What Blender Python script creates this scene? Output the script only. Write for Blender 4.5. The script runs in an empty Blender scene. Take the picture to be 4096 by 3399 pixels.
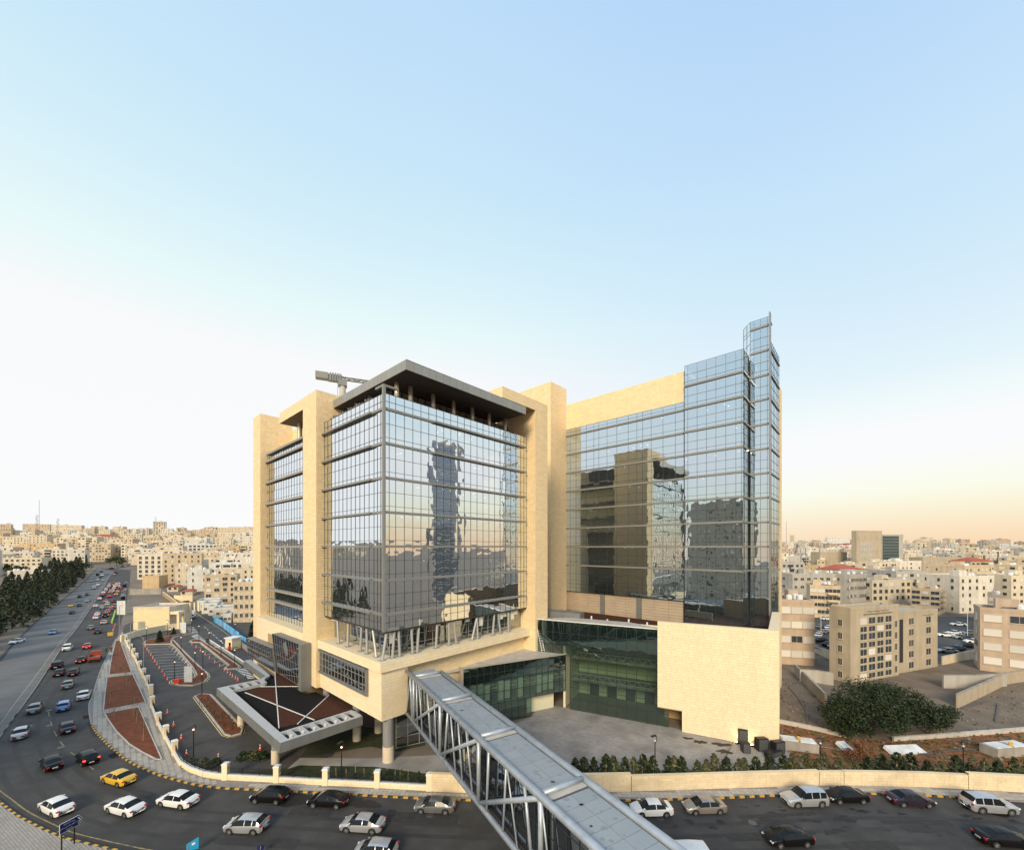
import bpy, math, random
from mathutils import Vector, Matrix, noise
R = math.radians
scene = bpy.context.scene
# ---------------------------------------------------------------- camera
CX, HY, FPX, CAMH = 2048.0, 2188.4, 1601.4, 29.5      # survey of the photograph (4096 px wide)
cam = bpy.data.cameras.new('camera')
camo = bpy.data.objects.new('camera', cam)
scene.collection.objects.link(camo)
camo.location = (0, 0, CAMH)
camo.rotation_euler = (R(90), 0, 0)
cam.sensor_width = 36
cam.lens = 36 * FPX / 4096
cam.shift_y = (HY - 3399 / 2) / 4096
cam.clip_end = 20000
cam.clip_start = 0.3
scene.camera = camo
# ---------------------------------------------------------------- evening sky and low sun
SUN_AZ, SUN_EL = 194.0, 27.0       # degrees clockwise from +Y, soft veiled evening sun behind the camera
world = bpy.data.worlds.new('World')
scene.world = world
world.use_nodes = True
wn, wl = world.node_tree.nodes, world.node_tree.links
bg = wn['Background']
sky = wn.new('ShaderNodeTexSky')
sky.sky_type = 'NISHITA'
sky.sun_disc = False
sky.sun_elevation = R(SUN_EL)
sky.sun_rotation = R(SUN_AZ)
sky.altitude = 900
sky.dust_density = 2.0
sky.ozone_density = 2.0


def wmath(op, a, b=None, c=None):
    n = wn.new('ShaderNodeMath')
    n.operation = op
    for i, q in enumerate((a, b, c)):
        if q is None:
            continue
        if isinstance(q, (int, float)):
            n.inputs[i].default_value = q
        else:
            wl.new(q, n.inputs[i])
    return n.outputs[0]


def wramp(fac, stops):
    n = wn.new('ShaderNodeValToRGB')
    n.color_ramp.interpolation = 'B_SPLINE'
    e = n.color_ramp.elements
    while len(e) < len(stops):
        e.new(0.5)
    for k, (p, c) in enumerate(stops):
        e[k].position = p
        e[k].color = (*c, 1)
    wl.new(fac, n.inputs[0])
    return n.outputs[0]


def wmix(fac, a, b):
    n = wn.new('ShaderNodeMix')
    n.data_type = 'RGBA'
    if isinstance(fac, float):
        n.inputs[0].default_value = fac
    else:
        wl.new(fac, n.inputs[0])
    wl.new(a, n.inputs[6])
    wl.new(b, n.inputs[7])
    return n.outputs[2]


geo = wn.new('ShaderNodeTexCoord')
sep = wn.new('ShaderNodeSeparateXYZ')
wl.new(geo.outputs['Generated'], sep.inputs[0])
sx, sy, sz = sep.outputs
elev = wmath('MAXIMUM', sz, 0.0)
hyp = wmath('SQRT', wmath('ADD', wmath('MULTIPLY', sx, sx), wmath('ADD', wmath('MULTIPLY', sy, sy), 1e-5)))
azx = wmath('DIVIDE', sx, hyp)                       # -1 towards the sunset, +1 away from it
azf = wn.new('ShaderNodeMapRange')
azf.interpolation_type = 'SMOOTHSTEP'
azf.inputs[1].default_value = -0.25
azf.inputs[2].default_value = 0.80
wl.new(azx, azf.inputs[0])
warm = wramp(elev, [(0.0, (1.26, 1.20, 1.10)), (.10, (1.30, 1.28, 1.24)), (.25, (1.22, 1.23, 1.22)), (.40, (.95, 1.07, 1.14)),
                    (.52, (.76, .95, 1.09)), (.66, (.62, .85, 1.05)), (.82, (.53, .76, 1.02)), (1, (.40, .62, .94))])
cool = wramp(elev, [(0.0, (1.00, .68, .44)), (.045, (1.08, .82, .56)), (.10, (1.11, 1.01, .82)), (.18, (1.09, 1.09, 1.06)),
                    (.30, (.80, .94, 1.08)), (.48, (.63, .84, 1.07)), (.66, (.56, .78, 1.05)), (1, (.34, .55, .92))])
bkf = wn.new('ShaderNodeMapRange')                   # the sky behind the camera has lost the glow already
bkf.interpolation_type = 'SMOOTHSTEP'
bkf.inputs[1].default_value = 0.0
bkf.inputs[2].default_value = -0.8
wl.new(wmath('DIVIDE', sy, hyp), bkf.inputs[0])
grad = wmix(wmath('MAXIMUM', azf.outputs[0], bkf.outputs[0]), warm, cool)
nis = wn.new('ShaderNodeVectorMath')
nis.operation = 'SCALE'
nis.inputs[3].default_value = 0.10
wl.new(sky.outputs[0], nis.inputs[0])
wl.new(wmix(0.06, grad, nis.outputs[0]), bg.inputs[0])
bg.inputs[1].default_value = 1.0
sun = bpy.data.lights.new('sun', 'SUN')
suno = bpy.data.objects.new('sun', sun)
scene.collection.objects.link(suno)
sun.energy = 3.5
sun.angle = R(19)
sun.color = (1.0, 0.82, 0.56)
suno.rotation_euler = (R(90 - SUN_EL), 0, R(180 - SUN_AZ + 0))
scene.view_settings.view_transform = 'Standard'
scene.view_settings.look = 'None'
scene.view_settings.gamma = 1
scene.view_settings.exposure = 0.0
scene.view_settings.use_curve_mapping = False
scene.cycles.max_bounces = 8
scene.cycles.transparent_max_bounces = 10
scene.cycles.caustics_reflective = False
scene.cycles.caustics_refractive = False
scene.cycles.sample_clamp_indirect = 6
scene.cycles.use_denoising = True
# ---------------------------------------------------------------- terrain and survey helpers
def sstep(a, b, x):
    t = min(1, max(0, (x - a) / (b - a)))
    return t * t * (3 - 2 * t)


def hgt(x, y):
    """ground height: flat around the crossing, hills rising behind the town"""
    if y < 100:
        return 0.0
    left = 0.0
    if y > 205:
        left = .068 * (y - 205) if y < 400 else 13.26 + .084 * (y - 400)
        if y > 950:
            left = 59.4 + 12 * (1 - math.exp(-(y - 950) / 400)) - .035 * (y - 950)
    right = 0.0
    if y > 250:
        right = .030 * (y - 250) if y < 600 else 10.5 + .052 * (y - 600)
        if y > 1100:
            right = 36.5 + 8 * (1 - math.exp(-(y - 1100) / 400)) - .03 * (y - 1100)
    k = sstep(-.25, .35, x / max(y, 1))
    h = left * (1 - k) + right * k
    if y > 420:
        h += 7 * sstep(420, 900, y) * noise.noise((x / 310, y / 310, 3.1))
    return h


def G(px, py, z=0.0):
    """photograph pixel -> point of the ground it shows (ray marched over the terrain)"""
    dx, dz = (px - CX) / FPX, (HY - py) / FPX
    if dz < 0:
        d = FPX * (CAMH - z) / (py - HY)
        if d < 200:
            return Vector((dx * d, d, z))
    d = 120.0
    while d < 3000:
        if CAMH + dz * d <= hgt(dx * d, d) + z:
            break
        d += 1.5
    return Vector((dx * d, d, hgt(dx * d, d) + z))


def PX(px, Y):
    return (px - CX) / FPX * Y


def ZZ(py, Y):
    return CAMH + (HY - py) / FPX * Y


C = scene.collection
rng = random.Random(7)
# ---------------------------------------------------------------- node materials
MATS = {}


def mat(name, col, rough=.7, metal=0.0, var=0.0, vscale=1.0, bump=0.0, bscale=8.0, piece=0.0, spec=.5,
        stain=None, stain_scale=.3, stain_amt=.5, coat=0.0, emit=None, estr=0.0, obcol=False, streak=0.0):
    """principled material: colour noise, per-piece variation, dirt patches and relief, all in object space"""
    m = bpy.data.materials.new(name)
    m.use_nodes = True
    N, L = m.node_tree.nodes, m.node_tree.links
    p = N['Principled BSDF']
    p.inputs['Roughness'].default_value = rough
    p.inputs['Metallic'].default_value = metal
    p.inputs['Specular IOR Level'].default_value = spec
    p.inputs['Coat Weight'].default_value = coat
    p.inputs['Coat Roughness'].default_value = .05
    if emit:
        p.inputs['Emission Color'].default_value = (*emit, 1)
        p.inputs['Emission Strength'].default_value = estr
    tc = N.new('ShaderNodeTexCoord')
    out = None
    rgb = N.new('ShaderNodeRGB')
    rgb.outputs[0].default_value = (*col, 1)
    out = rgb.outputs[0]
    if obcol:
        oi = N.new('ShaderNodeObjectInfo')
        out = oi.outputs['Color']

    def hsv(o, val):
        h = N.new('ShaderNodeHueSaturation')
        L.new(o, h.inputs['Color'])
        L.new(val, h.inputs['Value'])
        return h

    def mr(src, lo, hi, a=0.0, b=1.0):
        r = N.new('ShaderNodeMapRange')
        r.inputs[1].default_value, r.inputs[2].default_value = a, b
        r.inputs[3].default_value, r.inputs[4].default_value = lo, hi
        L.new(src, r.inputs[0])
        return r.outputs[0]

    def tex(scale, detail=5.0, squash=None):
        t = N.new('ShaderNodeTexNoise')
        t.inputs['Scale'].default_value = scale
        t.inputs['Detail'].default_value = detail
        if squash:
            mp = N.new('ShaderNodeMapping')
            mp.inputs['Scale'].default_value = squash
            L.new(tc.outputs['Object'], mp.inputs[0])
            L.new(mp.outputs[0], t.inputs['Vector'])
        else:
            L.new(tc.outputs['Object'], t.inputs['Vector'])
        return t.outputs[0]
    if var:
        out = hsv(out, mr(tex(vscale), 1 - var, 1 + var, .3, .7)).outputs[0]
    if streak:
        out = hsv(out, mr(tex(.8, 4, (1, 1, .06)), 1 - streak, 1 + streak * .4, .35, .65)).outputs[0]
    if piece:
        ge = N.new('ShaderNodeNewGeometry')
        oi = N.new('ShaderNodeObjectInfo')
        ad = N.new('ShaderNodeMath')
        ad.operation = 'ADD'
        L.new(ge.outputs['Random Per Island'], ad.inputs[0])
        L.new(oi.outputs['Random'], ad.inputs[1])
        fr = N.new('ShaderNodeMath')
        fr.operation = 'FRACT'
        L.new(ad.outputs[0], fr.inputs[0])
        h = hsv(out, mr(fr.outputs[0], 1 - piece, 1 + piece))
        f2 = N.new('ShaderNodeMath')
        f2.operation = 'MULTIPLY'
        f2.inputs[1].default_value = 7.3
        L.new(fr.outputs[0], f2.inputs[0])
        f3 = N.new('ShaderNodeMath')
        f3.operation = 'FRACT'
        L.new(f2.outputs[0], f3.inputs[0])
        L.new(mr(f3.outputs[0], 1 - piece * 1.2, 1 + piece * 1.2), h.inputs['Saturation'])
        out = h.outputs[0]
    if stain:
        mx = N.new('ShaderNodeMix')
        mx.data_type = 'RGBA'
        L.new(mr(tex(stain_scale, 7), 0, stain_amt, .48, .68), mx.inputs[0])
        L.new(out, mx.inputs[6])
        mx.inputs[7].default_value = (*stain, 1)
        out = mx.outputs[2]
    L.new(out, p.inputs['Base Color'])
    if bump:
        b = N.new('ShaderNodeBump')
        b.inputs['Strength'].default_value = bump
        b.inputs['Distance'].default_value = .05
        L.new(tex(bscale), b.inputs['Height'])
        L.new(b.outputs[0], p.inputs['Normal'])
    MATS[name] = m
    return m


def glass_mat(name, tint, refl, mirror_lo, mirror_hi, wav=.02, through=.6):
    """coated facade glass: a mirror over a tinted see-through pane, faintly wavy"""
    m = bpy.data.materials.new(name)
    m.use_nodes = True
    N, L = m.node_tree.nodes, m.node_tree.links
    N.remove(N['Principled BSDF'])
    out = N['Material Output']
    gl = N.new('ShaderNodeBsdfGlossy')
    gl.inputs['Roughness'].default_value = .012
    gl.inputs['Color'].default_value = (*refl, 1)
    tr = N.new('ShaderNodeBsdfTransparent')
    tr.inputs['Color'].default_value = (*tint, 1)
    df = N.new('ShaderNodeBsdfDiffuse')
    df.inputs['Color'].default_value = tuple(c * .25 for c in tint) + (1,)
    body = N.new('ShaderNodeMixShader')
    body.inputs[0].default_value = 1 - through
    L.new(tr.outputs[0], body.inputs[1])
    L.new(df.outputs[0], body.inputs[2])
    lw = N.new('ShaderNodeLayerWeight')
    lw.inputs[0].default_value = .5
    mrn = N.new('ShaderNodeMapRange')
    mrn.inputs[3].default_value = mirror_lo
    mrn.inputs[4].default_value = mirror_hi
    L.new(lw.outputs['Facing'], mrn.inputs[0])
    mix = N.new('ShaderNodeMixShader')
    L.new(mrn.outputs[0], mix.inputs[0])
    L.new(body.outputs[0], mix.inputs[1])
    L.new(gl.outputs[0], mix.inputs[2])
    L.new(mix.outputs[0], out.inputs[0])
    if wav:
        tc = N.new('ShaderNodeTexCoord')
        t = N.new('ShaderNodeTexNoise')
        t.inputs['Scale'].default_value = .55
        t.inputs['Detail'].default_value = 1
        L.new(tc.outputs['Object'], t.inputs['Vector'])
        b = N.new('ShaderNodeBump')
        b.inputs['Strength'].default_value = 1
        b.inputs['Distance'].default_value = wav
        L.new(t.outputs[0], b.inputs['Height'])
        L.new(b.outputs[0], gl.inputs['Normal'])
    MATS[name] = m
    return m


# ---------------------------------------------------------------- mesh builder
class MB:
    def __init__(s):
        s.v, s.f, s.m = [], [], []

    def face(s, pts, mi=0):
        n = len(s.v)
        s.v += [tuple(p) for p in pts]
        s.f.append(tuple(range(n, n + len(pts))))
        s.m.append(mi)

    def box(s, x0, x1, y0, y1, z0, z1, mi=0, bottom=True):
        n = len(s.v)
        s.v += [(x0, y0, z0), (x1, y0, z0), (x1, y1, z0), (x0, y1, z0), (x0, y0, z1), (x1, y0, z1), (x1, y1, z1), (x0, y1, z1)]
        F = [(4, 5, 6, 7), (0, 1, 5, 4), (1, 2, 6, 5), (2, 3, 7, 6), (3, 0, 4, 7)]
        if bottom:
            F.append((3, 2, 1, 0))
        s.f += [tuple(n + i for i in q) for q in F]
        s.m += [mi] * len(F)

    def prism(s, poly, z0, z1, mi=0, top=None, bottom=True):
        """poly counter-clockwise in xy; z0/z1 numbers or lists"""
        k = len(poly)
        a = sum(poly[i][0] * poly[(i + 1) % k][1] - poly[(i + 1) % k][0] * poly[i][1] for i in range(k))
        if a < 0:
            poly = poly[::-1]
            z0 = z0[::-1] if isinstance(z0, list) else z0
            z1 = z1[::-1] if isinstance(z1, list) else z1
        Z0 = z0 if isinstance(z0, list) else [z0] * k
        Z1 = z1 if isinstance(z1, list) else [z1] * k
        n = len(s.v)
        s.v += [(p[0], p[1], Z0[i]) for i, p in enumerate(poly)] + [(p[0], p[1], Z1[i]) for i, p in enumerate(poly)]
        s.f.append(tuple(n + k + i for i in range(k)))
        s.m.append(mi if top is None else top)
        for i in range(k):
            j = (i + 1) % k
            s.f.append((n + i, n + j, n + k + j, n + k + i))
            s.m.append(mi)
        if bottom:
            s.f.append(tuple(n + i for i in reversed(range(k))))
            s.m.append(mi)

    def obox(s, c, ax, ay, az, mi=0):
        """box with centre c and half-axis vectors"""
        c, ax, ay, az = map(Vector, (c, ax, ay, az))
        n = len(s.v)
        for sz in (-1, 1):
            for a, b in ((-1, -1), (1, -1), (1, 1), (-1, 1)):
                s.v.append(tuple(c + ax * a + ay * b + az * sz))
        F = [(4, 5, 6, 7), (0, 1, 5, 4), (1, 2, 6, 5), (2, 3, 7, 6), (3, 0, 4, 7), (3, 2, 1, 0)]
        s.f += [tuple(n + i for i in q) for q in F]
        s.m += [mi] * 6

    def tube(s, p0, p1, r0, r1=None, n=8, mi=0, caps=True):
        p0, p1 = Vector(p0), Vector(p1)
        r1 = r0 if r1 is None else r1
        d = p1 - p0
        if d.length < 1e-6:
            return
        d.normalize()
        a = d.cross(Vector((0, 0, 1)))
        if a.length < 1e-3:
            a = Vector((1, 0, 0))
        a.normalize()
        b = d.cross(a)
        k = len(s.v)
        for p, r in ((p0, r0), (p1, r1)):
            for i in range(n):
                t = 2 * math.pi * i / n
                s.v.append(tuple(p + a * (math.cos(t) * r) + b * (math.sin(t) * r)))
        for i in range(n):
            j = (i + 1) % n
            s.f.append((k + j, k + i, k + n + i, k + n + j))
            s.m.append(mi)
        if caps:
            s.f.append(tuple(k + i for i in range(n)))
            s.f.append(tuple(k + n + i for i in reversed(range(n))))
            s.m += [mi, mi]

    def path(s, pts, r, n=6, mi=0):
        for a, b in zip(pts, pts[1:]):
            s.tube(a, b, r, r, n, mi)

    def lathe(s, prof, n=12, c=(0, 0, 0), mi=0, mis=None):
        k = len(s.v)
        for r, z in prof:
            for i in range(n):
                t = 2 * math.pi * i / n
                s.v.append((c[0] + r * math.cos(t), c[1] + r * math.sin(t), c[2] + z))
        for q in range(len(prof) - 1):
            for i in range(n):
                j = (i + 1) % n
                s.f.append((k + q * n + i, k + q * n + j, k + (q + 1) * n + j, k + (q + 1) * n + i))
                s.m.append(mis[q] if mis else mi)
        s.f.append(tuple(k + (len(prof) - 1) * n + i for i in range(n)))
        s.m.append(mis[-1] if mis else mi)

    def mesh(s, name, mats, smooth=False):
        me = bpy.data.meshes.new(name)
        me.from_pydata(s.v, [], s.f)
        for m in (mats if isinstance(mats, (list, tuple)) else [mats]):
            me.materials.append(MATS[m] if isinstance(m, str) else m)
        me.polygons.foreach_set('material_index', s.m)
        if smooth:
            me.polygons.foreach_set('use_smooth', [True] * len(s.f))
        me.update()
        return me

    def build(s, name, mats, parent=None, smooth=False, loc=None, rz=None):
        return link(name, s.mesh(name, mats, smooth), parent, loc, rz)


def link(name, me, parent=None, loc=None, rz=None):
    o = bpy.data.objects.new(name, me)
    C.objects.link(o)
    if parent is not None:
        o.parent = parent
    if loc is not None:
        o.location = loc
    if rz is not None:
        o.rotation_euler = (0, 0, rz)
    return o


def tag(o, label, cat, group=None):
    o['label'] = label
    o['category'] = cat
    if group:
        o['group'] = group
    return o


def thing(name, label, cat, loc=(0, 0, 0), rz=0.0, group=None):
    o = link(name, None, None, loc, rz)
    o.empty_display_size = .5
    return tag(o, label, cat, group)


def struct(o):
    o['kind'] = 'structure'
    return o


def stuff(o):
    o['kind'] = 'stuff'
    return o


def smooth_line(pts, step):
    """Catmull-Rom through points, resampled at about equal steps"""
    P = [Vector(p) for p in pts]
    P = [P[0] * 2 - P[1]] + P + [P[-1] * 2 - P[-2]]
    dense = []
    for i in range(1, len(P) - 2):
        for k in range(16):
            t = k / 16
            a, b, c, d = P[i - 1:i + 3]
            dense.append(.5 * (2 * b + (c - a) * t + (2 * a - 5 * b + 4 * c - d) * t * t + (3 * b - a - 3 * c + d) * t ** 3))
    dense.append(P[-2])
    L = [0]
    for a, b in zip(dense, dense[1:]):
        L.append(L[-1] + (b - a).length)
    n = max(2, int(round(L[-1] / step)))
    out, j = [], 0
    for i in range(n + 1):
        s = L[-1] * i / n
        while j < len(L) - 2 and L[j + 1] < s:
            j += 1
        t = (s - L[j]) / max(1e-9, L[j + 1] - L[j])
        out.append(dense[j].lerp(dense[j + 1], min(1, t)))
    return out


def offset_line(pts, d):
    out = []
    for i, p in enumerate(pts):
        t = (pts[min(i + 1, len(pts) - 1)] - pts[max(i - 1, 0)])
        n = Vector((-t.y, t.x, 0))
        n.normalize()
        out.append(p + n * d)
    return out


def strip(mb, A, B, za, zb=None, mi=0):
    """ribbon between two polylines of the same length"""
    zb = za if zb is None else zb
    for a, b, c, d in zip(A, A[1:], B[1:], B):
        mb.face([(a.x, a.y, a.z + za), (b.x, b.y, b.z + za), (c.x, c.y, c.z + zb), (d.x, d.y, d.z + zb)], mi)


def resample(pts, n):
    L = [0]
    for a, b in zip(pts, pts[1:]):
        L.append(L[-1] + (b - a).length)
    out, j = [], 0
    for i in range(n):
        s = L[-1] * i / (n - 1)
        while j < len(L) - 2 and L[j + 1] < s:
            j += 1
        out.append(pts[j].lerp(pts[j + 1], min(1, (s - L[j]) / max(1e-9, L[j + 1] - L[j]))))
    return out


def copy_tree(o, parent=None):
    c = o.copy()
    C.objects.link(c)
    c.parent = parent
    for ch in list(o.children):
        copy_tree(ch, c)
    return c


def in_poly(x, y, poly):
    ins = False
    j = len(poly) - 1
    for i in range(len(poly)):
        xi, yi, xj, yj = poly[i][0], poly[i][1], poly[j][0], poly[j][1]
        if (yi > y) != (yj > y) and x < (xj - xi) * (y - yi) / (yj - yi) + xi:
            ins = not ins
        j = i
    return ins


# ---------------------------------------------------------------- materials
mat('asphalt', (.057, .054, .052), .85, var=.22, vscale=.5, bump=.5, bscale=14, stain=(.03, .028, .027), stain_scale=.16, stain_amt=.6)
mat('asphalt_lot', (.070, .064, .060), .85, var=.2, vscale=.4, bump=.5, bscale=14, stain=(.04, .037, .035), stain_scale=.22, stain_amt=.7)
mat('asphalt_old', (.145, .142, .140), .9, var=.12, vscale=.3, bump=.4, bscale=14, stain=(.07, .066, .064), stain_scale=.1, stain_amt=.5)
mat('asphalt_patch', (.036, .034, .033), .9, var=.25, vscale=1.5)
mat('strut', (.40, .40, .39), .45, metal=.3)
mat('under_dark', (.015, .015, .015), .9)
mat('oil_patch', (.018, .016, .015), .6, var=.2, vscale=2)
mat('earth', (.19, .155, .12), .95, var=.22, vscale=.12, bump=.6, bscale=3, stain=(.18, .13, .09), stain_scale=.05, stain_amt=.6)
mat('sand_lot', (.19, .145, .105), .95, var=.2, vscale=.25, bump=.7, bscale=4, stain=(.12, .09, .065), stain_scale=.16, stain_amt=.7)
mat('red_soil', (.165, .042, .013), .95, var=.35, vscale=1.2, bump=1.0, bscale=9, stain=(.09, .03, .014), stain_scale=.8, stain_amt=.6)
mat('orange_soil', (.25, .098, .035), .95, var=.3, vscale=.8, bump=1.0, bscale=7, stain=(.16, .085, .045), stain_scale=.4, stain_amt=.7)
mat('lawn', (.030, .042, .013), .95, var=.4, vscale=1.2, bump=1.0, bscale=20, stain=(.06, .045, .025), stain_scale=.6, stain_amt=.5)
mat('gravel_pale', (.36, .33, .29), .95, var=.3, vscale=6, bump=1.0, bscale=18)
mat('paver', (.42, .385, .335), .9, var=.1, vscale=.6, bump=.3, bscale=20, piece=.10, stain=(.2, .18, .16), stain_scale=.3, stain_amt=.4)
mat('paver_plaza', (.34, .315, .29), .9, var=.12, vscale=.3, bump=.3, bscale=20, piece=.10, stain=(.14, .13, .12), stain_scale=.25, stain_amt=.5)
mat('paver_joint', (.25, .225, .20), .95, var=.15, vscale=2)
mat('concrete', (.36, .33, .29), .9, var=.14, vscale=.7, bump=.3, bscale=9, streak=.18)
mat('concrete_pale', (.50, .47, .42), .9, var=.1, vscale=.7, bump=.2, bscale=9, streak=.12)
mat('kerb_black', (.03, .03, .032), .7, var=.35, vscale=3, stain=(.2, .18, .15), stain_scale=2.5, stain_amt=.5)
mat('kerb_yellow', (.62, .36, .05), .7, var=.25, vscale=3, stain=(.2, .17, .13), stain_scale=2.5, stain_amt=.6)
mat('kerb_grey', (.34, .31, .28), .9, var=.2, vscale=2)
mat('paint_white', (.72, .70, .66), .7, var=.15, vscale=2, stain=(.2, .19, .18), stain_scale=1.5, stain_amt=.6)
mat('paint_yellow', (.66, .44, .08), .7, var=.2, vscale=2, stain=(.2, .16, .08), stain_scale=1.5, stain_amt=.6)
mat('stone', (.86, .67, .40), .8, var=.03, vscale=2.5, bump=.1, bscale=20, piece=.05, streak=.03)
mat('stone_pale', (.87, .72, .48), .8, var=.03, vscale=2.5, bump=.1, bscale=20, piece=.04, streak=.03)
mat('stone_joint', (.40, .28, .15), .9)
mat('metal_panel', (.33, .32, .30), .45, metal=.35, var=.05, vscale=.5, piece=.04)
mat('metal_band', (.27, .265, .245), .45, metal=.3, var=.06, vscale=.6)
mat('metal_grey', (.20, .205, .20), .5, metal=.2, var=.08, vscale=.6, piece=.05)
mat('metal_fascia', (.31, .31, .295), .45, metal=.25, var=.06, vscale=.5, piece=.05)
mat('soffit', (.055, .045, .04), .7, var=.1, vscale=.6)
mat('mullion', (.028, .028, .03), .5, metal=.1)
mat('mullion_pale', (.42, .40, .36), .45, metal=.3)
mat('steel_tube', (.44, .48, .53), .42, metal=.4, var=.12, vscale=1.5, streak=.05)
mat('steel_dark', (.12, .12, .125), .5, metal=.4)
mat('bridge_roof', (.33, .36, .38), .55, metal=.15, var=.06, vscale=.6, piece=.05, stain=(.28, .29, .30), stain_scale=.9, stain_amt=.45)
mat('column_stone', (.68, .57, .43), .8, var=.08, vscale=2)
mat('column_grey', (.25, .25, .245), .6, var=.06, vscale=1)
mat('column_bronze', (.52, .46, .38), .4, metal=.4, var=.05)
mat('gravel_black', (.016, .015, .016), 1, var=.5, vscale=9, bump=1, bscale=14, spec=.1)
mat('gravel_brown', (.075, .032, .022), 1, var=.4, vscale=9, bump=1, bscale=14, spec=.1)
mat('white_trim', (.78, .77, .74), .6, var=.05)
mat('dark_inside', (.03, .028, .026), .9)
mat('room_wall', (.70, .66, .48), .9, var=.06)
mat('room_floor', (.30, .28, .25), .7, var=.1)
mat('blind', (.78, .76, .62), .8, piece=.12)
mat('ceiling_lamp', (1, .95, .85), .5, emit=(1, .9, .72), estr=6)
mat('lamp_glow', (1, .85, .7), .5, emit=(1, .62, .42), estr=1.6)
mat('flood_glow', (1, .85, .6), .5, emit=(1, .72, .35), estr=40)
mat('louvre', (.10, .08, .07), .7)
mat('rubber', (.02, .02, .021), .8)
mat('black_metal', (.018, .018, .02), .45, spec=.4)
mat('bark', (.10, .07, .048), .9, var=.25, vscale=3)
mat('stake', (.36, .27, .16), .9, var=.2, vscale=3)
mat('leaf_conifer', (.050, .064, .034), .8, var=.4, vscale=.5, piece=.35)
mat('leaf_dark', (.022, .036, .010), .75, var=.4, vscale=.6, piece=.4)
mat('leaf_mid', (.065, .085, .026), .75, var=.4, vscale=.8, piece=.4)
mat('leaf_olive', (.10, .10, .045), .75, var=.4, vscale=.8, piece=.4)
mat('leaf_rust', (.22, .085, .03), .8, var=.4, vscale=.8, piece=.4)
mat('tin_white', (.72, .72, .70), .5, var=.08, streak=.2)
mat('roof_tile', (.40, .095, .05), .8, var=.2, vscale=1, bump=.4, bscale=6)
mat('cone_red', (.75, .06, .03), .5)
mat('cone_white', (.8, .8, .78), .5)
mat('sign_blue', (.010, .012, .10), .4)
mat('sign_cyan', (.02, .30, .55), .4)
mat('tank_white', (.78, .78, .76), .5, var=.05)
mat('dish', (.45, .42, .38), .5, var=.1)
mat('city_glass', (.045, .055, .065), .12, spec=.8)
mat('shutter', (.66, .63, .57), .7, piece=.12)
glass_mat('glass_tower', (.58, .64, .68), (.92, .97, 1.0), .74, .97, wav=.018, through=.55)
glass_mat('glass_wing', (.44, .54, .62), (.80, .92, 1.0), .66, .96, wav=.012, through=.55)
glass_mat('glass_green', (.46, .60, .53), (.70, .92, .85), .08, .70, wav=.008, through=.9)
glass_mat('glass_greendark', (.06, .11, .10), (.60, .82, .76), .26, .75, wav=.008, through=.35)
glass_mat('glass_dark', (.22, .25, .26), (.85, .92, .95), .22, .8, wav=.008, through=.7)
glass_mat('glass_bridge', (.10, .115, .125), (.80, .88, .95), .10, .6, wav=.004, through=.55)
mat('paint_faint', (.30, .23, .10), .8, var=.3, vscale=2, stain=(.08, .075, .07), stain_scale=1.5, stain_amt=.8)
mat('bulb_off', (.7, .7, .68), .3)
mat('skin', (.45, .27, .18), .6)
mat('hair', (.02, .015, .012), .6)
for nm, c in (('jeans', (.04, .05, .08)), ('dark_coat', (.03, .03, .03)), ('olive_coat', (.10, .09, .05)), ('brown_coat', (.12, .07, .05)), ('white_coat', (.6, .6, .58))):
    mat(nm, c, .9)
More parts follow.
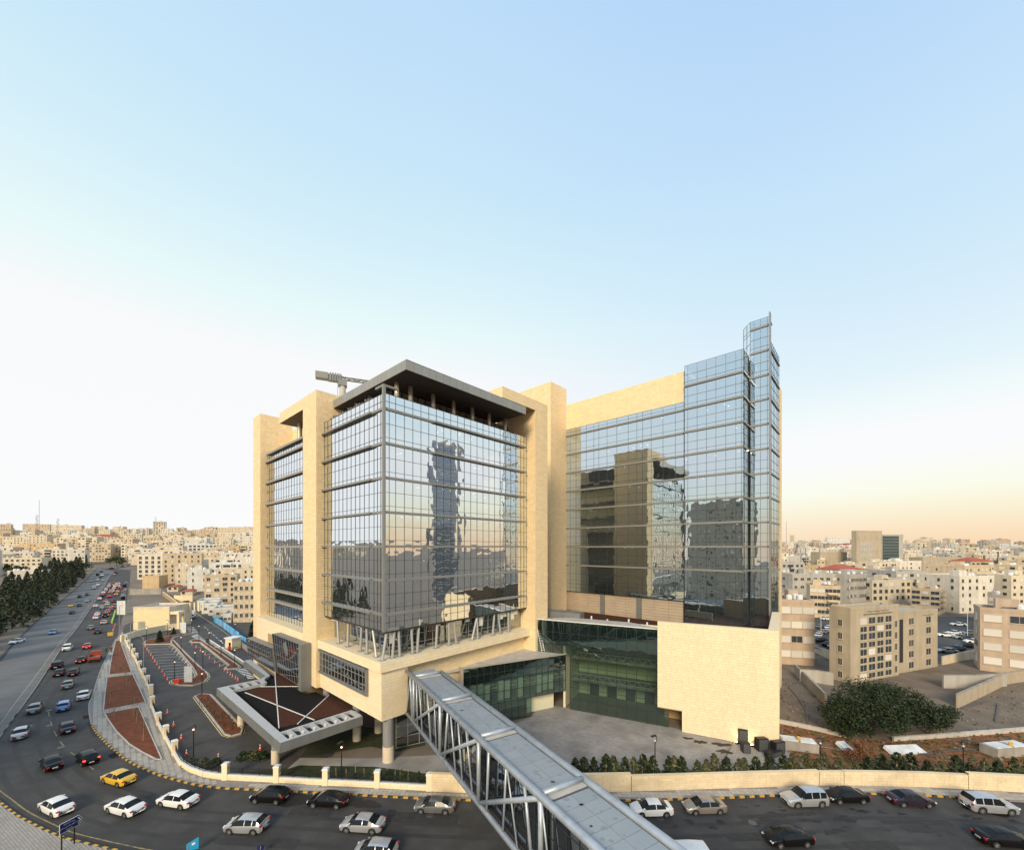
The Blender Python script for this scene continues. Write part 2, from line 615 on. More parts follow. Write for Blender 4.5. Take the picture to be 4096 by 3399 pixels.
def person_mesh(top, legs, walk=.25):
    me = bpy.data.meshes.new('body')
    J = {'pel': (0, 0, .95), 'ch': (.02, 0, 1.35), 'nk': (.03, 0, 1.50), 'hd': (.05, 0, 1.62), 'ht': (.05, 0, 1.74),
         'hl': (0, .10, .90), 'kl': (walk, .10, .50), 'al': (walk * .6, .10, .08), 'tl': (walk * .6 + .16, .10, .04),
         'hr': (0, -.10, .90), 'kr': (-walk * .2, -.10, .50), 'ar': (-walk * 1.3, -.10, .10), 'tr': (-walk * 1.3 + .16, -.10, .04),
         'sl': (0, .19, 1.42), 'el': (-.10, .25, 1.13), 'wl': (.02, .25, .88), 'fl': (.06, .25, .78), 'sr': (0, -.19, 1.42), 'er': (.08, -.25, 1.13), 'wr': (.2, -.24, .92), 'fr': (.25, -.24, .83)}
    rad = {'pel': .16, 'ch': .18, 'nk': .06, 'hd': .10, 'ht': .07, 'hl': .10, 'kl': .07, 'al': .05, 'tl': .04, 'hr': .10, 'kr': .07, 'ar': .05, 'tr': .04, 'sl': .07, 'el': .05, 'wl': .04, 'fl': .03, 'sr': .07, 'er': .05, 'wr': .04, 'fr': .03}
    K = list(J)
    E_ = [('pel', 'ch'), ('ch', 'nk'), ('nk', 'hd'), ('hd', 'ht'), ('pel', 'hl'), ('hl', 'kl'), ('kl', 'al'), ('al', 'tl'), ('pel', 'hr'), ('hr', 'kr'), ('kr', 'ar'), ('ar', 'tr'), ('ch', 'sl'), ('sl', 'el'), ('el', 'wl'), ('wl', 'fl'), ('ch', 'sr'), ('sr', 'er'), ('er', 'wr'), ('wr', 'fr')]
    me.from_pydata([J[k] for k in K], [(K.index(a), K.index(c)) for a, c in E_], [])
    tmp = bpy.data.objects.new('tmp', me)
    C.objects.link(tmp)
    md = tmp.modifiers.new('s', 'SKIN')
    for i, k in enumerate(K):
        me.skin_vertices[0].data[i].radius = (rad[k], rad[k])
        me.skin_vertices[0].data[i].use_root = k == 'pel'
    tmp.modifiers.new('d', 'SUBSURF').levels = 1
    dg = bpy.context.evaluated_depsgraph_get()
    new = bpy.data.meshes.new_from_object(tmp.evaluated_get(dg))
    bpy.data.objects.remove(tmp)
    for m_ in (legs, top, 'skin', 'hair'):
        new.materials.append(MATS[m_])
    for pl_ in new.polygons:
        z, y = pl_.center.z, abs(pl_.center.y)
        pl_.material_index = 3 if z > 1.67 or (z > 1.58 and pl_.center.x < .03 and y < .12) else 2 if z > 1.5 and y < .13 else 2 if y > .2 and z < .93 else 1 if z > .93 else 0
        pl_.use_smooth = True
    return new



PERS = {k: person_mesh(*k) for k in (('olive_coat', 'dark_coat'), ('brown_coat', 'jeans'), ('dark_coat', 'dark_coat'), ('dark_coat', 'jeans'), ('white_coat', 'jeans'))}


def person(px, rz, top, legs, label):
    t = thing('person', label, 'person', G(*px) + Vector((0, 0, .15)), rz)
    link('body', PERS[(top, legs)], t)


def text_mesh(body, size, m_, font=None, align='CENTER'):
    cu_ = bpy.data.curves.new('lettering', 'FONT')
    cu_.body = body
    cu_.size = size
    cu_.align_x = align
    cu_.extrude = .002
    if font:
        cu_.font = font
    tmp = bpy.data.objects.new('tmp', cu_)
    C.objects.link(tmp)
    dg = bpy.context.evaluated_depsgraph_get()
    me = bpy.data.meshes.new_from_object(tmp.evaluated_get(dg))
    bpy.data.objects.remove(tmp)
    me.materials.clear()
    me.materials.append(MATS[m_])
    return me


LETTERS = [text_mesh('\ufe94\ufef4\ufee0\ufea7\ufe8d\ufeaa\ufedf\ufe8d \ufe93\ufead\ufe8d\ufeaf\ufeed', .17, 'white_trim'),
           text_mesh('\ufee6\ufef3\ufead\ufeee\ufeb4\ufedf\ufe8d \ufee6\ufef4\ufe8c\ufe9f\ufefc\ufedf\ufe8d \ufee5\ufeed\ufe86\ufeb7 \ufe94\ufef3\ufeae\ufef3\ufeaa\ufee3', .155, 'white_trim'),
           text_mesh('S R A D', .15, 'white_trim')]
mat('wall_stone', (.76, .62, .41), .85, var=.06, vscale=2, bump=.1, bscale=20, piece=.05, stain=(.5, .38, .24), stain_scale=.5, stain_amt=.4)
mat('metal_rim', (.46, .48, .50), .5, metal=.1, var=.06)
mat('bay_bar', (.22, .21, .20), .5, metal=.2)
mat('median_fill', (.15, .14, .13), .9, var=.25, vscale=.6)
mat('rock', (.24, .19, .15), .95, var=.3, vscale=3, piece=.3)
mat('sky_glass', (.20, .25, .32), .12, metal=.7)
mat('tyre_track', (.040, .0375, .036), .8, var=.2, vscale=.4)
mat('crane_grey', (.24, .235, .22), .6)
# ================================================================ the large office building
C0 = Vector((-17.39, 54.5, 0))
RZ = math.atan2(.73885, .67387)
MLOC = Matrix.Translation(C0) @ Matrix.Rotation(RZ, 4, 'Z')
MINV = MLOC.inverted()
VD, UD = Vector((.67387, .73885, 0)), Vector((-.73885, .67387, 0))


def WV(v, u, z=0):
    return C0 + VD * v + UD * u + Vector((0, 0, z))


def U_at(px, v):
    k = (px - CX) / FPX
    p = WV(v, 0)
    return (k * p.y - p.x) / (UD.x - k * UD.y)


def V_at(px, u):
    k = (px - CX) / FPX
    p = WV(0, u)
    return (k * p.y - p.x) / (VD.x - k * VD.y)


def xf(mb, M):
    mb.v = [tuple(M @ Vector(p)) for p in mb.v]
    return mb


def stones_on(o, a, n, w, h, course=.43, holes=(), seed=1, wmin=.7, wmax=1.45):
    """list of stone rectangles (x0,x1,z0,z1) laid in courses on a face, skipping holes"""
    rr = random.Random(seed)
    out = []
    k = max(1, round(h / course))
    ch = h / k
    for r in range(k):
        z0, z1 = r * ch, (r + 1) * ch
        spans = [(0.0, w)]
        for hx0, hx1, hz0, hz1 in holes:
            if z1 > hz0 + .05 and z0 < hz1 - .05:
                ns = []
                for s0, s1 in spans:
                    if hx0 > s0 + .05:
                        ns.append((s0, min(s1, hx0)))
                    if hx1 < s1 - .05:
                        ns.append((max(s0, hx1), s1))
                spans = [q for q in ns if q[1] - q[0] > .08]
        for s0, s1 in spans:
            x = s0
            first = True
            while x < s1 - .02:
                l = rr.uniform(wmin, wmax) * (rr.uniform(.3, 1) if first else 1)
                first = False
                e = min(x + l, s1)
                if s1 - e < .3:
                    e = s1
                out.append((x, e, z0, z1))
                x = e
    return out


def stone_mb(mb, o, a, n, st, gap=.010, proud=.03, lean=None):
    o, a, n = Vector(o), Vector(a), Vector(n)
    up = Vector((0, 0, 1))
    for x0, x1, z0, z1 in st:
        d = proud * rng.uniform(.75, 1.15)
        P = []
        for X, Z in ((x0 + gap, z0 + gap), (x1 - gap, z0 + gap), (x1 - gap, z1 - gap), (x0 + gap, z1 - gap)):
            P.append(o + a * X + up * Z)
        Q = [p + n * d for p in P]
        mb.face(Q)
        for i in range(4):
            j = (i + 1) % 4
            mb.face([P[i], P[j], Q[j], Q[i]])
    return mb


def weld(mb):
    """share the vertices inside each stone so it counts as one island"""
    key, nv, mp = {}, [], []
    for p in mb.v:
        q = (round(p[0], 4), round(p[1], 4), round(p[2], 4))
        if q not in key:
            key[q] = len(nv)
            nv.append(p)
        mp.append(key[q])
    mb.v = nv
    mb.f = [tuple(mp[i] for i in f) for f in mb.f]
    return mb


def pane_mb(mb, o, a, n, x0, x1, z0, z1, bulge, tilt, g=4, lean=0.0):
    """one glass pane as a faintly bowed sheet"""
    o, a, n = Vector(o), Vector(a), Vector(n)
    b = rng.gauss(0, bulge) + bulge * .35
    tx, tz = rng.gauss(0, tilt), rng.gauss(0, tilt)
    k = len(mb.v)
    for j in range(g):
        for i in range(g):
            s, t = i / (g - 1), j / (g - 1)
            d = b * (16 * s * (1 - s) * t * (1 - t)) + tx * (s - .5) + tz * (t - .5)
            z = z0 + (z1 - z0) * t
            mb.v.append(tuple(o + a * (x0 + (x1 - x0) * s) + Vector((0, 0, z)) + n * (d + lean * (z - z0))))
    for j in range(g - 1):
        for i in range(g - 1):
            mb.f.append((k + j * g + i, k + j * g + i + 1, k + (j + 1) * g + i + 1, k + (j + 1) * g + i))
            mb.m.append(0)


SINGLE = {'glass_pane': 300, 'cladding_stone': 300}


def curtain(parent, o, a, n, cols, rows, glass, bulge=.003, tilt=.0015, mull=.05, mdep=.06, mmat='mullion', single=0, skip=None, M=None, lean=0.0):
    """glazed wall: panes plus a grid of mullions. o on the face at z=0, a along it, n outwards."""
    o, a, n = Vector(o), Vector(a), Vector(n)
    rest = MB()
    cnt = 0
    for i in range(len(cols) - 1):
        for j in range(len(rows) - 1):
            x0, x1, z0, z1 = cols[i], cols[i + 1], rows[j], rows[j + 1]
            if skip and skip((x0 + x1) / 2, (z0 + z1) / 2):
                continue
            if single and SINGLE['glass_pane'] > 0 and single((x0 + x1) / 2, (z0 + z1) / 2):
                m = MB()
                pane_mb(m, o, a, n, x0, x1, z0, z1, bulge, tilt)
                if M:
                    xf(m, M)
                m.build('glass_pane', glass, parent, smooth=True)
                SINGLE['glass_pane'] -= 1
            else:
                pane_mb(rest, o, a, n, x0, x1, z0, z1, bulge, tilt)
                cnt += 1
    if cnt:
        if M:
            xf(rest, M)
        stuff(rest.build('glass_panes', glass, parent, smooth=True))
    g = MB()
    hm = mull / 2
    for x in cols:
        z0, z1 = rows[0], rows[-1]
        if skip:
            zs = [z for z in rows]
            ok = [j for j in range(len(rows) - 1) if not skip(x - .01, (rows[j] + rows[j + 1]) / 2) or not skip(x + .01, (rows[j] + rows[j + 1]) / 2)]
            if not ok:
                continue
            z0, z1 = rows[ok[0]], rows[ok[-1] + 1]
        c = o + a * x + Vector((0, 0, (z0 + z1) / 2)) + n * .01
        g.obox(c, a * hm, n * mdep / 2, Vector((0, 0, (z1 - z0) / 2)))
    for z in rows:
        x0, x1 = cols[0], cols[-1]
        if skip:
            ok = [i for i in range(len(cols) - 1) if not skip((cols[i] + cols[i + 1]) / 2, z - .01) or not skip((cols[i] + cols[i + 1]) / 2, z + .01)]
            if not ok:
                continue
            x0, x1 = cols[ok[0]], cols[ok[-1] + 1]
        c = o + a * ((x0 + x1) / 2) + Vector((0, 0, z)) + n * .012
        g.obox(c, a * ((x1 - x0) / 2), n * (mdep / 2 - .006), Vector((0, 0, hm * .9)))
    if M:
        xf(g, M)
    stuff(g.build('mullion_grid', mmat, parent))


def even(a, b, step):
    n = max(1, round((b - a) / step))
    return [a + (b - a) * i / n for i in range(n + 1)]


BANDS = [20.3, 24.97, 29.62, 34.3, 39.0, 43.7, 48.4]


def floor_rows(bands, z0, z1, fr=(.42, .82)):
    rows = [z0]
    allb = [b for b in bands if z0 < b < z1]
    edges = [z0] + allb + [z1]
    for lo, hi in zip(edges, edges[1:]):
        if hi - lo > 3.0:
            rows += [hi - (hi - lo) * fr[1], hi - (hi - lo) * fr[0]]
        elif hi - lo > 1.6:
            rows.append((lo + hi) / 2)
        rows.append(hi)
    return sorted(set(round(r, 3) for r in rows))


def bands_on(parent, o, a, n, x0, x1, bands, h=.34, dep=.2, m='metal_band'):
    o, a, n = Vector(o), Vector(a), Vector(n)
    for z in bands:
        b = MB()
        b.obox(o + a * ((x0 + x1) / 2) + n * (dep / 2 - .05) + Vector((0, 0, z)), a * ((x1 - x0) / 2), n * (dep / 2 + .05), Vector((0, 0, h / 2)))
        b.build('floor_band', m, parent)


bld = thing('office_building', 'large office building with mirrored glass faces, yellow stone pylons and overhanging flat roof', 'building', C0, RZ)
XV, YU = Vector((1, 0, 0)), Vector((0, 1, 0))     # local axes: x runs along the front, y back along the left side


def section(name):
    o = link(name, None, bld)
    o.empty_display_size = .5
    return o


def stone_block(name, x0, x1, y0, y1, z0, z1, faces='lf', m='stone', seed=1, holes=None, single=False):
    """stone-clad mass with laid stones on the faces named: l = left (-x), f = front (-y), r = right (+x), b"""
    holes = holes or {}
    b = MB()
    b.box(x0, x1, y0, y1, z0, z1)
    core = b.build(name, 'stone_joint', bld)
    mb = MB()
    for k, fc in enumerate(faces):
        if fc == 'l':
            o, a, n, w = (x0, y1, z0), -YU, -XV, y1 - y0
        elif fc == 'f':
            o, a, n, w = (x0, y0, z0), XV, -YU, x1 - x0
        elif fc == 'r':
            o, a, n, w = (x1, y0, z0), YU, XV, y1 - y0
        else:
            o, a, n, w = (x1, y1, z0), -XV, YU, x1 - x0
        stone_mb(mb, o, a, n, stones_on(o, a, n, w, z1 - z0, holes=holes.get(fc, ()), seed=seed * 10 + k))
    stuff(weld(mb).build('cladding_stones', m, core))
    t = MB()
    t.box(x0 - .04, x1 + .04, y0 - .04, y1 + .04, z1, z1 + .08)
    t.build('coping', 'stone_pale', core)
    return core


# --- front glass tower
tower = section('glass_tower')
v1 = V_at(1732, 0)
cols_f = [0, .75, 1.75] + even(1.75, 28.25, 1.4)[1:] + [29.15, 29.98]
rows_f = floor_rows(BANDS, 18.0, 50.5)
near = lambda x, z: z > 18 and x < 29.9
curtain(tower, (0, 0, 0), XV, -YU, cols_f, rows_f, 'glass_tower', bulge=.005, tilt=.0022, single=lambda x, z: x < 17.5)
cols_l = [0, .9, 1.8, 2.75] + even(2.75, 19.28, 1.38)[1:]
curtain(tower, (0, 0, 0), YU, -XV, cols_l, rows_f, 'glass_tower', bulge=.0045, tilt=.002, single=lambda x, z: x < 13)
bands_on(tower, (0, 0, 0), XV, -YU, -.1, v1, BANDS)
bands_on(tower, (0, 0, 0), XV, -YU, v1 + .02, 29.2, BANDS, h=.28, dep=.55)
bands_on(tower, (0, 0, 0), YU, -XV, -.1, 3.0, BANDS)
bands_on(tower, (0, 0, 0), YU, -XV, 3.02, 19.2, BANDS, h=.28, dep=.55)
b = MB()
b.box(-.34, .03, -.34, .03, 18.0, 51.6)
b.box(-.33, 2.0, -.33, .0, 51.3, 51.58)
b.box(-.33, .0, .04, 1.8, 51.3, 51.58)
b.box(-.30, 2.2, -.22, .0, 18.0, 18.35)
b.build('corner_post', 'metal_band', tower)
b = MB()
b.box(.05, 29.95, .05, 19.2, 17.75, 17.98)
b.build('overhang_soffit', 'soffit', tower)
# floors and core seen through the panes
b = MB()
for z in BANDS + [17.98, 50.0]:
    b.box(.25, 29.8, .25, 50.5, z - .2, z + .2)
b.build('floor_slab', 'room_floor', tower)
b = MB()
b.box(5.5, 25, 7, 48, 18, 50.2)
b.build('core_wall', 'room_wall', tower)
b = MB()
for z in BANDS[:3]:
    for x in range(1, 28):
        if rng.random() < .75:
            hh = rng.uniform(1.2, 3.9)
            b.box(x * 1.0 + .1, x + 1.0, .6, .66, z - .4 - hh, z - .4)
    for y in range(1, 18):
        if rng.random() < .6:
            hh = rng.uniform(1.0, 3.8)
            b.box(.6, .66, y + .05, y + .95, z - .4 - hh, z - .4)
stuff(b.build('blinds', 'blind', tower))
b = MB()
for z in BANDS[1:]:
    for q in range(7):
        x, y = rng.uniform(3, 28), rng.uniform(1.5, 5)
        b.lathe([(.16, 0), (.16, -.05)], 8, (x, y, z - .22))
stuff(b.build('ceiling_lamps', 'ceiling_lamp', tower))
# recessed storey with raking columns on the ledge
rec = section('recessed_storey')
rr = [14.1, 15.3, 16.6, 17.75]
curtain(rec, (1.7, 1.5, 0), XV, -YU, even(0, 28.2, 1.45), rr, 'glass_dark', mmat='mullion_pale', mull=.07)
curtain(rec, (1.7, 1.5, 0), YU, -XV, even(0, 17.7, 1.4), rr, 'glass_dark', mmat='mullion_pale', mull=.07)
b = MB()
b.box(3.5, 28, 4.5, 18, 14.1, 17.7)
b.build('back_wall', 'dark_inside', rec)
for xb, xt in ((945, 975), (1015, 1028), (1065, 1058), (1155, 1145), (1185, 1197), (1315, 1323), (1405, 1403), (1455, 1437), (1562, 1597), (1602, 1597), (1705, 1717), (1758, 1742), (1815, 1812)):
    c = MB()
    vb, vt = V_at(980 + xb * .581, .1), V_at(980 + xt * .581, .35)
    c.tube((vb, .1, 14.1), (vt, .35, 17.8), .19, .19, 10)
    c.box(vb - .42, vb + .42, -.28, .5, 14.1, 14.2)
    c.build('raking_column', 'strut', rec, smooth=False)
for xb, xt in ((645, 637), (707, 712), (795, 803), (840, 838), (905, 880)):
    c = MB()
    ub, ut = U_at(980 + xb * .581, .1), U_at(980 + xt * .581, .35)
    c.tube((.1, ub, 14.1), (.35, ut, 17.8), .19, .19, 10)
    c.box(-.28, .5, ub - .42, ub + .42, 14.1, 14.2)
    c.build('raking_column', 'strut', rec)
# ledge and stone base box under the tower
lw = stone_block('ledge', -1.0, 30, -.8, 19.3, 12.75, 14.02, 'lf', 'stone_pale', 3)
stone_block('base_box', -.6, 2.6, -.4, 21.5, 6.1, 12.75, 'l', 'stone_pale', 4, holes={'l': [(1.0, 18.1, 2.85, 6.2)]})
stone_block('base_box_front', -.6, 3.4, -.43, 6, 6.1, 12.75, 'f', 'stone_pale', 5)
b = MB()
b.box(-.5, 9.9, -.3, 21.4, 6.02, 6.1)
b.build('base_soffit', 'concrete_pale', bld)
stone_block('base_wall', 9.6, 30, .6, 20, 0, 12.74, 'fl', 'stone', 6)
stone_block('base_wall_upper', 3.4, 9.6, .6, 20, 6.1, 12.73, 'f', 'stone', 66)
# the long strip window of the base box
sw = section('strip_window')
curtain(sw, (-.75, 21.4 - 18.0, 0), YU, -XV, even(0, 17, 1.13), [8.95, 10.0, 11.15, 12.2], 'glass_bridge', mmat='mullion_pale', mull=.055, mdep=.1)
b = MB()
for (y0, y1, z0, z1) in ((3.2, 20.5, 12.2, 12.5), (3.2, 20.5, 8.7, 8.95), (3.1, 3.4, 8.7, 12.5), (20.4, 20.7, 8.7, 12.5)):
    b.box(-1.05, -.5, y0, y1, z0, z1)
b.build('window_frame', 'metal_grey', sw)
# --- pylon one with its cap, and the second glass face
stone_block('stone_pylon', -1.3, 3.2, 19.3, 25.0, 6.1, 55.6, 'lf', 'stone', 7)
stone_block('stone_cap', -1.3, 6.0, 25.0, 36.9, 53.7, 55.6, 'l', 'stone', 8)
stone_block('stone_pylon', -.6, 6, 51.3, 56.4, 0, 59.0, 'lf', 'stone', 9)
stone_block('penthouse_wall', 6.0, 16, 25.0, 51.3, 50.2, 56.6, 'l', 'stone', 10)
stone_block('lower_wall', -1.3, 3, 25.0, 51.3, 2.0, 14.3, 'l', 'stone_pale', 11, holes={'l': [(7.5, 11.5, 7.0, 9.8)]})
g2 = section('side_glass')
rows_2 = floor_rows(BANDS, 14.3, 50.3)
curtain(g2, (.8, 25, 0), YU, -XV, even(0, 26.3, 1.5), rows_2, 'glass_tower', bulge=.005, tilt=.004)
bands_on(g2, (.8, 25, 0), YU, -XV, 0, 26.2, BANDS[1:], h=.36, dep=.5)
b = MB()
for z in BANDS:
    b.box(1.0, 6, 25.1, 51.2, z - .2, z + .2)
b.box(5.5, 6, 25.1, 51.2, 14, 50)
b.build('floor_slab', 'room_floor', g2)
b = MB()
b.tube((1.2, 33.5, 50.3), (1.2, 33.5, 53.7), .45, .45, 12)
b.build('roof_column', 'column_bronze', bld, smooth=False)
b = MB()
for k in range(12):
    b.box(5.7, 5.95, 26 + k * 1.2, 27 + k * 1.2, 50.4, 53.6)
    for q in range(8):
        b.box(5.6, 5.72, 26 + k * 1.2, 27 + k * 1.2, 50.5 + q * .39, 50.7 + q * .39)
stuff(b.build('louvres', 'louvre', bld))
# --- roof canopy over the tower
roof = section('roof_canopy')
b = MB()
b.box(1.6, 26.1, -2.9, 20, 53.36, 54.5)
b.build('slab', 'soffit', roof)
fas = MB()
for k, x in enumerate(even(1.5, 26.2, 1.24)[:-1]):
    f = MB()
    f.box(.015, 1.22, -.06, .06, 0, 1.3)
    if k == 0:
        fm = f.mesh('fascia_panel', 'metal_fascia')
    link('fascia_panel', fm, roof, (x, -2.98, 53.3))
for k, y in enumerate(even(-3, 19.2, 1.24)[:-1]):
    o = link('fascia_panel', fm, roof, (1.52, y + 1.24, 53.3), R(-90))
b = MB()
b.box(1.5, 26.2, -3.04, 20, 54.52, 54.66)
b.build('roof_sheet', 'metal_fascia', roof)
for px in (1045, 1140, 1295, 1435, 1565, 1680, 1790):
    c = MB()
    v = V_at(980 + px * .581, 1.6)
    c.tube((v, 1.6, 50.2), (v, 1.6, 53.4), .33, .33, 12)
    c.build('roof_column', 'column_bronze', roof, smooth=True)
for y in (5, 9.5, 14):
    c = MB()
    c.tube((3.0, y, 50.2), (3.0, y, 53.4), .33, .33, 12)
    c.build('roof_column', 'column_bronze', roof, smooth=True)
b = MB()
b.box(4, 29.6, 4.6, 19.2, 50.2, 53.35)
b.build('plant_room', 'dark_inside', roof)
b = MB()
for k in range(17):
    x = 4.2 + k * 1.45
    for q in range(9):
        b.box(x, x + 1.2, 4.44, 4.58, 50.5 + q * .32, 50.66 + q * .32)
    if k < 9:
        for q in range(9):
            b.box(3.86, 3.98, 4.7 + k * 1.5, 5.9 + k * 1.5, 50.5 + q * .32, 50.66 + q * .32)
stuff(b.build('louvres', 'concrete', roof))
b = MB()
for k in range(16):
    b.box(.3, .7, 4 + k * .9, 4.2 + k * .9, 50.5, 50.95 + (k % 3) * .12)
stuff(b.build('flood_lamps', 'metal_grey', roof))
# --- right-hand pylons
stone_block('stone_pylon', 30.0, 33.7, -2.15, 8, 0, 57.0, 'lfr', 'stone', 12)
stone_block('stone_cap', 21.0, 30.0, -2.15, 8, 55.2, 57.0, 'lf', 'stone', 13)
stone_block('stone_core', 49.9, 56.6, 9.2, 40, 0, 69.8, 'lf', 'stone', 14)
stone_block('link_block', 33.7, 49.9, 17, 30, 0, 36.0, 'f', 'stone', 15)
# --- the long glass wing
wing = section('glass_wing')
WB = BANDS + [53.1, 57.85]
XW = 56.6
ux = lambda c, v=XW: U_at(2100 + c * .5738, v)
cu = [ux(c) for c in (270, 315, 356, 427, 480, 515, 572, 640, 720, 780, 820, 880, 962, 1048, 1108)]
ca = [cu[0] - q for q in cu]
wo = (XW, cu[0], 0)
rows_w = floor_rows(WB, 18.4, 59.5, (.45, .8))
curtain(wing, wo, -YU, -XV, ca, rows_w, 'glass_wing', bulge=.0035, tilt=.0014)
bands_on(wing, wo, -YU, -XV, 0, ca[-1], WB[1:], h=.38, dep=.3)
stone_block('wing_parapet', XW + .05, 72, cu[-1], 9.1, 59.55, 65.8, 'l', 'stone', 16)
cb = [ux(c, XW - .4) for c in (1112, 1135, 1200, 1265, 1331, 1400, 1470, 1508, 1521)]
cb2 = [cb[0] - q for q in cb]
rows_b = floor_rows(WB + [62.5], 13.6, 66.7, (.45, .8))
curtain(wing, (XW - .4, cb[0], 0), -YU, -XV, cb2, rows_b, 'glass_wing', bulge=.003, tilt=.0014)
bands_on(wing, (XW - .4, cb[0], 0), -YU, -XV, 0, cb2[-1], WB[1:] + [62.5], h=.38, dep=.3)
ub = cb[-1]
curtain(wing, (XW - .4, ub, 0), XV, -YU, even(0, 4.6, 1.15), rows_b, 'glass_wing', bulge=.002, tilt=.004)
bands_on(wing, (XW - .4, ub, 0), XV, -YU, .2, 4.6, WB[1:] + [62.5], h=.36, dep=.2)
VDD = 60.9
ud0, ud1 = U_at(3001, VDD), U_at(3080, VDD)
rows_d = floor_rows(WB + [62.5, 67.2, 71.9], 13.6, 73.5, (.45, .8))
curtain(wing, (VDD, ud0, 0), -YU, -XV, [0, .65, 1.75, 2.85, ud0 - ud1], rows_d, 'glass_wing', bulge=.002, tilt=.001)
bands_on(wing, (VDD, ud0, 0), -YU, -XV, 0, ud0 - ud1, WB[1:] + [62.5, 67.2, 71.9], h=.36, dep=.2)
# chamfered return of the prow above the lower roof
ca_, sa_ = math.cos(R(52)), math.sin(R(52))
ad = Vector((sa_, ca_, 0))
curtain(wing, (VDD, ud0, 0), ad, Vector((-ca_, sa_, 0)), even(0, 2.6, 1.3), [66.7, 67.4, 69.3, 71.2, 71.9, 73.5], 'glass_wing', bulge=.002)
# bladed fin and the far face of the prow
b = MB()
b.box(VDD - .8, VDD + .2, ud1 - .16, ud1 + .06, 13.6, 74.0)
b.build('fin', 'metal_band', wing)
rows_e = floor_rows(WB + [62.5, 67.2], 13.6, 68.9, (.45, .8))
curtain(wing, (VDD + .25, ud1, 0), XV, -YU, even(0, 9.2, 1.55), rows_e, 'glass_wing', bulge=.003)
bands_on(wing, (VDD + .25, ud1, 0), XV, -YU, 0, 9.2, WB[1:] + [62.5, 67.2], h=.3, dep=.18)
stone_block('stone_core', VDD + 9.5, VDD + 11.8, ud1 - .1, ud1 + 14, 0, 62.5, 'lf', 'stone', 17)
b = MB()
for z in WB + [59.3]:
    b.box(XW + .3, 72, cu[-1] - .2, 9, z - .2, z + .2)
for z in WB + [13.5, 62.5, 66.5]:
    b.box(XW - .1, 70, ub + .2, cb[0] - .2, z - .2, z + .2)
b.prism([(VDD + .25, ud0 - .1), (VDD + .25, ud1 + .1), (VDD + 3.0, ud1 + .1), (VDD + 2.0, ud0 + 1.3)], 73.0, 73.3)
for z in WB + [13.5, 62.5, 66.4]:
    b.prism([(VDD + .3, ud0 - .2), (VDD + .3, ud1 + .2), (VDD + 9, ud1 + .2), (VDD + 9, ud0 - .2)], z - .2, z + .2)
b.build('floor_slab', 'room_floor', wing)
b = MB()
b.box(XW + 6, 71, cu[-1], 9, 13, 59.2)
b.box(XW + 6, 69, ub + 3, cu[-1] - .1, 13, 66.4)
b.box(VDD + 4, VDD + 9, ud1 + 2, ud0 - .5, 13, 66.3)
b.box(VDD + 2.2, VDD + 3, ud1 + .6, ud0 - .1, 66.6, 72.9)
b.build('core_wall', 'room_wall', wing)
b = MB()
for z in (24.4, 29.1):
    for y in even(ub + 1, cb[0] - 1, 1.6)[:-1]:
        if rng.random() < .6:
            b.box(XW + .4, XW + .46, y, y + 1.4, z - 3.0, z - rng.uniform(.1, 1.4))
stuff(b.build('blinds', 'blind', wing))
b = MB()
for z in WB[2:]:
    for q in range(5):
        b.lathe([(.2, 0), (.2, -.05)], 8, (XW + rng.uniform(1, 4), rng.uniform(ub, 5), z - .22))
stuff(b.build('ceiling_lamps', 'ceiling_lamp', wing))
# panelled wall under the wing glass
pw = section('panel_wall')
mat('panel_beige', (.46, .37, .27), .7, var=.06, vscale=.5, piece=.03)
for y0, y1 in ((cu[-1] + .3, cu[-1] + 9.4), (cu[-1] + 10.6, cu[-1] + 18.6), (cu[-1] + 19.8, 9.6)):
    xs = even(y0, y1, 3.0)
    for x, x2 in zip(xs, xs[1:]):
        b = MB()
        for q in range(10):
            b.box(XW + .5, XW + .7, x + .02, x2 - .02, 12.0 + q * .63, 12.58 + q * .63)
        b.build('ribbed_panel', 'panel_beige', pw)
for y in (cu[-1] + 10, cu[-1] + 19.2):
    b = MB()
    b.box(XW + .3, XW + .8, y - .55, y + .55, 12, 18.3)
    b.build('pilaster', 'metal_grey', pw)
b = MB()
b.box(XW + .72, XW + 6, cu[-1], 9.6, 12, 18.3)
b.build('back_wall', 'dark_inside', pw)
# --- prow-like glazed bay on the left side of the base
bay = section('glazed_bay')
def bay_part(y0, y1, xt, xb0, zt0, zt1, zb, name='bay_glass'):
    rows = even(0, 1, .25)
    cols = even(0, 1, 1.25 / abs(y1 - y0))
    P = lambda s, t: Vector((xt * t + xb0 * (1 - t), y0 + (y1 - y0) * s, zb + (zt0 + (zt1 - zt0) * s - zb) * t))
    g, m = MB(), MB()
    for i in range(len(cols) - 1):
        for j in range(len(rows) - 1):
            g.face([P(cols[i], rows[j]), P(cols[i + 1], rows[j]), P(cols[i + 1], rows[j + 1]), P(cols[i], rows[j + 1])])
    for s in cols:
        m.tube(P(s, 0), P(s, 1), .032, .032, 4)
    for t in rows:
        m.tube(P(0, t), P(1, t), .03, .03, 4)
    stuff(g.build('glass_panes', 'glass_bridge', bay))
    stuff(m.build('mullion_grid', 'bay_bar', bay))
    r = MB()
    r.face([P(0, 1), P(1, 1), (-1.2, y1, zt1), (-1.2, y0, zt0)])
    r.face([P(0, 0), P(0, 1), (-1.2, y0, zt0), (-1.2, y0, zb)])
    r.face([P(1, 0), P(1, 1), (-1.2, y1, zt1), (-1.2, y1, zb)])
    r.build('bay_roof', 'metal_grey', bay)
bay_part(22.5, 36, -2.9, -2.2, 13.2, 13.0, 5.6)
bay_part(36, 53, -2.9, -2.5, 10.2, 9.6, 5.6)
b = MB()
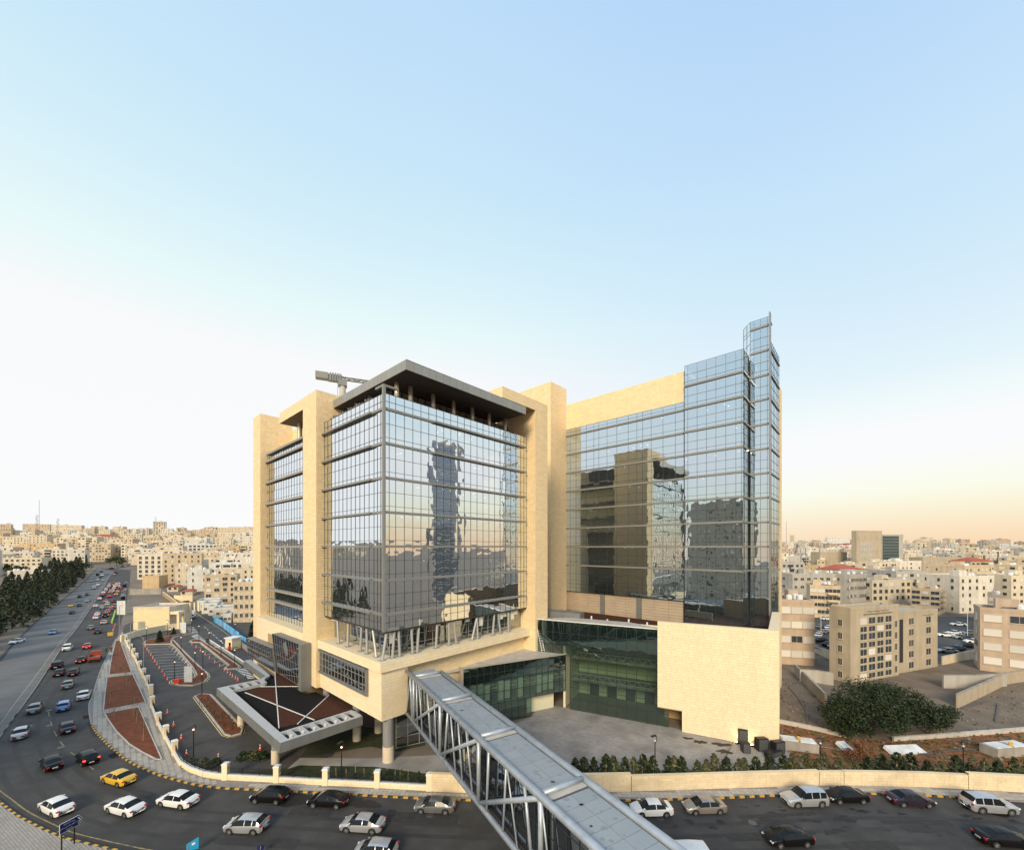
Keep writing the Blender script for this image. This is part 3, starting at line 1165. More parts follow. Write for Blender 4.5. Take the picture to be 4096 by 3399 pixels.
b.prism([(-3.0, 21.2), (-1.2, 21.2), (-1.2, 22.4), (-3.0, 22.4)], 5.5, 13.3)
b.build('bay_end_frame', 'metal_grey', bay)
# --- columns and glazing under the base box
for (u, v, r) in ((.25, .75, .74), (9.2, .7, .6), (9.2, 4.3, .6), (20, .7, .6)):
    c = MB()
    c.lathe([(r + .02, 0), (r + .02, 2.2), (r, 2.21), (r, 6.05)], 20, (v, u, 0), mis=[0, 0, 1, 1])
    c.build('round_column', ['column_stone', 'column_grey'], bld, smooth=False)

# ================================================================ podium: low block, glass hall and stone hall
pod = section('podium')
ID = Vector((9.86, 73.2, 0))
PD = Vector((.898, -.44, 0)).normalized()           # along the glass hall, to the right
PN = Vector((-.44, -.898, 0)).normalized()          # its outward normal
LB0 = Vector((-7.9, 64.2, 0))
LD = (ID - LB0).normalized()
LN = Vector((LD.y, -LD.x, 0))
LL = (ID - LB0).length
# glazing under the raised base box
GU = Vector((-17.0, 58.7, 0))
curtain(pod, GU, LD, LN, even(0, (LB0 - GU).length - .4, 1.6), [.1, 1.6, 3.2, 4.7, 6.0], 'glass_dark', mmat='mullion_pale', mull=.08, M=MINV)
b = MB()
b.obox(GU + LD * 5 - LN * 3 + Vector((0, 0, 3)), LD * 4.8, LN * .1, Vector((0, 0, 2.95)))
xf(b, MINV).build('back_wall', 'dark_inside', pod)
# low block: glass front
curtain(pod, LB0, LD, LN, even(0, LL - .1, 1.25), [3.4, 5.35, 7.3, 8.6, 9.95], 'glass_green', mull=.08, M=MINV,
        skip=lambda x, z: z > 7.35)
curtain(pod, LB0, LD, LN, even(0, LL - .1, 1.25), [7.3, 8.6, 9.95], 'glass_greendark', mull=.08, M=MINV)
curtain(pod, LB0, LD, LN, even(0, 12.6, 1.25), [.1, 1.6, 3.4], 'glass_green', M=MINV)
b = MB()
back = [LB0 + LD * .1 - LN * .25, ID - LN * .25 - LD * .2, WV(30, -1.5), WV(29.9, .8), WV(9, .8)]
b.prism([(p.x, p.y) for p in back], 9.7, 10.0)
xf(b, MINV).build('low_roof', 'concrete_pale', pod)
b = MB()
b.obox(LB0 + LD * (LL / 2) + LN * .05 + Vector((0, 0, 10.06)), LD * (LL / 2), LN * .16, Vector((0, 0, .09)))
b.obox(LB0 - LD * .22 - LN * .3 + Vector((0, 0, 5.1)), LD * .2, LN * .7, Vector((0, 0, 5.05)))
xf(b, MINV).build('edge_frame', 'column_bronze', pod)
b = MB()
b.obox(LB0 + LD * (LL / 2) - LN * 4.5 + Vector((0, 0, 5)), LD * (LL / 2 - 1), LN * .1, Vector((0, 0, 4.7)))
xf(b, MINV).build('room_wall', 'room_wall', pod)
b = MB()
b.obox(LB0 + LD * (LL / 2) - LN * 2.3 + Vector((0, 0, 3.4)), LD * (LL / 2 - .2), LN * 2.1, Vector((0, 0, .15)))
b.obox(LB0 + LD * (LL / 2) - LN * 2.3 + Vector((0, 0, 7.3)), LD * (LL / 2 - .2), LN * 2.1, Vector((0, 0, .12)))
xf(b, MINV).build('floor_slab', 'room_floor', pod)
b = MB()
for k in range(int(LL / 1.25)):
    if rng.random() < .6:
        b.obox(LB0 + LD * (k * 1.25 + .62) - LN * .5 + Vector((0, 0, 5.3)), LD * .55, LN * .03, Vector((0, 0, 1.75 * rng.uniform(.6, 1))))
stuff(xf(b, MINV).build('blinds', 'blind', pod))
b = MB()
for zz_ in (5.9, 6.6):
    p, q = LB0 - LN * .35 + LD * .3, ID - LN * .35 - LD * .4
    b.tube(p + Vector((0, 0, zz_)), q + Vector((0, 0, zz_)), .05, .05, 5)
for k in range(int(LL / .8)):
    b.tube(LB0 - LN * .35 + LD * (k * .8 + .3) + Vector((0, 0, 5.9 if k % 2 else 6.6)), LB0 - LN * .35 + LD * (k * .8 + 1.1) + Vector((0, 0, 6.6 if k % 2 else 5.9)), .04, .04, 4)
stuff(xf(b, MINV).build('inside_truss', 'white_trim', pod))
# wall under the overhang beyond the ground-floor glass
b = MB()
b.obox(LB0 + LD * 15.4 - LN * 1.6 + Vector((0, 0, 1.65)), LD * 2.8, LN * .1, Vector((0, 0, 1.6)))
xf(b, MINV).build('undercroft_wall', 'room_wall', pod)
# glass hall
S0, S1 = -5.9, 17.5
hall_cols = even(0, S1 - S0, 1.72)
ho = ID + PD * S0
curtain(pod, ho, PD, PN, hall_cols, [.1, 2.1, 4.1, 6.1, 8.0, 9.9, 11.6], 'glass_green', mull=.08, M=MINV, skip=lambda x, z: (x + S0 < .05 and z < 10) or (x + S0 > 15.9 and z > 3.3))
curtain(pod, ho, PD, PN, hall_cols, [11.6, 13.8, 15.9], 'glass_greendark', mull=.08, M=MINV)
b = MB()
b.obox(ho + PD * ((S1 - S0) / 2) + PN * .03 + Vector((0, 0, 15.98)), PD * ((S1 - S0) / 2), PN * .12, Vector((0, 0, .07)))
xf(b, MINV).build('edge_frame', 'white_trim', pod)
b = MB()
rp = [ho - PN * .3, ID + PD * 31 - PN * .5, ID + PD * 31 - PN * .5 + Vector((.56, .83, 0)) * 15, WV(XW + .4, -30), WV(XW + .4, 9), WV(49, 9), WV(34, 3)]
b.prism([(p.x, p.y) for p in rp], 13.2, 13.5)
xf(b, MINV).build('hall_roof', 'gravel_brown', pod)
b = MB()
for k in range(26):
    p = ho - PN * .45 + PD * (k * .86)
    b.obox(p - PN * (.9 + 1.6 * sstep(0, 6, k) * (1 - sstep(18, 26, k))) + Vector((0, 0, 15.7)), PD * .41, PN * (.85 + 1.6 * sstep(0, 6, k) * (1 - sstep(18, 26, k))), Vector((0, 0, .06)))
stuff(xf(b, MINV).build('roof_planks', 'concrete_pale', pod))
for k in range(5):
    b = MB()
    q = ID + PD * (k * 3.6 - 1) - PN * (6 + (k % 2) * 2)
    b.tube((q.x, q.y, 13.5), (q.x, q.y, 15.9), .16, .16, 8)
    xf(b, MINV).build('vent_pipe', 'white_trim', pod)
b = MB()
q = ID + PD * -3 - PN * 7
b.obox(q + Vector((0, 0, 15)), PD * 4, PN * 1.5, Vector((0, 0, 1.6)))
xf(b, MINV).build('skylight_box', 'metal_grey', pod)
# inside the hall
b = MB()
b.obox(ID + PD * 8.5 - PN * 9 + Vector((0, 0, 7.5)), PD * 10, PN * .1, Vector((0, 0, 7.4)))
b.obox(ID + PD * -.4 - PN * 4.5 + Vector((0, 0, 7.5)), PD * .2, PN * 4.2, Vector((0, 0, 7.4)))
xf(b, MINV).build('room_wall', 'room_wall', pod)
b = MB()
b.obox(ID + PD * 8 - PN * 6.6 + Vector((0, 0, 4.2)), PD * 8.5, PN * 2.3, Vector((0, 0, .25)))
b.obox(ID + PD * 8 - PN * 6.6 + Vector((0, 0, 8.4)), PD * 8.5, PN * 2.3, Vector((0, 0, .25)))
xf(b, MINV).build('gallery', 'concrete', pod)
b = MB()
for zz_ in (4.5, 5.4, 8.7, 9.6):
    b.tube(ID + PD * .3 - PN * 4.2 + Vector((0, 0, zz_)), ID + PD * 16 - PN * 4.2 + Vector((0, 0, zz_)), .05, .05, 5)
for k in range(18):
    for zz_ in (4.5, 8.7):
        b.tube(ID + PD * (.3 + k * .9) - PN * 4.2 + Vector((0, 0, zz_ + .9 * (k % 2))), ID + PD * (1.2 + k * .9) - PN * 4.2 + Vector((0, 0, zz_ + .9 * ((k + 1) % 2))), .04, .04, 4)
stuff(xf(b, MINV).build('gallery_railing', 'white_trim', pod))
for k, s in enumerate((3, 6.5, 10, 13.5)):
    b = MB()
    b.obox(ID + PD * s - PN * 8.8 + Vector((0, 0, 1.6)), PD * .9, PN * .06, Vector((0, 0, 1.5)))
    xf(b, MINV).build('inside_door', 'dark_inside', pod)
# stone hall
hs = section('stone_hall')
SB0, SB1, ZT = 15.9, 32.6, 17.2
fo = ID + PN * .7
b = MB()
corner = fo + PD * SB1
sd = Vector((.56, .83, 0)).normalized()
poly = [fo + PD * SB0, fo + PD * SB1, corner + sd * 20.5, corner + sd * 20.5 - PD * 1.2, corner - PD * 1.2 - PN * 1.0, fo + PD * SB0 - PN * 1.0]
b.prism([(p.x, p.y) for p in poly], 3.3, ZT)
poly2 = [fo + PD * 19.6, fo + PD * SB1, corner + sd * 20.5, corner + sd * 20.5 - PD * 1.2, corner - PD * 1.2 - PN * 1.0, fo + PD * 19.6 - PN * 1.0]
b.prism([(p.x, p.y) for p in poly2], 0, 3.29)
b.obox(fo + PD * 18.4 - PN * 5 + Vector((0, 0, 1.7)), PD * 1.9, PN * .15, Vector((0, 0, 1.65)))
xf(b, MINV).build('wall_core', 'stone_joint', hs)
st = [(x0 + SB0, x1 + SB0, z0, z1) for x0, x1, z0, z1 in stones_on(0, 0, 0, SB1 - SB0, ZT, course=.43, holes=[(0, 3.7, 0, 3.3)], seed=31)]
st.sort(key=lambda q: -q[1])
rest = MB()
for i, q in enumerate(st):
    lean = lambda P: P
    if i < SINGLE['cladding_stone']:
        m = MB()
        stone_mb(m, fo, PD, PN, [q])
        weld(xf(m, MINV)).build('cladding_stone', 'stone_pale', hs)
    else:
        stone_mb(rest, fo, PD, PN, [q])
sn = Vector((sd.y, -sd.x, 0))
stone_mb(rest, corner, sd, sn, stones_on(0, 0, 0, 20.5, ZT, course=.43, seed=32))
stuff(weld(xf(rest, MINV)).build('cladding_stones', 'stone_pale', hs))
b = MB()
b.prism([(p.x, p.y) for p in [q + Vector((0, 0, 0)) for q in poly]], ZT, ZT + .12)
xf(b, MINV).build('coping', 'stone_pale', hs)

# crane for window cleaning on the tower roof
crane = thing('roof_crane', 'grey maintenance crane with horizontal jib standing on the tower roof', 'crane', WV(4.6, 22.5, 55.7))
crane.scale = (.74, .74, .74)
CD = Vector((.93, .37, 0)).normalized()
CN = Vector((-CD.y, CD.x, 0))
b = MB()
b.tube((0, 0, 0), (0, 0, 4.2), .75, .75, 14)
b.build('mast', 'concrete_pale', crane, smooth=False)
b = MB()
b.obox(CD * 6.5 + Vector((0, 0, 6.5)), CD * 6.5, CN * .3, Vector((0, 0, .08)))
b.obox(CD * 6.5 + Vector((0, 0, 5.85)), CD * 6.5, CN * .3, Vector((0, 0, .08)))
for k in range(12):
    for s in (-.28, .28):
        b.tube(CD * (k * 1.08) + CN * s + Vector((0, 0, 5.85 if k % 2 else 6.5)), CD * (k * 1.08 + 1.08) + CN * s + Vector((0, 0, 6.5 if k % 2 else 5.85)), .07, .07, 4)
for k in range(6):
    b.obox(CD * (1.6 + k * 1.7) - CN * .36 + Vector((0, 0, 6.2)), CD * .45, CN * .03, Vector((0, 0, .2)), 1)
b.build('jib', ['crane_grey', 'metal_grey'], crane)
b = MB()
b.obox(-CD * 4.6 + Vector((0, 0, 6.1)), CD * 1.4, CN * .9, Vector((0, 0, .75)))
b.build('counterweight', 'crane_grey', crane)
b = MB()
b.obox(-CD * 1.6 + Vector((0, 0, 5.9)), CD * 1.6, CN * .7, Vector((0, 0, .75)))
for k in range(5):
    b.obox(-CD * (.5 + k * .55) - CN * .75 + Vector((0, 0, 6.0)), CD * .18, CN * .12, Vector((0, 0, .95)))
b.obox(Vector((0, 0, 4.9)), CD * 1.0, CN * .9, Vector((0, 0, .7)))
b.build('machine_house', 'metal_grey', crane)
b = MB()
for s in (-.25, .25):
    b.tube(CN * s - CD * 1.1, CN * s - CD * 1.1 + Vector((0, 0, 5)), .04, .04, 4)
for k in range(14):
    b.tube(CN * -.25 - CD * 1.1 + Vector((0, 0, .3 * k + .3)), CN * .25 - CD * 1.1 + Vector((0, 0, .3 * k + .3)), .03, .03, 4)
b.build('ladder', 'metal_grey', crane)
# ================================================================ ground, roads, pavements
def gridlines(a, b, fine, coarse, lo, hi):
    out, x = [], a
    while x < b:
        out.append(x)
        x += fine if lo <= x < hi else coarse
    out.append(b)
    return out


xs = gridlines(-3600, 3600, 22, 90, -1100, 1100)
ys = gridlines(-400, 5000, 16, 80, 90, 1500)
b = MB()
for y in ys:
    for x in xs:
        b.v.append((x, y, hgt(x, y) - .06))
nx = len(xs)
for j in range(len(ys) - 1):
    for i in range(nx - 1):
        b.f.append((j * nx + i, j * nx + i + 1, (j + 1) * nx + i + 1, (j + 1) * nx + i))
        b.m.append(0)
struct(b.build('ground', 'earth', smooth=True))


def GL(pts, step=1.0, z=0.0):
    return smooth_line([G(x, y) + Vector((0, 0, z)) for x, y in pts], step)


def c1(x, y):
    return (x * .5238, 2000 + y * .5238)


def c2(x, y):
    return (x * .5238, 2700 + y * .5238)


def cp(x, y):      # parking detail
    return (500 + x * .2857, 2350 + y * .2857)


KERB_FAR = [(523, 2280), (521, 2300), (518, 2330), (513, 2360), (507, 2400), (497, 2440), (480, 2500), (464, 2555)]
KERB = [(464, 2555), (434, 2615), (403, 2681), (369, 2786), (356, 2820), (361, 2873), (377, 2920), (419, 2967), (471, 3014), (524, 3051), (602, 3088),
        (681, 3114), (786, 3140), (890, 3153), (1031, 3160), (1240, 3170), (1424, 3180), (1660, 3193), (1858, 3201), (2160, 3204), (2467, 3203), (2733, 3197),
        (2900, 3192), (3120, 3182), (3376, 3175), (3650, 3180), (3900, 3196), (4200, 3215), (4700, 3245)]
WALL = [(490, 2524), (516, 2576), (547, 2644), (576, 2702), (600, 2760), (610, 2820), (634, 2904), (663, 2957), (699, 3025), (723, 3067), (760, 3090),
        (817, 3111), (901, 3122), (1108, 3133), (1303, 3144), (1510, 3154), (1717, 3166), (1900, 3172), (2160, 3173), (2420, 3169), (2733, 3161), (3133, 3148),
        (3370, 3142), (3700, 3150), (4096, 3172), (4700, 3205)]
ROAD_L = [(390, 2270), (361, 2299), (293, 2361), (230, 2414), (157, 2471), (89, 2534)]
ROAD_R = KERB_FAR
kerb = GL(KERB, .75)
wall_l = GL(WALL, .75)
# far carriageways
A = resample(GL(ROAD_L, 4), 110)
B = resample(GL(ROAD_R, 4), 110)
b = MB()
cols_n = 12
for k in range(cols_n):
    P = [x.lerp(y, k / cols_n) for x, y in zip(A, B)]
    Q = [x.lerp(y, (k + 1) / cols_n) for x, y in zip(A, B)]
    for L_ in (P, Q):
        for p in L_:
            p.z = hgt(p.x, p.y)
    strip(b, P, Q, .015)
farroad = b
near = [(p.x, p.y, .015) for p in kerb] + [(70, 25, .015), (-20, 25, .015), (-60, 5, .015), (-150, -30, .015), (-220, 40, .015)]
near += [(q.x, q.y, .015) for q in (G(-250, 2850), G(-60, 2690), G(0, 2628), G(31, 2592), A[-1])]
farroad.face(near)
struct(farroad.build('road', 'asphalt'))
# lighter worn carriageway left of the median
b = MB()
ML = [(452, 2285), (432, 2310), (408, 2348), (360, 2420), (298, 2505), (243, 2568), (190, 2642), (122, 2735), (76, 2795), (0, 2900), (-120, 3060)]
MR = [(455, 2285), (437, 2310), (416, 2348), (372, 2420), (313, 2505), (262, 2568), (213, 2642), (152, 2735), (110, 2795), (22, 2915), (-90, 3075)]
mA, mB = GL(ML, 2), GL(MR, 2)
n = 130
mA, mB = resample(mA, n), resample(mB, n)
for p in mA + mB:
    p.z = hgt(p.x, p.y)
LA = resample(GL([(393, 2270), (366, 2299), (300, 2361), (238, 2414), (168, 2471), (101, 2534), (45, 2592), (12, 2635), (-60, 2700), (-250, 2860)], 3), n)
for k in range(6):
    P, Q = [x.lerp(y, k / 6) for x, y in zip(LA, mA)], [x.lerp(y, (k + 1) / 6) for x, y in zip(LA, mA)]
    for p in P + Q:
        p.z = hgt(p.x, p.y)
    strip(b, P, Q, .03)
struct(b.build('road_surface', 'asphalt_old'))
b = MB()
strip(b, mA, mB, .19)
for S_ in (mA, mB):
    for p, q in zip(S_, S_[1:]):
        b.face([(p.x, p.y, p.z + .01), (q.x, q.y, q.z + .01), (q.x, q.y, q.z + .19), (p.x, p.y, p.z + .19)])
med = struct(b.build('median_strip', 'median_fill'))
# kerb stones of the median
km = {}
for nm, m in (('y', 'kerb_yellow'), ('k', 'kerb_black'), ('g', 'kerb_grey')):
    t = MB()
    t.box(-.5, .5, -.11, .11, 0, .17, bottom=False)
    t.box(-.49, .49, -.09, .09, .17, .185, bottom=False)
    km[nm] = t.mesh('kerb_stone', m)


def kerbs(parent, line, pick, ln, z=0.0, name='kerb_stone', far=1e9):
    pts = smooth_line(line, ln)
    rest = MB()
    for i, (p, q) in enumerate(zip(pts, pts[1:])):
        c, d = (p + q) / 2, q - p
        if c.length > far:
            ay = Vector((-d.y, d.x, 0)).normalized()
            rest.obox(c + Vector((0, 0, z + .09)), d * .5, ay * .11, Vector((0, 0, .095)))
            continue
        o = link(name, km[pick(i)], parent, (c.x, c.y, c.z + z), math.atan2(d.y, d.x))
        o.scale = (d.length * .97, 1, 1)
    if rest.v:
        stuff(rest.build('kerb_stones', 'kerb_grey', parent))


kerbs(med, mA, lambda i: 'g', 2.0, far=115)
kerbs(med, mB, lambda i: 'k' if i % 2 else 'g', 2.0, far=115)

# pavement beside the building plot
pav = MB()
zone = [(p.x, p.y) for p in kerb] + [(p.x, p.y) for p in reversed(wall_l)]
pav.prism(zone, -.05, .13)
pave = struct(pav.build('pavement', 'paver_joint'))
i0 = next(i for i, p in enumerate(kerb) if p.y < G(377, 2920).y and p.x > -100)
kerbs(pave, kerb[i0 - 4:-22], lambda i: 'y' if i % 2 else 'k', .62, z=.0)
kerbs(pave, kerb[:i0 - 3], lambda i: 'g', 1.6, z=.0)
BED = [[c2(*q) for q in ((800, 298), (1058, 250), (1236, 652), (1192, 648), (1080, 590), (985, 530), (890, 435), (830, 350))],
       [c1(*q) for q in ((818, 1358), (1015, 1336), (1112, 1548), (790, 1610), (800, 1500))],
       [c1(*q) for q in ((884, 1078), (915, 1074), (1004, 1318), (832, 1338), (850, 1220))]]
beds = [[(lambda g: (g.x, g.y))(G(*q)) for q in B_] for B_ in BED]
for k, B_ in enumerate(beds):
    m = MB()
    m.prism(B_, .05, .20)
    o = struct(m.build('planting_bed', 'red_soil'))
    kb = MB()
    P = [Vector((x, y, 0)) for x, y in B_]
    for p, q in zip(P, P[1:] + P[:1]):
        d = q - p
        if d.length > .3:
            kb.obox((p + q) / 2 + Vector((0, 0, .14)), d * .5, Vector((-d.y, d.x, 0)).normalized() * .07, Vector((0, 0, .09)))
    kb.build('bed_edging', 'concrete_pale', o)


def tiles(parent, poly, ang, size, z, m, holes=(), singles=0, name='paving_slab', gap=.02):
    ca, sa = math.cos(ang), math.sin(ang)
    loc = [(x * ca + y * sa, -x * sa + y * ca) for x, y in poly]
    x0, x1 = min(p[0] for p in loc), max(p[0] for p in loc)
    y0, y1 = min(p[1] for p in loc), max(p[1] for p in loc)
    out = []
    i = 0
    y = y0
    while y < y1:
        x = x0 + (size[0] * .5 if i % 2 and size[0] != size[1] else 0)
        while x < x1:
            cx, cy = x + size[0] / 2, y + size[1] / 2
            ok = True
            for dx, dy in ((-.5, -.5), (.5, -.5), (.5, .5), (-.5, .5)):
                px, py = cx + dx * size[0], cy + dy * size[1]
                wx, wy = px * ca - py * sa, px * sa + py * ca
                if not in_poly(wx, wy, poly) or any(in_poly(wx, wy, h) for h in holes):
                    ok = False
                    break
            if ok:
                out.append((cx * ca - cy * sa, cx * sa + cy * ca))
            x += size[0]
        y += size[1]
        i += 1
    out.sort(key=lambda q: q[0] ** 2 + q[1] ** 2)
    t = MB()
    t.box(-size[0] / 2 + gap, size[0] / 2 - gap, -size[1] / 2 + gap, size[1] / 2 - gap, 0, .03, bottom=False)
    me = t.mesh(name, m)
    rest = MB()
    ax, ay = Vector((ca, sa, 0)) * (size[0] / 2 - gap), Vector((-sa, ca, 0)) * (size[1] / 2 - gap)
    for k, (x, y) in enumerate(out):
        zz_ = z + rng.uniform(-.004, .004)
        if k < singles:
            link(name, me, parent, (x, y, zz_), ang)
        else:
            c = Vector((x, y, zz_ + .03))
            rest.face([c - ax - ay, c + ax - ay, c + ax + ay, c - ax + ay])
    if rest.v:
        stuff(rest.build(name + 's', m, parent))


# left part follows the plot wall, right part follows the street
pl = WALL
ang_l = math.atan2(*(lambda d: (d.y, d.x))(G(634, 2904) - G(547, 2644)))
left_zone = [q for q in zone]
cut = G(900, 3140)
zl = [(p.x, p.y) for p in kerb[::3] if p.x < cut.x] + [(p.x, p.y) for p in reversed(wall_l[::3]) if p.x < cut.x]
zr = [(p.x, p.y) for p in kerb[::5] if cut.x <= p.x < 75] + [(p.x, p.y) for p in reversed(wall_l[::5]) if cut.x <= p.x < 75]
tiles(pave, zl, ang_l, (.55, .55), .125, 'paver', beds)
tiles(pave, zr, math.atan2(*(lambda d: (d.y, d.x))(G(2733, 3197) - G(1031, 3160))), (.55, .55), .125, 'paver', singles=300)

# camera-side corner pavement, lower left
CK = [c2(*q) for q in ((-700, 420), (-300, 740), (0, 975), (130, 1075), (300, 1165), (470, 1240), (700, 1300), (850, 1334), (1200, 1400), (2000, 1480))]
ck = GL(CK, .7)
cpoly = [(p.x, p.y) for p in ck] + [(10, 22), (-60, 4), (-120, 10)]
m = MB()
m.prism(cpoly, -.05, .13)
cpav = struct(m.build('corner_pavement', 'paver_joint'))
kerbs(cpav, ck, lambda i: 'y' if i % 2 else 'k', .62)
tiles(cpav, [(p.x, p.y) for p in ck[::6]] + [(-18, 30), (-45, 26), (-70, 40)], R(-28), (.42, .21), .125, 'paver')
# yellow edge line on the road
ln = offset_line(ck, .75)
ln2 = offset_line(ck, .88)
m = MB()
strip(m, ln, ln2, .023)
struct(m.build('edge_line', 'paint_faint'))

# plot: parking asphalt
lot = [(p.x, p.y) for p in wall_l if p.x < G(1150, 3130).x]
LOTPX = [(1150, 3100), (1330, 3020), (1380, 2900), (1250, 2780), (1080, 2650), (1000, 2480), (900, 2430), (762, 2432), (700, 2436), (560, 2470), (500, 2500)]
lot += [(lambda g: (g.x, g.y))(G(*q)) for q in LOTPX]
m = MB()
m.face([(x, y, .03) for x, y in lot])
struct(m.build('car_park', 'asphalt_lot'))
# planted strip and lawn behind the front wall
gl = [(1120, 3110), (1300, 3122), (1510, 3132), (1717, 3142), (1900, 3148), (1900, 3100), (1717, 3040), (1640, 3060), (1480, 3050), (1200, 3040), (1150, 3070), (920, 3095), (905, 3110)]
m = MB()
m.face([(*(lambda g: (g.x, g.y))(G(*q)), .05) for q in gl])
struct(m.build('lawn', 'lawn'))
under = [(1200, 3030), (1480, 2985), (1580, 3005), (1700, 2980), (1690, 2940), (1400, 2900), (1250, 2960)]
m = MB()
m.face([(*(lambda g: (g.x, g.y))(G(*q)), .056) for q in under])
struct(m.build('lawn', 'lawn'))
m = MB()
walk = [(1150, 3075), (1200, 3032), (1480, 3034), (1750, 3020), (1900, 3090), (1900, 3120), (1500, 3066), (1200, 3060)]
m.prism([(lambda g: (g.x, g.y))(G(*q)) for q in walk], 0, .09)
struct(m.build('footpath', 'paver_plaza'))
# plaza
PZ = [(1860, 3060), (2050, 2895), (2123, 2868), (2160, 2815), (2263, 2830), (2671, 2905), (2768, 2930), (2935, 2968), (2870, 3080), (2280, 3085), (2100, 3090)]
pz = [(lambda g: (g.x, g.y))(G(*q)) for q in PZ]
m = MB()
m.prism(pz, 0, .07)
plaza = struct(m.build('plaza', 'paver_joint'))
tiles(plaza, pz, math.atan2(PD.y, PD.x), (.6, .3), .06, 'paver_plaza', gap=.008)
# hedge bed behind the solid wall
m = MB()
m.face([(*(lambda g: (g.x, g.y))(G(*q)), .055) for q in ((1900, 3165), (2420, 3162), (3133, 3141), (3133, 3100), (2870, 3092), (2280, 3094), (1900, 3130))])
struct(m.build('hedge_bed', 'lawn'))
# gravel patch at the stone hall corner, soil and sand beyond
m = MB()
m.face([(*(lambda g: (g.x, g.y))(G(*q)), .05) for q in ((2935, 2968), (3095, 2994), (3160, 3000), (3150, 3100), (3050, 3112), (2870, 3098))])
struct(m.build('gravel_patch', 'gravel_pale'))
m = MB()
m.face([(*(lambda g: (g.x, g.y))(G(*q)), .045) for q in ((3098, 2994), (3112, 2890), (3200, 2905), (3380, 2950), (3560, 2965), (3800, 2945), (4096, 2925), (4500, 2900), (4700, 3180), (4096, 3165), (3700, 3143), (3370, 3138), (3133, 3145))])
struct(m.build('soil_slope', 'orange_soil'))
m = MB()
m.face([(*(lambda g: (g.x, g.y))(G(*q)), .04) for q in ((3100, 2900), (3100, 2560), (3330, 2600), (3900, 2640), (4500, 2600), (4800, 2900), (4096, 2930), (3560, 2960), (3300, 2930))])
struct(m.build('sand_lot', 'sand_lot'))
def heading0(p):
    k = min(range(len(kerb)), key=lambda i: (kerb[i].x - p.x) ** 2 + (kerb[i].y - p.y) ** 2)
    d_ = kerb[max(0, k - 2)] - kerb[min(len(kerb) - 1, k + 2)]
    return math.atan2(d_.y, d_.x)


# dark stains on the street
rs = random.Random(5)
spots = [(900 + 980 * .5238, 2950 + 490 * .5238, 1.6), (900 + 1100 * .5238, 2950 + 505 * .5238, 1.5), (900 + 560 * .5238, 2950 + 465 * .5238, 2.4), (900 + 740 * .5238, 2950 + 480 * .5238, 1.2),
         (900 + 1270 * .5238, 2950 + 560 * .5238, .5)]
for k in range(40):
    spots.append((rs.uniform(3020, 4096), rs.uniform(3215, 3340), rs.uniform(.25, .9)))
for k in range(26):
    spots.append((rs.uniform(2400, 3400), rs.uniform(3225, 3310), rs.uniform(.2, .6)))
m = MB()
for x, y, r in spots:
    c = G(x, y)
    pts = []
    for i in range(11):
        t = i / 11 * 2 * math.pi
        q = r * rs.uniform(.45, 1.1)
        pts.append((c.x + math.cos(t) * q * 1.3, c.y + math.sin(t) * q * .6, .0215 + rs.random() * .003))
    m.face(pts)
struct(stuff(m.build('oil_stains', 'oil_patch')))
m = MB()
for x, y, r in ((2000 + 1310 * .5714, 2200 + 1320 * .5714, .8), (2000 + 1400 * .5714, 2200 + 1345 * .5714, .9), (2000 + 1550 * .5714, 2200 + 1365 * .5714, 1.3), (2000 + 1575 * .5714, 2200 + 1415 * .5714, 1.1)):
    c = G(x, y)
    pts = []
    for i in range(13):
        t = i / 13 * 2 * math.pi
        q = r * rs.uniform(.4, 1.1)
        pts.append((c.x + math.cos(t) * q * 1.2, c.y + math.sin(t) * q * .7, .1))
    m.face(pts)
struct(m.build('wet_patch', 'oil_patch'))

# repaired patches, drains and manhole covers in the carriageway
m = MB()
rs = random.Random(15)
for k in range(26):
    x, y = (rs.uniform(900, 3900), rs.uniform(3235, 3390)) if k % 2 else (rs.uniform(120, 620), rs.uniform(2650, 3200))
    if k % 2 == 0 and x > 330 + (y - 2700) * .55:
        continue
    c = G(x, y)
    h = heading0(c)
    ax, ay = Vector((math.cos(h), math.sin(h), 0)) * rs.uniform(.6, 4.5), Vector((-math.sin(h), math.cos(h), 0)) * rs.uniform(.25, .9)
    m.face([tuple(c + ax * i + ay * j + Vector((0, 0, .026 + k * .0003))) for i, j in ((-1, -1), (1, -1), (1, 1), (-1, 1))])
struct(m.build('road_patches', 'asphalt_patch'))
m = MB()
for x, y in (c2(375, 268), c2(375, 383), c2(465, 550), (1390, 3300), (2640, 3270), (3010, 3290), (400, 2640), (1720, 3260)):
    c = G(x, y)
    m.face([(c.x + .42 * math.cos(t), c.y + .42 * math.sin(t), .034) for t in [i / 16 * 6.283 for i in range(16)]])
struct(m.build('manhole_covers', 'steel_dark'))
m = MB()
for x, y in (c2(658, 318), c2(868, 615)):
    c = G(x, y)
    h = heading0(c)
    ax, ay = Vector((math.cos(h), math.sin(h), 0)), Vector((-math.sin(h), math.cos(h), 0))
    for q in range(9):
        m.obox(c + ax * (q * .22 - .9) + Vector((0, 0, .03)), ax * .07, ay * .4, Vector((0, 0, .012)))
struct(m.build('drain_grates', 'under_dark'))
# worn wheel tracks following the lanes
m = MB()
for k, off in enumerate((-4.2, -5.9, -8.0, -9.7)):
    a_ = offset_line(kerb[6:-20:3], off - .28)
    b_ = offset_line(kerb[6:-20:3], off + .28)
    strip(m, a_, b_, .0185 + k * .0004)
struct(m.build('wheel_tracks', 'tyre_track'))
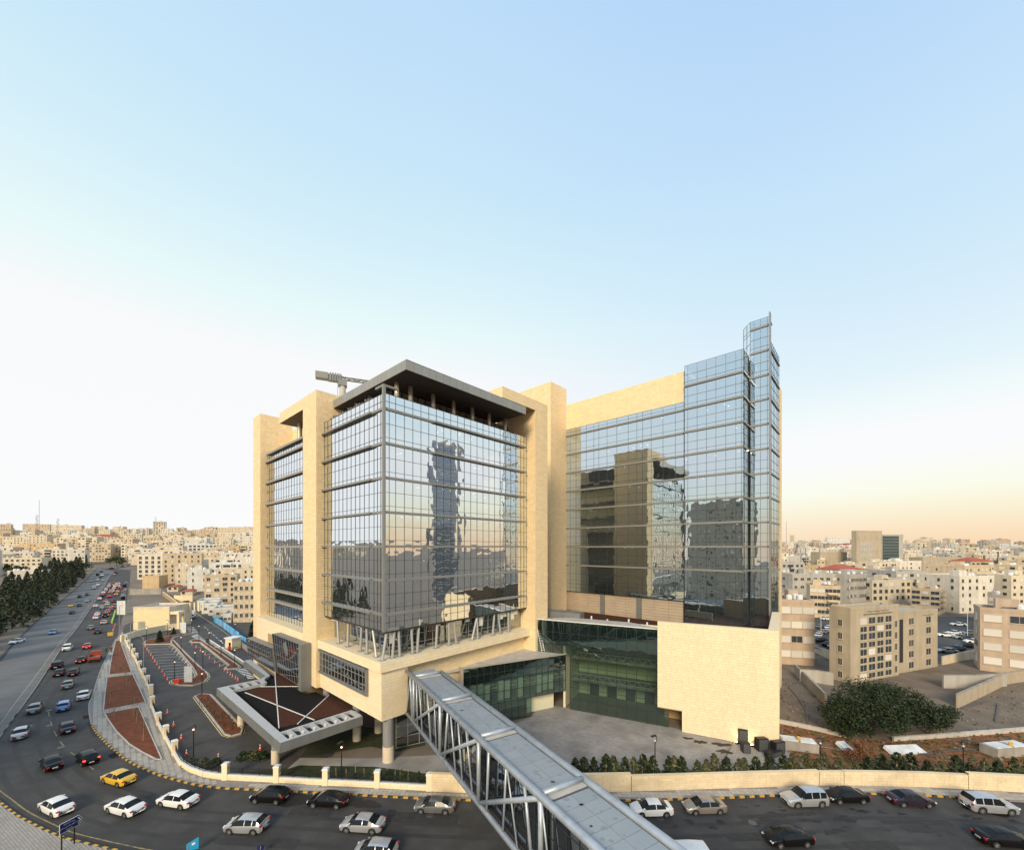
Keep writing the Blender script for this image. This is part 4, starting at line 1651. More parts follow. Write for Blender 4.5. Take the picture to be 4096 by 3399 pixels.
# faint lane line through the bend
m = MB()
LNE = GL([c2(*q) for q in ((370, 280), (385, 350), (420, 440), (490, 545), (570, 610), (680, 690), (850, 830), (1100, 900), (1500, 960))], 1.0)
for i in range(0, len(LNE) - 3, 6):
    p, q = LNE[i], LNE[i + 3]
    d = q - p
    n_ = Vector((-d.y, d.x, 0)).normalized() * .07
    m.face([tuple(v + Vector((0, 0, .031))) for v in (p - n_, q - n_, q + n_, p + n_)])
struct(m.build('lane_line', 'paint_faint'))

# ================================================================ boundary wall with pillars, railings and solid part
bw = thing('boundary_wall', 'low yellow stone boundary wall with capped pillars and black railings along the pavement', 'wall', G(901, 3122))
BWI = Matrix.Translation(-bw.location)


def local(mb):
    return xf(mb, BWI)


def wall_run(P, h, thick=.35, stone_h=.3, seed=1, m='stone_pale', both=False):
    core, st, cap = MB(), MB(), MB()
    for k, (p, q) in enumerate(zip(P, P[1:])):
        d = q - p
        n = Vector((d.y, -d.x, 0)).normalized()
        c = (p + q) / 2
        core.obox(c + Vector((0, 0, h / 2)), d * .5, n * thick / 2, Vector((0, 0, h / 2)))
        a = d.normalized()
        o = p + n * thick / 2
        stone_mb(st, o, a, n, stones_on(o, a, n, d.length, h, course=stone_h, seed=seed * 100 + k), proud=.02)
        if both:
            stone_mb(st, q - n * thick / 2, -a, -n, stones_on(o, a, n, d.length, h, course=stone_h, seed=seed * 100 + k), proud=.02)
        cap.obox(c + Vector((0, 0, h + .04)), d * .5, n * (thick / 2 + .05), Vector((0, 0, .04)))
    return core, st, cap


PILL = [(504, 2567), (513, 2587), (524, 2605), (534, 2624), (546, 2645), (560, 2678), (576, 2710), (591, 2741), (604, 2780), (609, 2830), (635, 2900), (664, 2955), (699, 3020)]
PILR = [(903, 3118), (1108, 3129), (1303, 3140), (1510, 3150), (1717, 3162)]
t = MB()
t.box(-.32, .32, -.32, .32, 0, 2.0)
t.box(-.30, .30, -.30, .30, 2.0, 2.02)
pm = t.mesh('pillar', 'stone_pale')
t = MB()
t.prism([(-.38, -.38), (.38, -.38), (.38, .38), (-.38, .38)], 2.02, 2.12)
t.prism([(-.30, -.30), (.30, -.30), (.30, .30), (-.30, .30)], 2.12, 2.2)
pc = t.mesh('pillar_cap', 'white_trim')


def railing(p, q, h0=.75, h1=1.65):
    mb = MB()
    d = q - p
    L_ = d.length
    for z in (h0 + .12, h1 - .08):
        mb.obox((p + q) / 2 + Vector((0, 0, z)), d * .5, Vector((-d.y, d.x, 0)).normalized() * .02, Vector((0, 0, .02)))
    n = int(L_ / .16)
    for i in range(n):
        c = p + d * ((i + .5) / n)
        mb.tube((c.x, c.y, c.z + h0), (c.x, c.y, c.z + h1), .012, .012, 3, caps=False)
    for s in (.33, .66):
        c = p + d * s
        mb.tube((c.x, c.y, c.z + h0), (c.x, c.y, c.z + h1 + .08), .045, .045, 4)
    local(mb).build('railing', 'black_metal', bw)


Pl = [G(*q) for q in PILL]
Pr = [G(*q) for q in PILR]
for p in Pl + Pr:
    d = Pl[3] - Pl[2]
    o = link('pillar', pm, bw, p - bw.location, math.atan2(d.y, d.x) if p in Pl else .06)
    link('pillar_cap', pc, o)
arc = [Pl[-1]] + [G(*q) for q in ((723, 3062), (760, 3086), (817, 3107))] + [Pr[0]]
runs = list(zip(Pl, Pl[1:])) + list(zip(arc, arc[1:])) + list(zip(Pr, Pr[1:]))
cor, sto, cpp = MB(), MB(), MB()
for k, (p, q) in enumerate(runs):
    if k == 8:
        continue
    a, s, c = wall_run([p, q], .72, seed=k + 1)
    cor.v, n0 = cor.v, len(cor.v)
    for tgt, src in ((cor, a), (sto, s), (cpp, c)):
        n0 = len(tgt.v)
        tgt.v += src.v
        tgt.f += [tuple(i + n0 for i in f) for f in src.f]
        tgt.m += src.m
    railing(p, q)
w0 = local(cor).build('low_wall', 'stone_joint', bw)
stuff(weld(local(sto)).build('wall_stones', 'stone_pale', w0))
local(cpp).build('wall_coping', 'white_trim', w0)
# solid street wall on the right
sw_ = thing('street_wall', 'solid yellow stone street wall in stepped lengths running right along the pavement', 'wall', G(2420, 3169))
SWI = Matrix.Translation(-sw_.location)
SEG = [([(1719, 3163), (1900, 3171), (2160, 3171), (2420, 3166), (2522, 3164)], 2.15), ([(2524, 3163), (2733, 3157), (3133, 3144), (3271, 3140)], 1.85),
       ([(3273, 3140), (3370, 3139)], 1.7), ([(3372, 3139), (3700, 3146), (3866, 3155)], 1.75), ([(3868, 3155), (4096, 3168), (4700, 3200)], 2.0)]
for k, (pts, h) in enumerate(SEG):
    P = resample([G(*q) for q in pts], 8)
    a, s, c = wall_run(P, h, .4, .32, 40 + k)
    w = xf(a, SWI).build('wall_length', 'stone_joint', sw_)
    stuff(weld(xf(s, SWI)).build('wall_stones', 'wall_stone', w))
    xf(c, SWI).build('wall_coping', 'wall_stone', w)
# ================================================================ entrance canopy
can = thing('entrance_canopy', 'grey panelled drive-up canopy with black and brown gravel roof beside the tower base', 'canopy', C0, RZ)
OUT = [(-11.4, 4.6), (-.75, 4.6), (-.75, 20.9), (-2.4, 21.1), (-3.2, 49.6), (-4.1, 49.6), (-4.3, 34.8), (-5.6, 33.6), (-12.0, 33.6)]
ZC0, ZC1 = 4.35, 5.5
b = MB()
b.prism(OUT, ZC0, 5.0)
b.build('roof_deck', 'gravel_black', can)
b = MB()
b.prism([(x * .99 - .05, y) for x, y in OUT], ZC0 - .04, ZC0 - .005)
b.build('soffit', 'metal_grey', can)
# brown gravel triangles and white dividing strips
def cr(x, y, z):
    g = G(980 + x * .3156, 2450 + y * .3156, z)
    q = MINV @ Vector((g.x, g.y, 0))
    return (q.x, q.y)
for T in (((388, 745), (740, 925), (397, 930)), ((110, 945), (390, 942), (402, 1160), (20, 1005)), ((416, 1185), (750, 1315), (662, 1408), (436, 1455)), ((1062, 1055), (1190, 1090), (1390, 1228), (885, 1350), (785, 1310))):
    b = MB()
    b.prism([cr(x, y, 5.0) for x, y in T], 4.9, 5.03)
    b.build('gravel_field', 'gravel_brown', can)
for (p, q) in (((375, 728), (430, 1465)), ((100, 938), (770, 932)), ((0, 1010), (880, 1360)), ((1065, 1045), (665, 1410))):
    p, q = Vector((*cr(*p, 5.0), 5.03)), Vector((*cr(*q, 5.0), 5.03))
    b = MB()
    d = q - p
    b.obox((p + q) / 2, d * .5, Vector((-d.y, d.x, 0)).normalized() * .065, Vector((0, 0, .04)))
    b.build('dividing_strip', 'white_trim', can)
# rim
b = MB()
b.box(-11.4, -.8, 4.6, 5.1, 5.0, ZC1)
b.box(-11.4, -.8, 7.5, 7.8, 5.0, ZC1)
for k in range(8):
    x = -11.1 + k * 1.42
    b.box(x, x + .48, 5.1, 7.5, 5.0, ZC1 - .002)
b.prism([(-12.0, 33.6), (-11.4, 4.6), (-10.4, 4.62), (-10.5, 31.0), (-11.0, 33.58)], 5.0, ZC1 - .004)
b.box(-12, -5.6, 33.1, 33.6, 5.0, ZC1)
b.box(-12, -5.6, 30.5, 30.8, 5.0, ZC1 - .003)
for k in range(5):
    x = -11.0 + k * 1.3
    b.box(x, x + .55, 30.8, 33.1, 5.0, ZC1 - .002)
b.prism([(-4.3, 34.8), (-5.6, 33.6), (-4.9, 33.2), (-3.6, 34.6), (-2.9, 49.6), (-4.1, 49.6)], 5.0, ZC1 - .006)
b.build('rim', 'metal_rim', can)
b = MB()
for k in range(7):
    x = -10.48 + k * 1.42
    b.box(x - .13, x + .78, 5.12, 7.48, 4.98, 5.02)
for k in range(4):
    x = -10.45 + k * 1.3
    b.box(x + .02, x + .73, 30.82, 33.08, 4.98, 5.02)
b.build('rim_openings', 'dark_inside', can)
for k in range(6):
    b = MB()
    x = -10.0 + k * 1.42
    b.obox((x, 5.2, 5.6), (.13, 0, 0), (0, .06, .02), (0, -.03, .24))
    b.build('roof_lamp', 'white_trim', can)
P = [Vector((*q, 0)) for q in OUT]
for a_, b_ in ((8, 0), (0, 1), (7, 8), (6, 7), (5, 6)):
    p, q = P[a_], P[b_]
    d = q - p
    n = Vector((d.y, -d.x, 0)).normalized()
    L_ = d.length
    kk = max(1, round(L_ / 1.2))
    for i in range(kk):
        m = MB()
        c = p + d * ((i + .5) / kk) + n * .03 + Vector((0, 0, (ZC0 + ZC1) / 2 - .05))
        m.obox(c, d.normalized() * (L_ / kk / 2 - .012), n * .03, Vector((0, 0, (ZC1 - ZC0) / 2 + .05)))
        m.build('fascia_panel', 'metal_grey', can)
for (v, u) in ((-9.9, 11.2), (-9.9, 27.8), (-2.6, 16.0), (-8.5, 31.5)):
    c = MB()
    c.lathe([(.52, 0), (.52, 1.9), (.48, 1.91), (.48, 4.33)], 18, (v, u, 0), mis=[0, 0, 1, 1])
    c.build('round_column', ['column_stone', 'column_grey'], can)

# ================================================================ footbridge
BD = Vector((-.511, .86, 0)).normalized()      # away from the camera, to the tower
BE = Vector((BD.y, -BD.x, 0))                  # across, to the right
ZT_, ZB_ = 12.05, 6.15
bo = Vector((-14.99, 56.7, 0))                 # left chord at the tower
WB_ = 4.0
br = thing('footbridge', 'enclosed steel truss footbridge with grey panel roof crossing the street from the tower', 'bridge', bo + BE * 2, 0)
BI = Matrix.Translation(-br.location)
LBR = 78.0


def bp(s, e, z):
    """s metres from the tower towards the camera, e across"""
    return bo - BD * s + BE * e + Vector((0, 0, z))


def bput(name, mb, m, smooth=True):
    return xf(mb, BI).build(name, m, br, smooth=smooth)


for e in (0, WB_):
    for z, r in ((ZT_, .30), (ZB_, .27)):
        m = MB()
        m.tube(bp(.3 if e == 0 else 3.2, e, z), bp(LBR, e, z), r, r, 14)
        bput('chord_tube', m, 'steel_tube')
BAY = 9.9
n_bay = 8
S_ = [3.6 + BAY * k for k in range(n_bay)]
for s in S_:
    m = MB()
    m.tube(bp(s, .25, ZT_ + .16), bp(s, WB_ - .25, ZT_ + .16), .2, .2, 12)
    bput('cross_tube', m, 'steel_tube')
    m = MB()
    m.obox(bp(s, WB_ / 2, ZT_ - .06), BD * .62, BE * (WB_ / 2 - .33), Vector((0, 0, .05)))
    bput('roof_flashing', m, 'concrete_pale', False)
for e in (0, WB_):
    for k, s in enumerate(S_):
        m = MB()
        m.tube(bp(s, e, ZB_), bp(s, e, ZT_), .2, .2, 10)
        bput('truss_post', m, 'steel_tube')
        m = MB()
        if k < n_bay - 1:
            m.tube(bp(s, e, ZB_), bp(S_[k + 1], e, ZT_ - .1), .21, .21, 10)
            bput('truss_diagonal', m, 'steel_tube')
    rb = random.Random(11 + int(e))
    s = .5
    while s < LBR - 2:
        m = MB()
        ds = rb.choice((-1, 1)) * rb.uniform(.4, 1.9)
        rad = rb.choice((.075, .1, .13))
        off = -.12 if e == 0 else .12
        s1 = min(max(.4, s + ds), LBR - .3)
        m.tube(bp(s, e + off * .3, ZB_ + .1), bp(s1, e + off * .3, ZT_ - .1), rad, rad, 8)
        bput('slender_brace', m, 'steel_tube')
        s += rb.uniform(1.7, 3.3)
# deck, roof panels, glazing
m = MB()
m.obox(bp(LBR / 2, WB_ / 2, ZB_ + .05), BD * (LBR / 2), BE * (WB_ / 2 - .25), Vector((0, 0, .15)))
bput('deck', m, 'soffit', False)
PW, PLN = (WB_ - .7) / 2, 1.24
t = MB()
t.box(-PLN / 2 + .018, PLN / 2 - .018, -PW / 2 + .018, PW / 2 - .018, 0, .05, bottom=False)
rpm = t.mesh('roof_panel', 'bridge_roof')
m = MB()
m.obox(bp(LBR / 2 + .6, WB_ / 2, ZT_ - .16), BD * (LBR / 2 - .6), BE * (WB_ / 2 - .3), Vector((0, 0, .06)))
bput('roof_deck', m, 'steel_dark', False)
k = 0
s = 1.3
while s < LBR - 1:
    if not any(abs(s - q) < .3 for q in S_):
        for e in (.35 + PW / 2, WB_ - .35 - PW / 2):
            c = bp(s, e, ZT_ - .11) - br.location
            link('roof_panel', rpm, br, c, math.atan2(-BD.y, -BD.x))
    s += PLN
# dark drip rings left on the roof
rb = random.Random(3)
m = MB()
for k in range(80):
    c = bp(rb.uniform(6, 40), rb.uniform(.6, 3.4), ZT_ - .055)
    r = rb.uniform(.1, .24)
    m.face([(c.x + r * math.cos(t) * rb.uniform(.85, 1.1), c.y + r * math.sin(t) * .8, c.z) for t in [i / 10 * 6.283 for i in range(10)]])
mat('roof_mark', (.255, .275, .29), .7)
stuff(bput('roof_marks', m, 'roof_mark', False))
for e, nn in ((.42, -1), (WB_ - .42, 1)):
    g, f = MB(), MB()
    zs = [ZB_ + .2, ZB_ + 1.7, ZB_ + 3.2, ZB_ + 4.6, ZT_ - .2]
    ns = int((LBR - 2) / 1.24)
    for i in range(ns):
        for j in range(4):
            g.face([bp(1 + i * 1.24, e, zs[j]), bp(1 + (i + 1) * 1.24, e, zs[j]), bp(1 + (i + 1) * 1.24, e, zs[j + 1]), bp(1 + i * 1.24, e, zs[j + 1])])
        f.tube(bp(1 + i * 1.24, e + nn * .02, zs[0]), bp(1 + i * 1.24, e + nn * .02, zs[-1]), .03, .03, 4)
    for z in zs:
        f.tube(bp(1, e + nn * .02, z), bp(LBR - 1, e + nn * .02, z), .03, .03, 4)
    stuff(bput('glass_panes', g, 'glass_bridge', False))
    stuff(bput('glazing_bars', f, 'mullion', False))
# ================================================================ vehicles
CARCOL = {}
for nm, c, me_, co in (('white', (.78, .78, .77), 0, .6), ('silver', (.50, .51, .53), .55, .6), ('grey', (.20, .205, .21), .5, .6), ('black', (.006, .006, .007), 0, .08),
                       ('navy', (.012, .016, .04), .1, .35), ('blue', (.10, .24, .52), .35, .7), ('red', (.42, .03, .03), .2, .7), ('yellow', (.75, .46, .03), .1, .6),
                       ('cream', (.62, .56, .40), 0, .4), ('greygreen', (.16, .19, .18), .4, .6), ('purple', (.03, .02, .035), .1, .35), ('bronze', (.34, .31, .27), .5, .6),
                       ('lightblue', (.25, .38, .48), .4, .6)):
    CARCOL[nm] = mat('paint_' + nm, c, .32, metal=me_, coat=co, var=.05, vscale=1.2, spec=.25 if nm in ('black', 'navy', 'purple') else .5)
mat('car_glass', (.012, .015, .018), .08, spec=.22)
mat('head_lamp', (.75, .78, .80), .15, spec=.8)
mat('tail_lamp', (.55, .01, .015), .25, spec=.7)
mat('tail_lamp_lit', (.8, .05, .03), .3, emit=(1, .06, .03), estr=3.0)
mat('rim_alloy', (.52, .53, .54), .3, metal=.7)
mat('plate', (.75, .75, .72), .5)
mat('under', (.012, .012, .012), .9)
mat('red_cargo', (.33, .05, .03), .6, var=.2, stain=(.2, .12, .08), stain_scale=2)

SHAPES = {
    'sedan': dict(rows=[(-2.27, .62, .66, .70, .56), (-2.2, .76, .84, .90, .66), (-2.02, .82, .93, 1.00, .70), (-1.62, .86, .95, 1.04, .72), (-.92, .89, .95, 1.37, .60),
                        (-.3, .89, .94, 1.45, .60), (.25, .89, .93, 1.44, .60), (.52, .89, .92, 1.40, .61), (1.28, .87, .89, .97, .75), (1.75, .84, .80, .88, .70),
                        (2.08, .78, .66, .76, .64), (2.22, .68, .55, .62, .56), (2.27, .52, .48, .52, .42)],
                  rear=(-1.62, -.92), front=(.52, 1.28), side=(-1.32, 1.0), pillars=(-.28,), wheels=(-1.36, 1.38), r=.32, tail=(-2.2, .64, .80), head=(2.13, .60, .62)),
    'hatch': dict(rows=[(-2.05, .60, .62, .66, .55), (-2.0, .78, .86, .92, .68), (-1.86, .85, 1.0, 1.12, .70), (-1.40, .88, 1.0, 1.46, .60), (-.5, .89, .98, 1.54, .60),
                        (.2, .89, .96, 1.53, .60), (.5, .89, .94, 1.47, .61), (1.32, .87, .92, 1.02, .76), (1.7, .83, .82, .90, .70), (1.98, .76, .66, .74, .62), (2.08, .62, .52, .58, .5)],
                  rear=(-1.86, -1.40), front=(.5, 1.32), side=(-1.5, 1.05), pillars=(-.25, -1.05), wheels=(-1.25, 1.28), r=.32, tail=(-1.95, .70, .92), head=(1.95, .60, .70)),
    'suv': dict(rows=[(-2.35, .66, .70, .74, .62), (-2.32, .84, 1.02, 1.08, .76), (-2.22, .90, 1.08, 1.22, .76), (-1.98, .92, 1.10, 1.74, .70), (-1.0, .93, 1.09, 1.84, .70),
                      (0, .93, 1.08, 1.83, .70), (.35, .93, 1.07, 1.78, .70), (1.02, .92, 1.05, 1.16, .80), (1.7, .90, .98, 1.07, .78), (2.15, .86, .88, .98, .74), (2.33, .76, .66, .78, .66), (2.4, .62, .5, .6, .5)],
                rear=(-2.22, -1.98), front=(.35, 1.02), side=(-2.0, .85), pillars=(-.3, -1.25), wheels=(-1.42, 1.42), r=.38, tail=(-2.28, .78, 1.02), head=(2.24, .66, .82)),
    'van': dict(rows=[(-2.5, .7, .8, .9, .7), (-2.46, .88, 1.1, 1.3, .82), (-2.4, .92, 1.15, 1.95, .80), (-1, .93, 1.15, 2.05, .80), (.8, .93, 1.12, 2.03, .80), (1.25, .92, 1.1, 1.95, .78),
                      (1.95, .9, 1.05, 1.15, .82), (2.3, .86, .8, .98, .76), (2.42, .76, .6, .75, .66), (2.46, .6, .5, .6, .5)],
                rear=(-2.46, -2.4), front=(1.25, 1.95), side=(-2.1, 1.6), pillars=(-1.3, -.2, .9), wheels=(-1.55, 1.5), r=.34, tail=(-2.47, .78, .95), head=(2.36, .64, .72)),
}
CARMESH = {}


def lerp_rows(rows, x):
    if x <= rows[0][0]:
        return rows[0]
    for a, b_ in zip(rows, rows[1:]):
        if a[0] <= x <= b_[0]:
            t = (x - a[0]) / (b_[0] - a[0])
            return tuple(a[i] + (b_[i] - a[i]) * t for i in range(5))
    return rows[-1]


def car_meshes(kind):
    S = SHAPES[kind]
    rows = S['rows']
    x0, x1 = rows[0][0], rows[-1][0]
    xs_ = set(round(r[0], 3) for r in rows)
    x = x0
    while x < x1:
        xs_.add(round(x, 3))
        x += .16
    for wx in S['wheels']:
        for k in range(-6, 7):
            xs_.add(round(wx + S['r'] * 1.22 * math.sin(k / 6 * math.pi / 2), 3))
    for q in S['pillars']:
        xs_ |= {round(q - .04, 3), round(q + .04, 3)}
    for q in S['rear'] + S['front'] + S['side']:
        xs_.add(round(q, 3))
    xs_ = sorted(xs_)
    xs_ = [a for i, a in enumerate(xs_) if i == 0 or a - xs_[i - 1] > .015]
    sec = []
    for x in xs_:
        _, w, zb, zt, wt = lerp_rows(rows, x)
        e = min(1, min(x - x0, x1 - x) / .35)
        zs = .24 + .10 * (1 - e)
        arch = False
        for wx in S['wheels']:
            d = abs(x - wx)
            ra = S['r'] * 1.22
            if d <= ra:
                zs = max(zs, S['r'] + math.sqrt(max(0, ra * ra - d * d)) * .98)
        zm = max(zs + .02, min(.52, zb - .22))
        g = zt - zb
        sec.append([(w * .965, zs), (w, zm), (w * .99, max(zm + .02, zb - .13)), (w * .945, zb), (wt + .035, zb + g * .86), (wt * .86, zt - .012), (wt * .45, zt + .012), (0, zt + .02)])
    out = {k: MB() for k in ('body', 'windscreen', 'rear_window', 'side_window_a', 'side_window_b')}
    for m in out.values():
        m.idx = {}

    def vid(m, i, j, s):
        key = (i, j, s if j < 7 else 1)
        if key not in m.idx:
            y, z = sec[i][j]
            m.idx[key] = len(m.v)
            m.v.append((xs_[i], y * s, z))
        return m.idx[key]
    for i in range(len(xs_) - 1):
        xm = (xs_[i] + xs_[i + 1]) / 2
        for j in range(7):
            for s in (-1, 1):
                reg = 'body'
                if j == 3 and S['side'][0] < xm < S['side'][1] and not any(abs(xm - q) < .041 for q in S['pillars']):
                    reg = 'side_window_a' if s < 0 else 'side_window_b'
                if j >= 5 or (j == 4 and 0):
                    if S['rear'][0] < xm < S['rear'][1]:
                        reg = 'rear_window'
                    if S['front'][0] < xm < S['front'][1]:
                        reg = 'windscreen'
                if j == 4:
                    if S['rear'][0] + .02 < xm < S['rear'][1]:
                        reg = 'rear_window'
                    if S['front'][0] < xm < S['front'][1]:
                        reg = 'windscreen'
                m = out[reg]
                q = [vid(m, i, j, s), vid(m, i + 1, j, s), vid(m, i + 1, j + 1, s), vid(m, i, j + 1, s)]
                if s > 0:
                    q = q[::-1]
                m.f.append(tuple(q))
                m.m.append(0)
    bd = out['body']
    for i, rev in ((0, False), (len(xs_) - 1, True)):
        loop = [vid(bd, i, j, 1) for j in range(8)] + [vid(bd, i, j, -1) for j in range(6, -1, -1)]
        bd.f.append(tuple(loop[::-1] if rev else loop))
        bd.m.append(0)
    res = {}
    res['body'] = bd.mesh('body', 'paint_white', True)
    for k in ('windscreen', 'rear_window'):
        res[k] = out[k].mesh(k, 'car_glass', True)
    res['side_window_a'] = out['side_window_a'].mesh('side_window', 'car_glass', True)
    res['side_window_b'] = out['side_window_b'].mesh('side_window', 'car_glass', True)
    m = MB()
    m.box(x0 + .18, x1 - .18, -.68, .68, .17, .62)
    res['underbody'] = m.mesh('underbody', 'under')
    r = S['r']
    m = MB()
    prof = [(r * .62, -.10), (r * .95, -.10), (r, -.06), (r, .06), (r * .95, .10), (r * .62, .10)]
    n = 16
    k0 = 0
    for rr_, yy in prof:
        for i in range(n):
            t = 2 * math.pi * i / n
            m.v.append((rr_ * math.cos(t), yy, rr_ * math.sin(t)))
    for q in range(5):
        for i in range(n):
            m.f.append((q * n + i, (q + 1) * n + i, (q + 1) * n + (i + 1) % n, q * n + (i + 1) % n))
            m.m.append(0)
    res['tyre'] = m.mesh('tyre', 'rubber')
    m = MB()
    m.tube((0, -.055, 0), (0, .055, 0), r * .64, r * .64, 16, 1)
    for s in (-1, 1):
        for i in range(6):
            t = 2 * math.pi * i / 6
            d = Vector((math.cos(t), 0, math.sin(t)))
            m.obox(d * r * .36 + Vector((0, s * .07, 0)), d * r * .26, Vector((0, .025, 0)), d.cross(Vector((0, 1, 0))) * r * .085)
        m.tube((0, s * .05, 0), (0, s * .10, 0), r * .15, r * .12, 8)
        k = len(m.v)
        for rr_ in (r * .56, r * .66):
            for i in range(16):
                t = 2 * math.pi * i / 16
                m.v.append((rr_ * math.cos(t), s * .088, rr_ * math.sin(t)))
        for i in range(16):
            m.f.append((k + i, k + (i + 1) % 16, k + 16 + (i + 1) % 16, k + 16 + i))
            m.m.append(0)
    res['rim'] = m.mesh('rim', ['rim_alloy', 'under'])
    def lamp(nm, x, y, z, sx_, w, h, mt):
        q = MB()
        q.obox((0, 0, 0), (.07, 0, 0), (.03 * -sx_, w, 0), (0, 0, h))
        return q.mesh(nm, mt)
    res['head'] = lamp('headlight', 0, 0, 0, 1, .15, .07, 'head_lamp')
    res['tail'] = lamp('taillight', 0, 0, 0, -1, .13, .08, 'tail_lamp')
    m = MB()
    m.obox((0, 0, 0), (.015, 0, 0), (0, .25, 0), (0, 0, .055))
    res['plate'] = m.mesh('licence_plate', 'plate')
    m = MB()
    m.obox((0, 0, 0), (.07, 0, 0), (0, .10, 0), (0, 0, .06))
    res['mirror'] = m.mesh('door_mirror', 'paint_white')
    m = MB()
    m.obox((0, 0, 0), (.02, 0, 0), (0, .42, 0), (0, 0, .075))
    res['grille'] = m.mesh('grille', 'under')
    return res


def paint(o, col):
    o.material_slots[0].link = 'OBJECT'
    o.material_slots[0].material = CARCOL[col]


def car(kind, col, loc, rz, label, group=None, lit=False, detail=True, name=None, roof=None):
    if kind not in CARMESH:
        CARMESH[kind] = car_meshes(kind)
    M_ = CARMESH[kind]
    S = SHAPES[kind]
    t = thing(name or {'sedan': 'sedan_car', 'hatch': 'hatchback_car', 'suv': 'off_road_car', 'van': 'minibus'}[kind], label, 'minibus' if kind == 'van' else 'car', loc, rz, group)
    bd = link('body', M_['body'], t)
    paint(bd, col)
    link('windscreen', M_['windscreen'], t)
    link('rear_window', M_['rear_window'], t)
    link('side_window', M_['side_window_a'], t)
    link('side_window', M_['side_window_b'], t)
    link('underbody', M_['underbody'], t)
    rows = S['rows']
    for wx in S['wheels']:
        for s in (-1, 1):
            w = link('wheel', M_['tyre'], t, (wx, s * (lerp_rows(rows, wx)[1] - .11), S['r']))
            if detail:
                link('rim', M_['rim'], w)
    for s in (-1, 1):
        x, y, z = S['tail']
        o = link('taillight', M_['tail'], t, (x, s * y, z))
        if lit:
            o.material_slots[0].link = 'OBJECT'
            o.material_slots[0].material = MATS['tail_lamp_lit']
        x, y, z = S['head']
        link('headlight', M_['head'], t, (x, s * y, z))
        if detail:
            o = link('door_mirror', M_['mirror'], t, (S['front'][1] - .25, s * (lerp_rows(rows, S['front'][1])[1] + .08), lerp_rows(rows, S['front'][1])[2] + .08))
            paint(o, col)
    if detail:
        link('licence_plate', M_['plate'], t, (rows[0][0] - .01, 0, rows[0][2] - .06))
        link('grille', M_['grille'], t, (rows[-1][0] + .0, 0, rows[-1][2] - .02))
    return t


flow = smooth_line([p for p in GL(KERB_FAR, 3)] + kerb[::4], 2.0)


def heading(p):
    """direction of traffic beside the building: from the right, round the bend, up the left road"""
    k = min(range(len(flow)), key=lambda i: (flow[i].x - p.x) ** 2 + (flow[i].y - p.y) ** 2)
    a, b_ = flow[max(0, k - 2)], flow[min(len(flow) - 1, k + 2)]
    d = a - b_
    return math.atan2(d.y, d.x)


def put(kind, col, px, label, rev=False, turn=0.0, group=None, lit=False, detail=True, **k):
    p = G(*px)
    h = heading(p) + (math.pi if rev else 0) + R(turn)
    return car(kind, col, (p.x, p.y, p.z + .02), h, label, group, lit, detail, **k)


cb_ = lambda x, y: (900 + x * .5238, 2950 + y * .5238)
c7 = lambda x, y: (1900 + x * .6667, 2900 + y * .6667)
cR = lambda x, y: (3000 + x * .5219, 2700 + y * .5219)
put('sedan', 'white', c2(430, 1035), 'white saloon nearest the dark blue street sign')
put('sedan', 'white', c2(955, 1040), 'white saloon between two other white saloons on the bend')
put('sedan', 'white', c2(1358, 985), 'white saloon ahead of the silver hatchback on the bend')
put('hatch', 'silver', c2(1885, 1180), 'silver hatchback driving in mid street at the lower left', turn=2)
tx = put('sedan', 'yellow', c2(905, 815), 'yellow taxi saloon with silver rear bumper on the bend', turn=6)
put('sedan', 'black', c2(393, 700), 'black saloon turning just left of the small black hatchback')
put('hatch', 'black', c2(668, 660), 'small black hatchback turning ahead of the yellow taxi', lit=True)
put('sedan', 'silver', c2(160, 465), 'silver saloon nearest the median on the bend', turn=-4)
put('sedan', 'navy', c2(512, 425), 'dark navy saloon behind the bright blue car')
put('hatch', 'blue', c2(487, 258), 'bright blue hatchback driving up the left road')
put('sedan', 'grey', c2(267, 275), 'dark grey saloon beside the median, left of the blue hatchback')
put('sedan', 'white', c2(640, 172), 'white car beside the planting beds on the left road')
put('sedan', 'greygreen', c2(520, 90), 'grey green saloon in the middle lane of the left road')
put('sedan', 'black', c1(563, 1332), 'black estate car right of its black neighbour on the left road', name='estate_car')
put('sedan', 'black', c1(453, 1336), 'black saloon with low trunk left of the black estate car')
put('suv', 'black', c1(437, 1280), 'black off-road car near the median ahead of two black cars')
put('sedan', 'black', c1(620, 1235), 'black saloon just left of the red flatbed truck', lit=True)
put('suv', 'white', c1(518, 1142), 'white off-road car with spare wheel on its back door')
put('sedan', 'red', c1(667, 1128), 'red saloon driving ahead of the red flatbed truck', lit=True)
put('sedan', 'white', c1(130, 1090), 'white saloon parked under the conifers at the left edge', rev=True, turn=-20)
put('sedan', 'blue', c1(405, 1020), 'blue saloon coming down the left carriageway alone', rev=True)
put('sedan', 'black', c1(748, 1015), 'black saloon at the tail of the queue nearest the kerb')
put('sedan', 'grey', c1(693, 985), 'grey saloon left of the last black saloon of the queue')
put('sedan', 'silver', c1(793, 943), 'silver saloon with brake lights near the yellow green barrier', lit=True)
QG = 'cars queueing far up the left road'
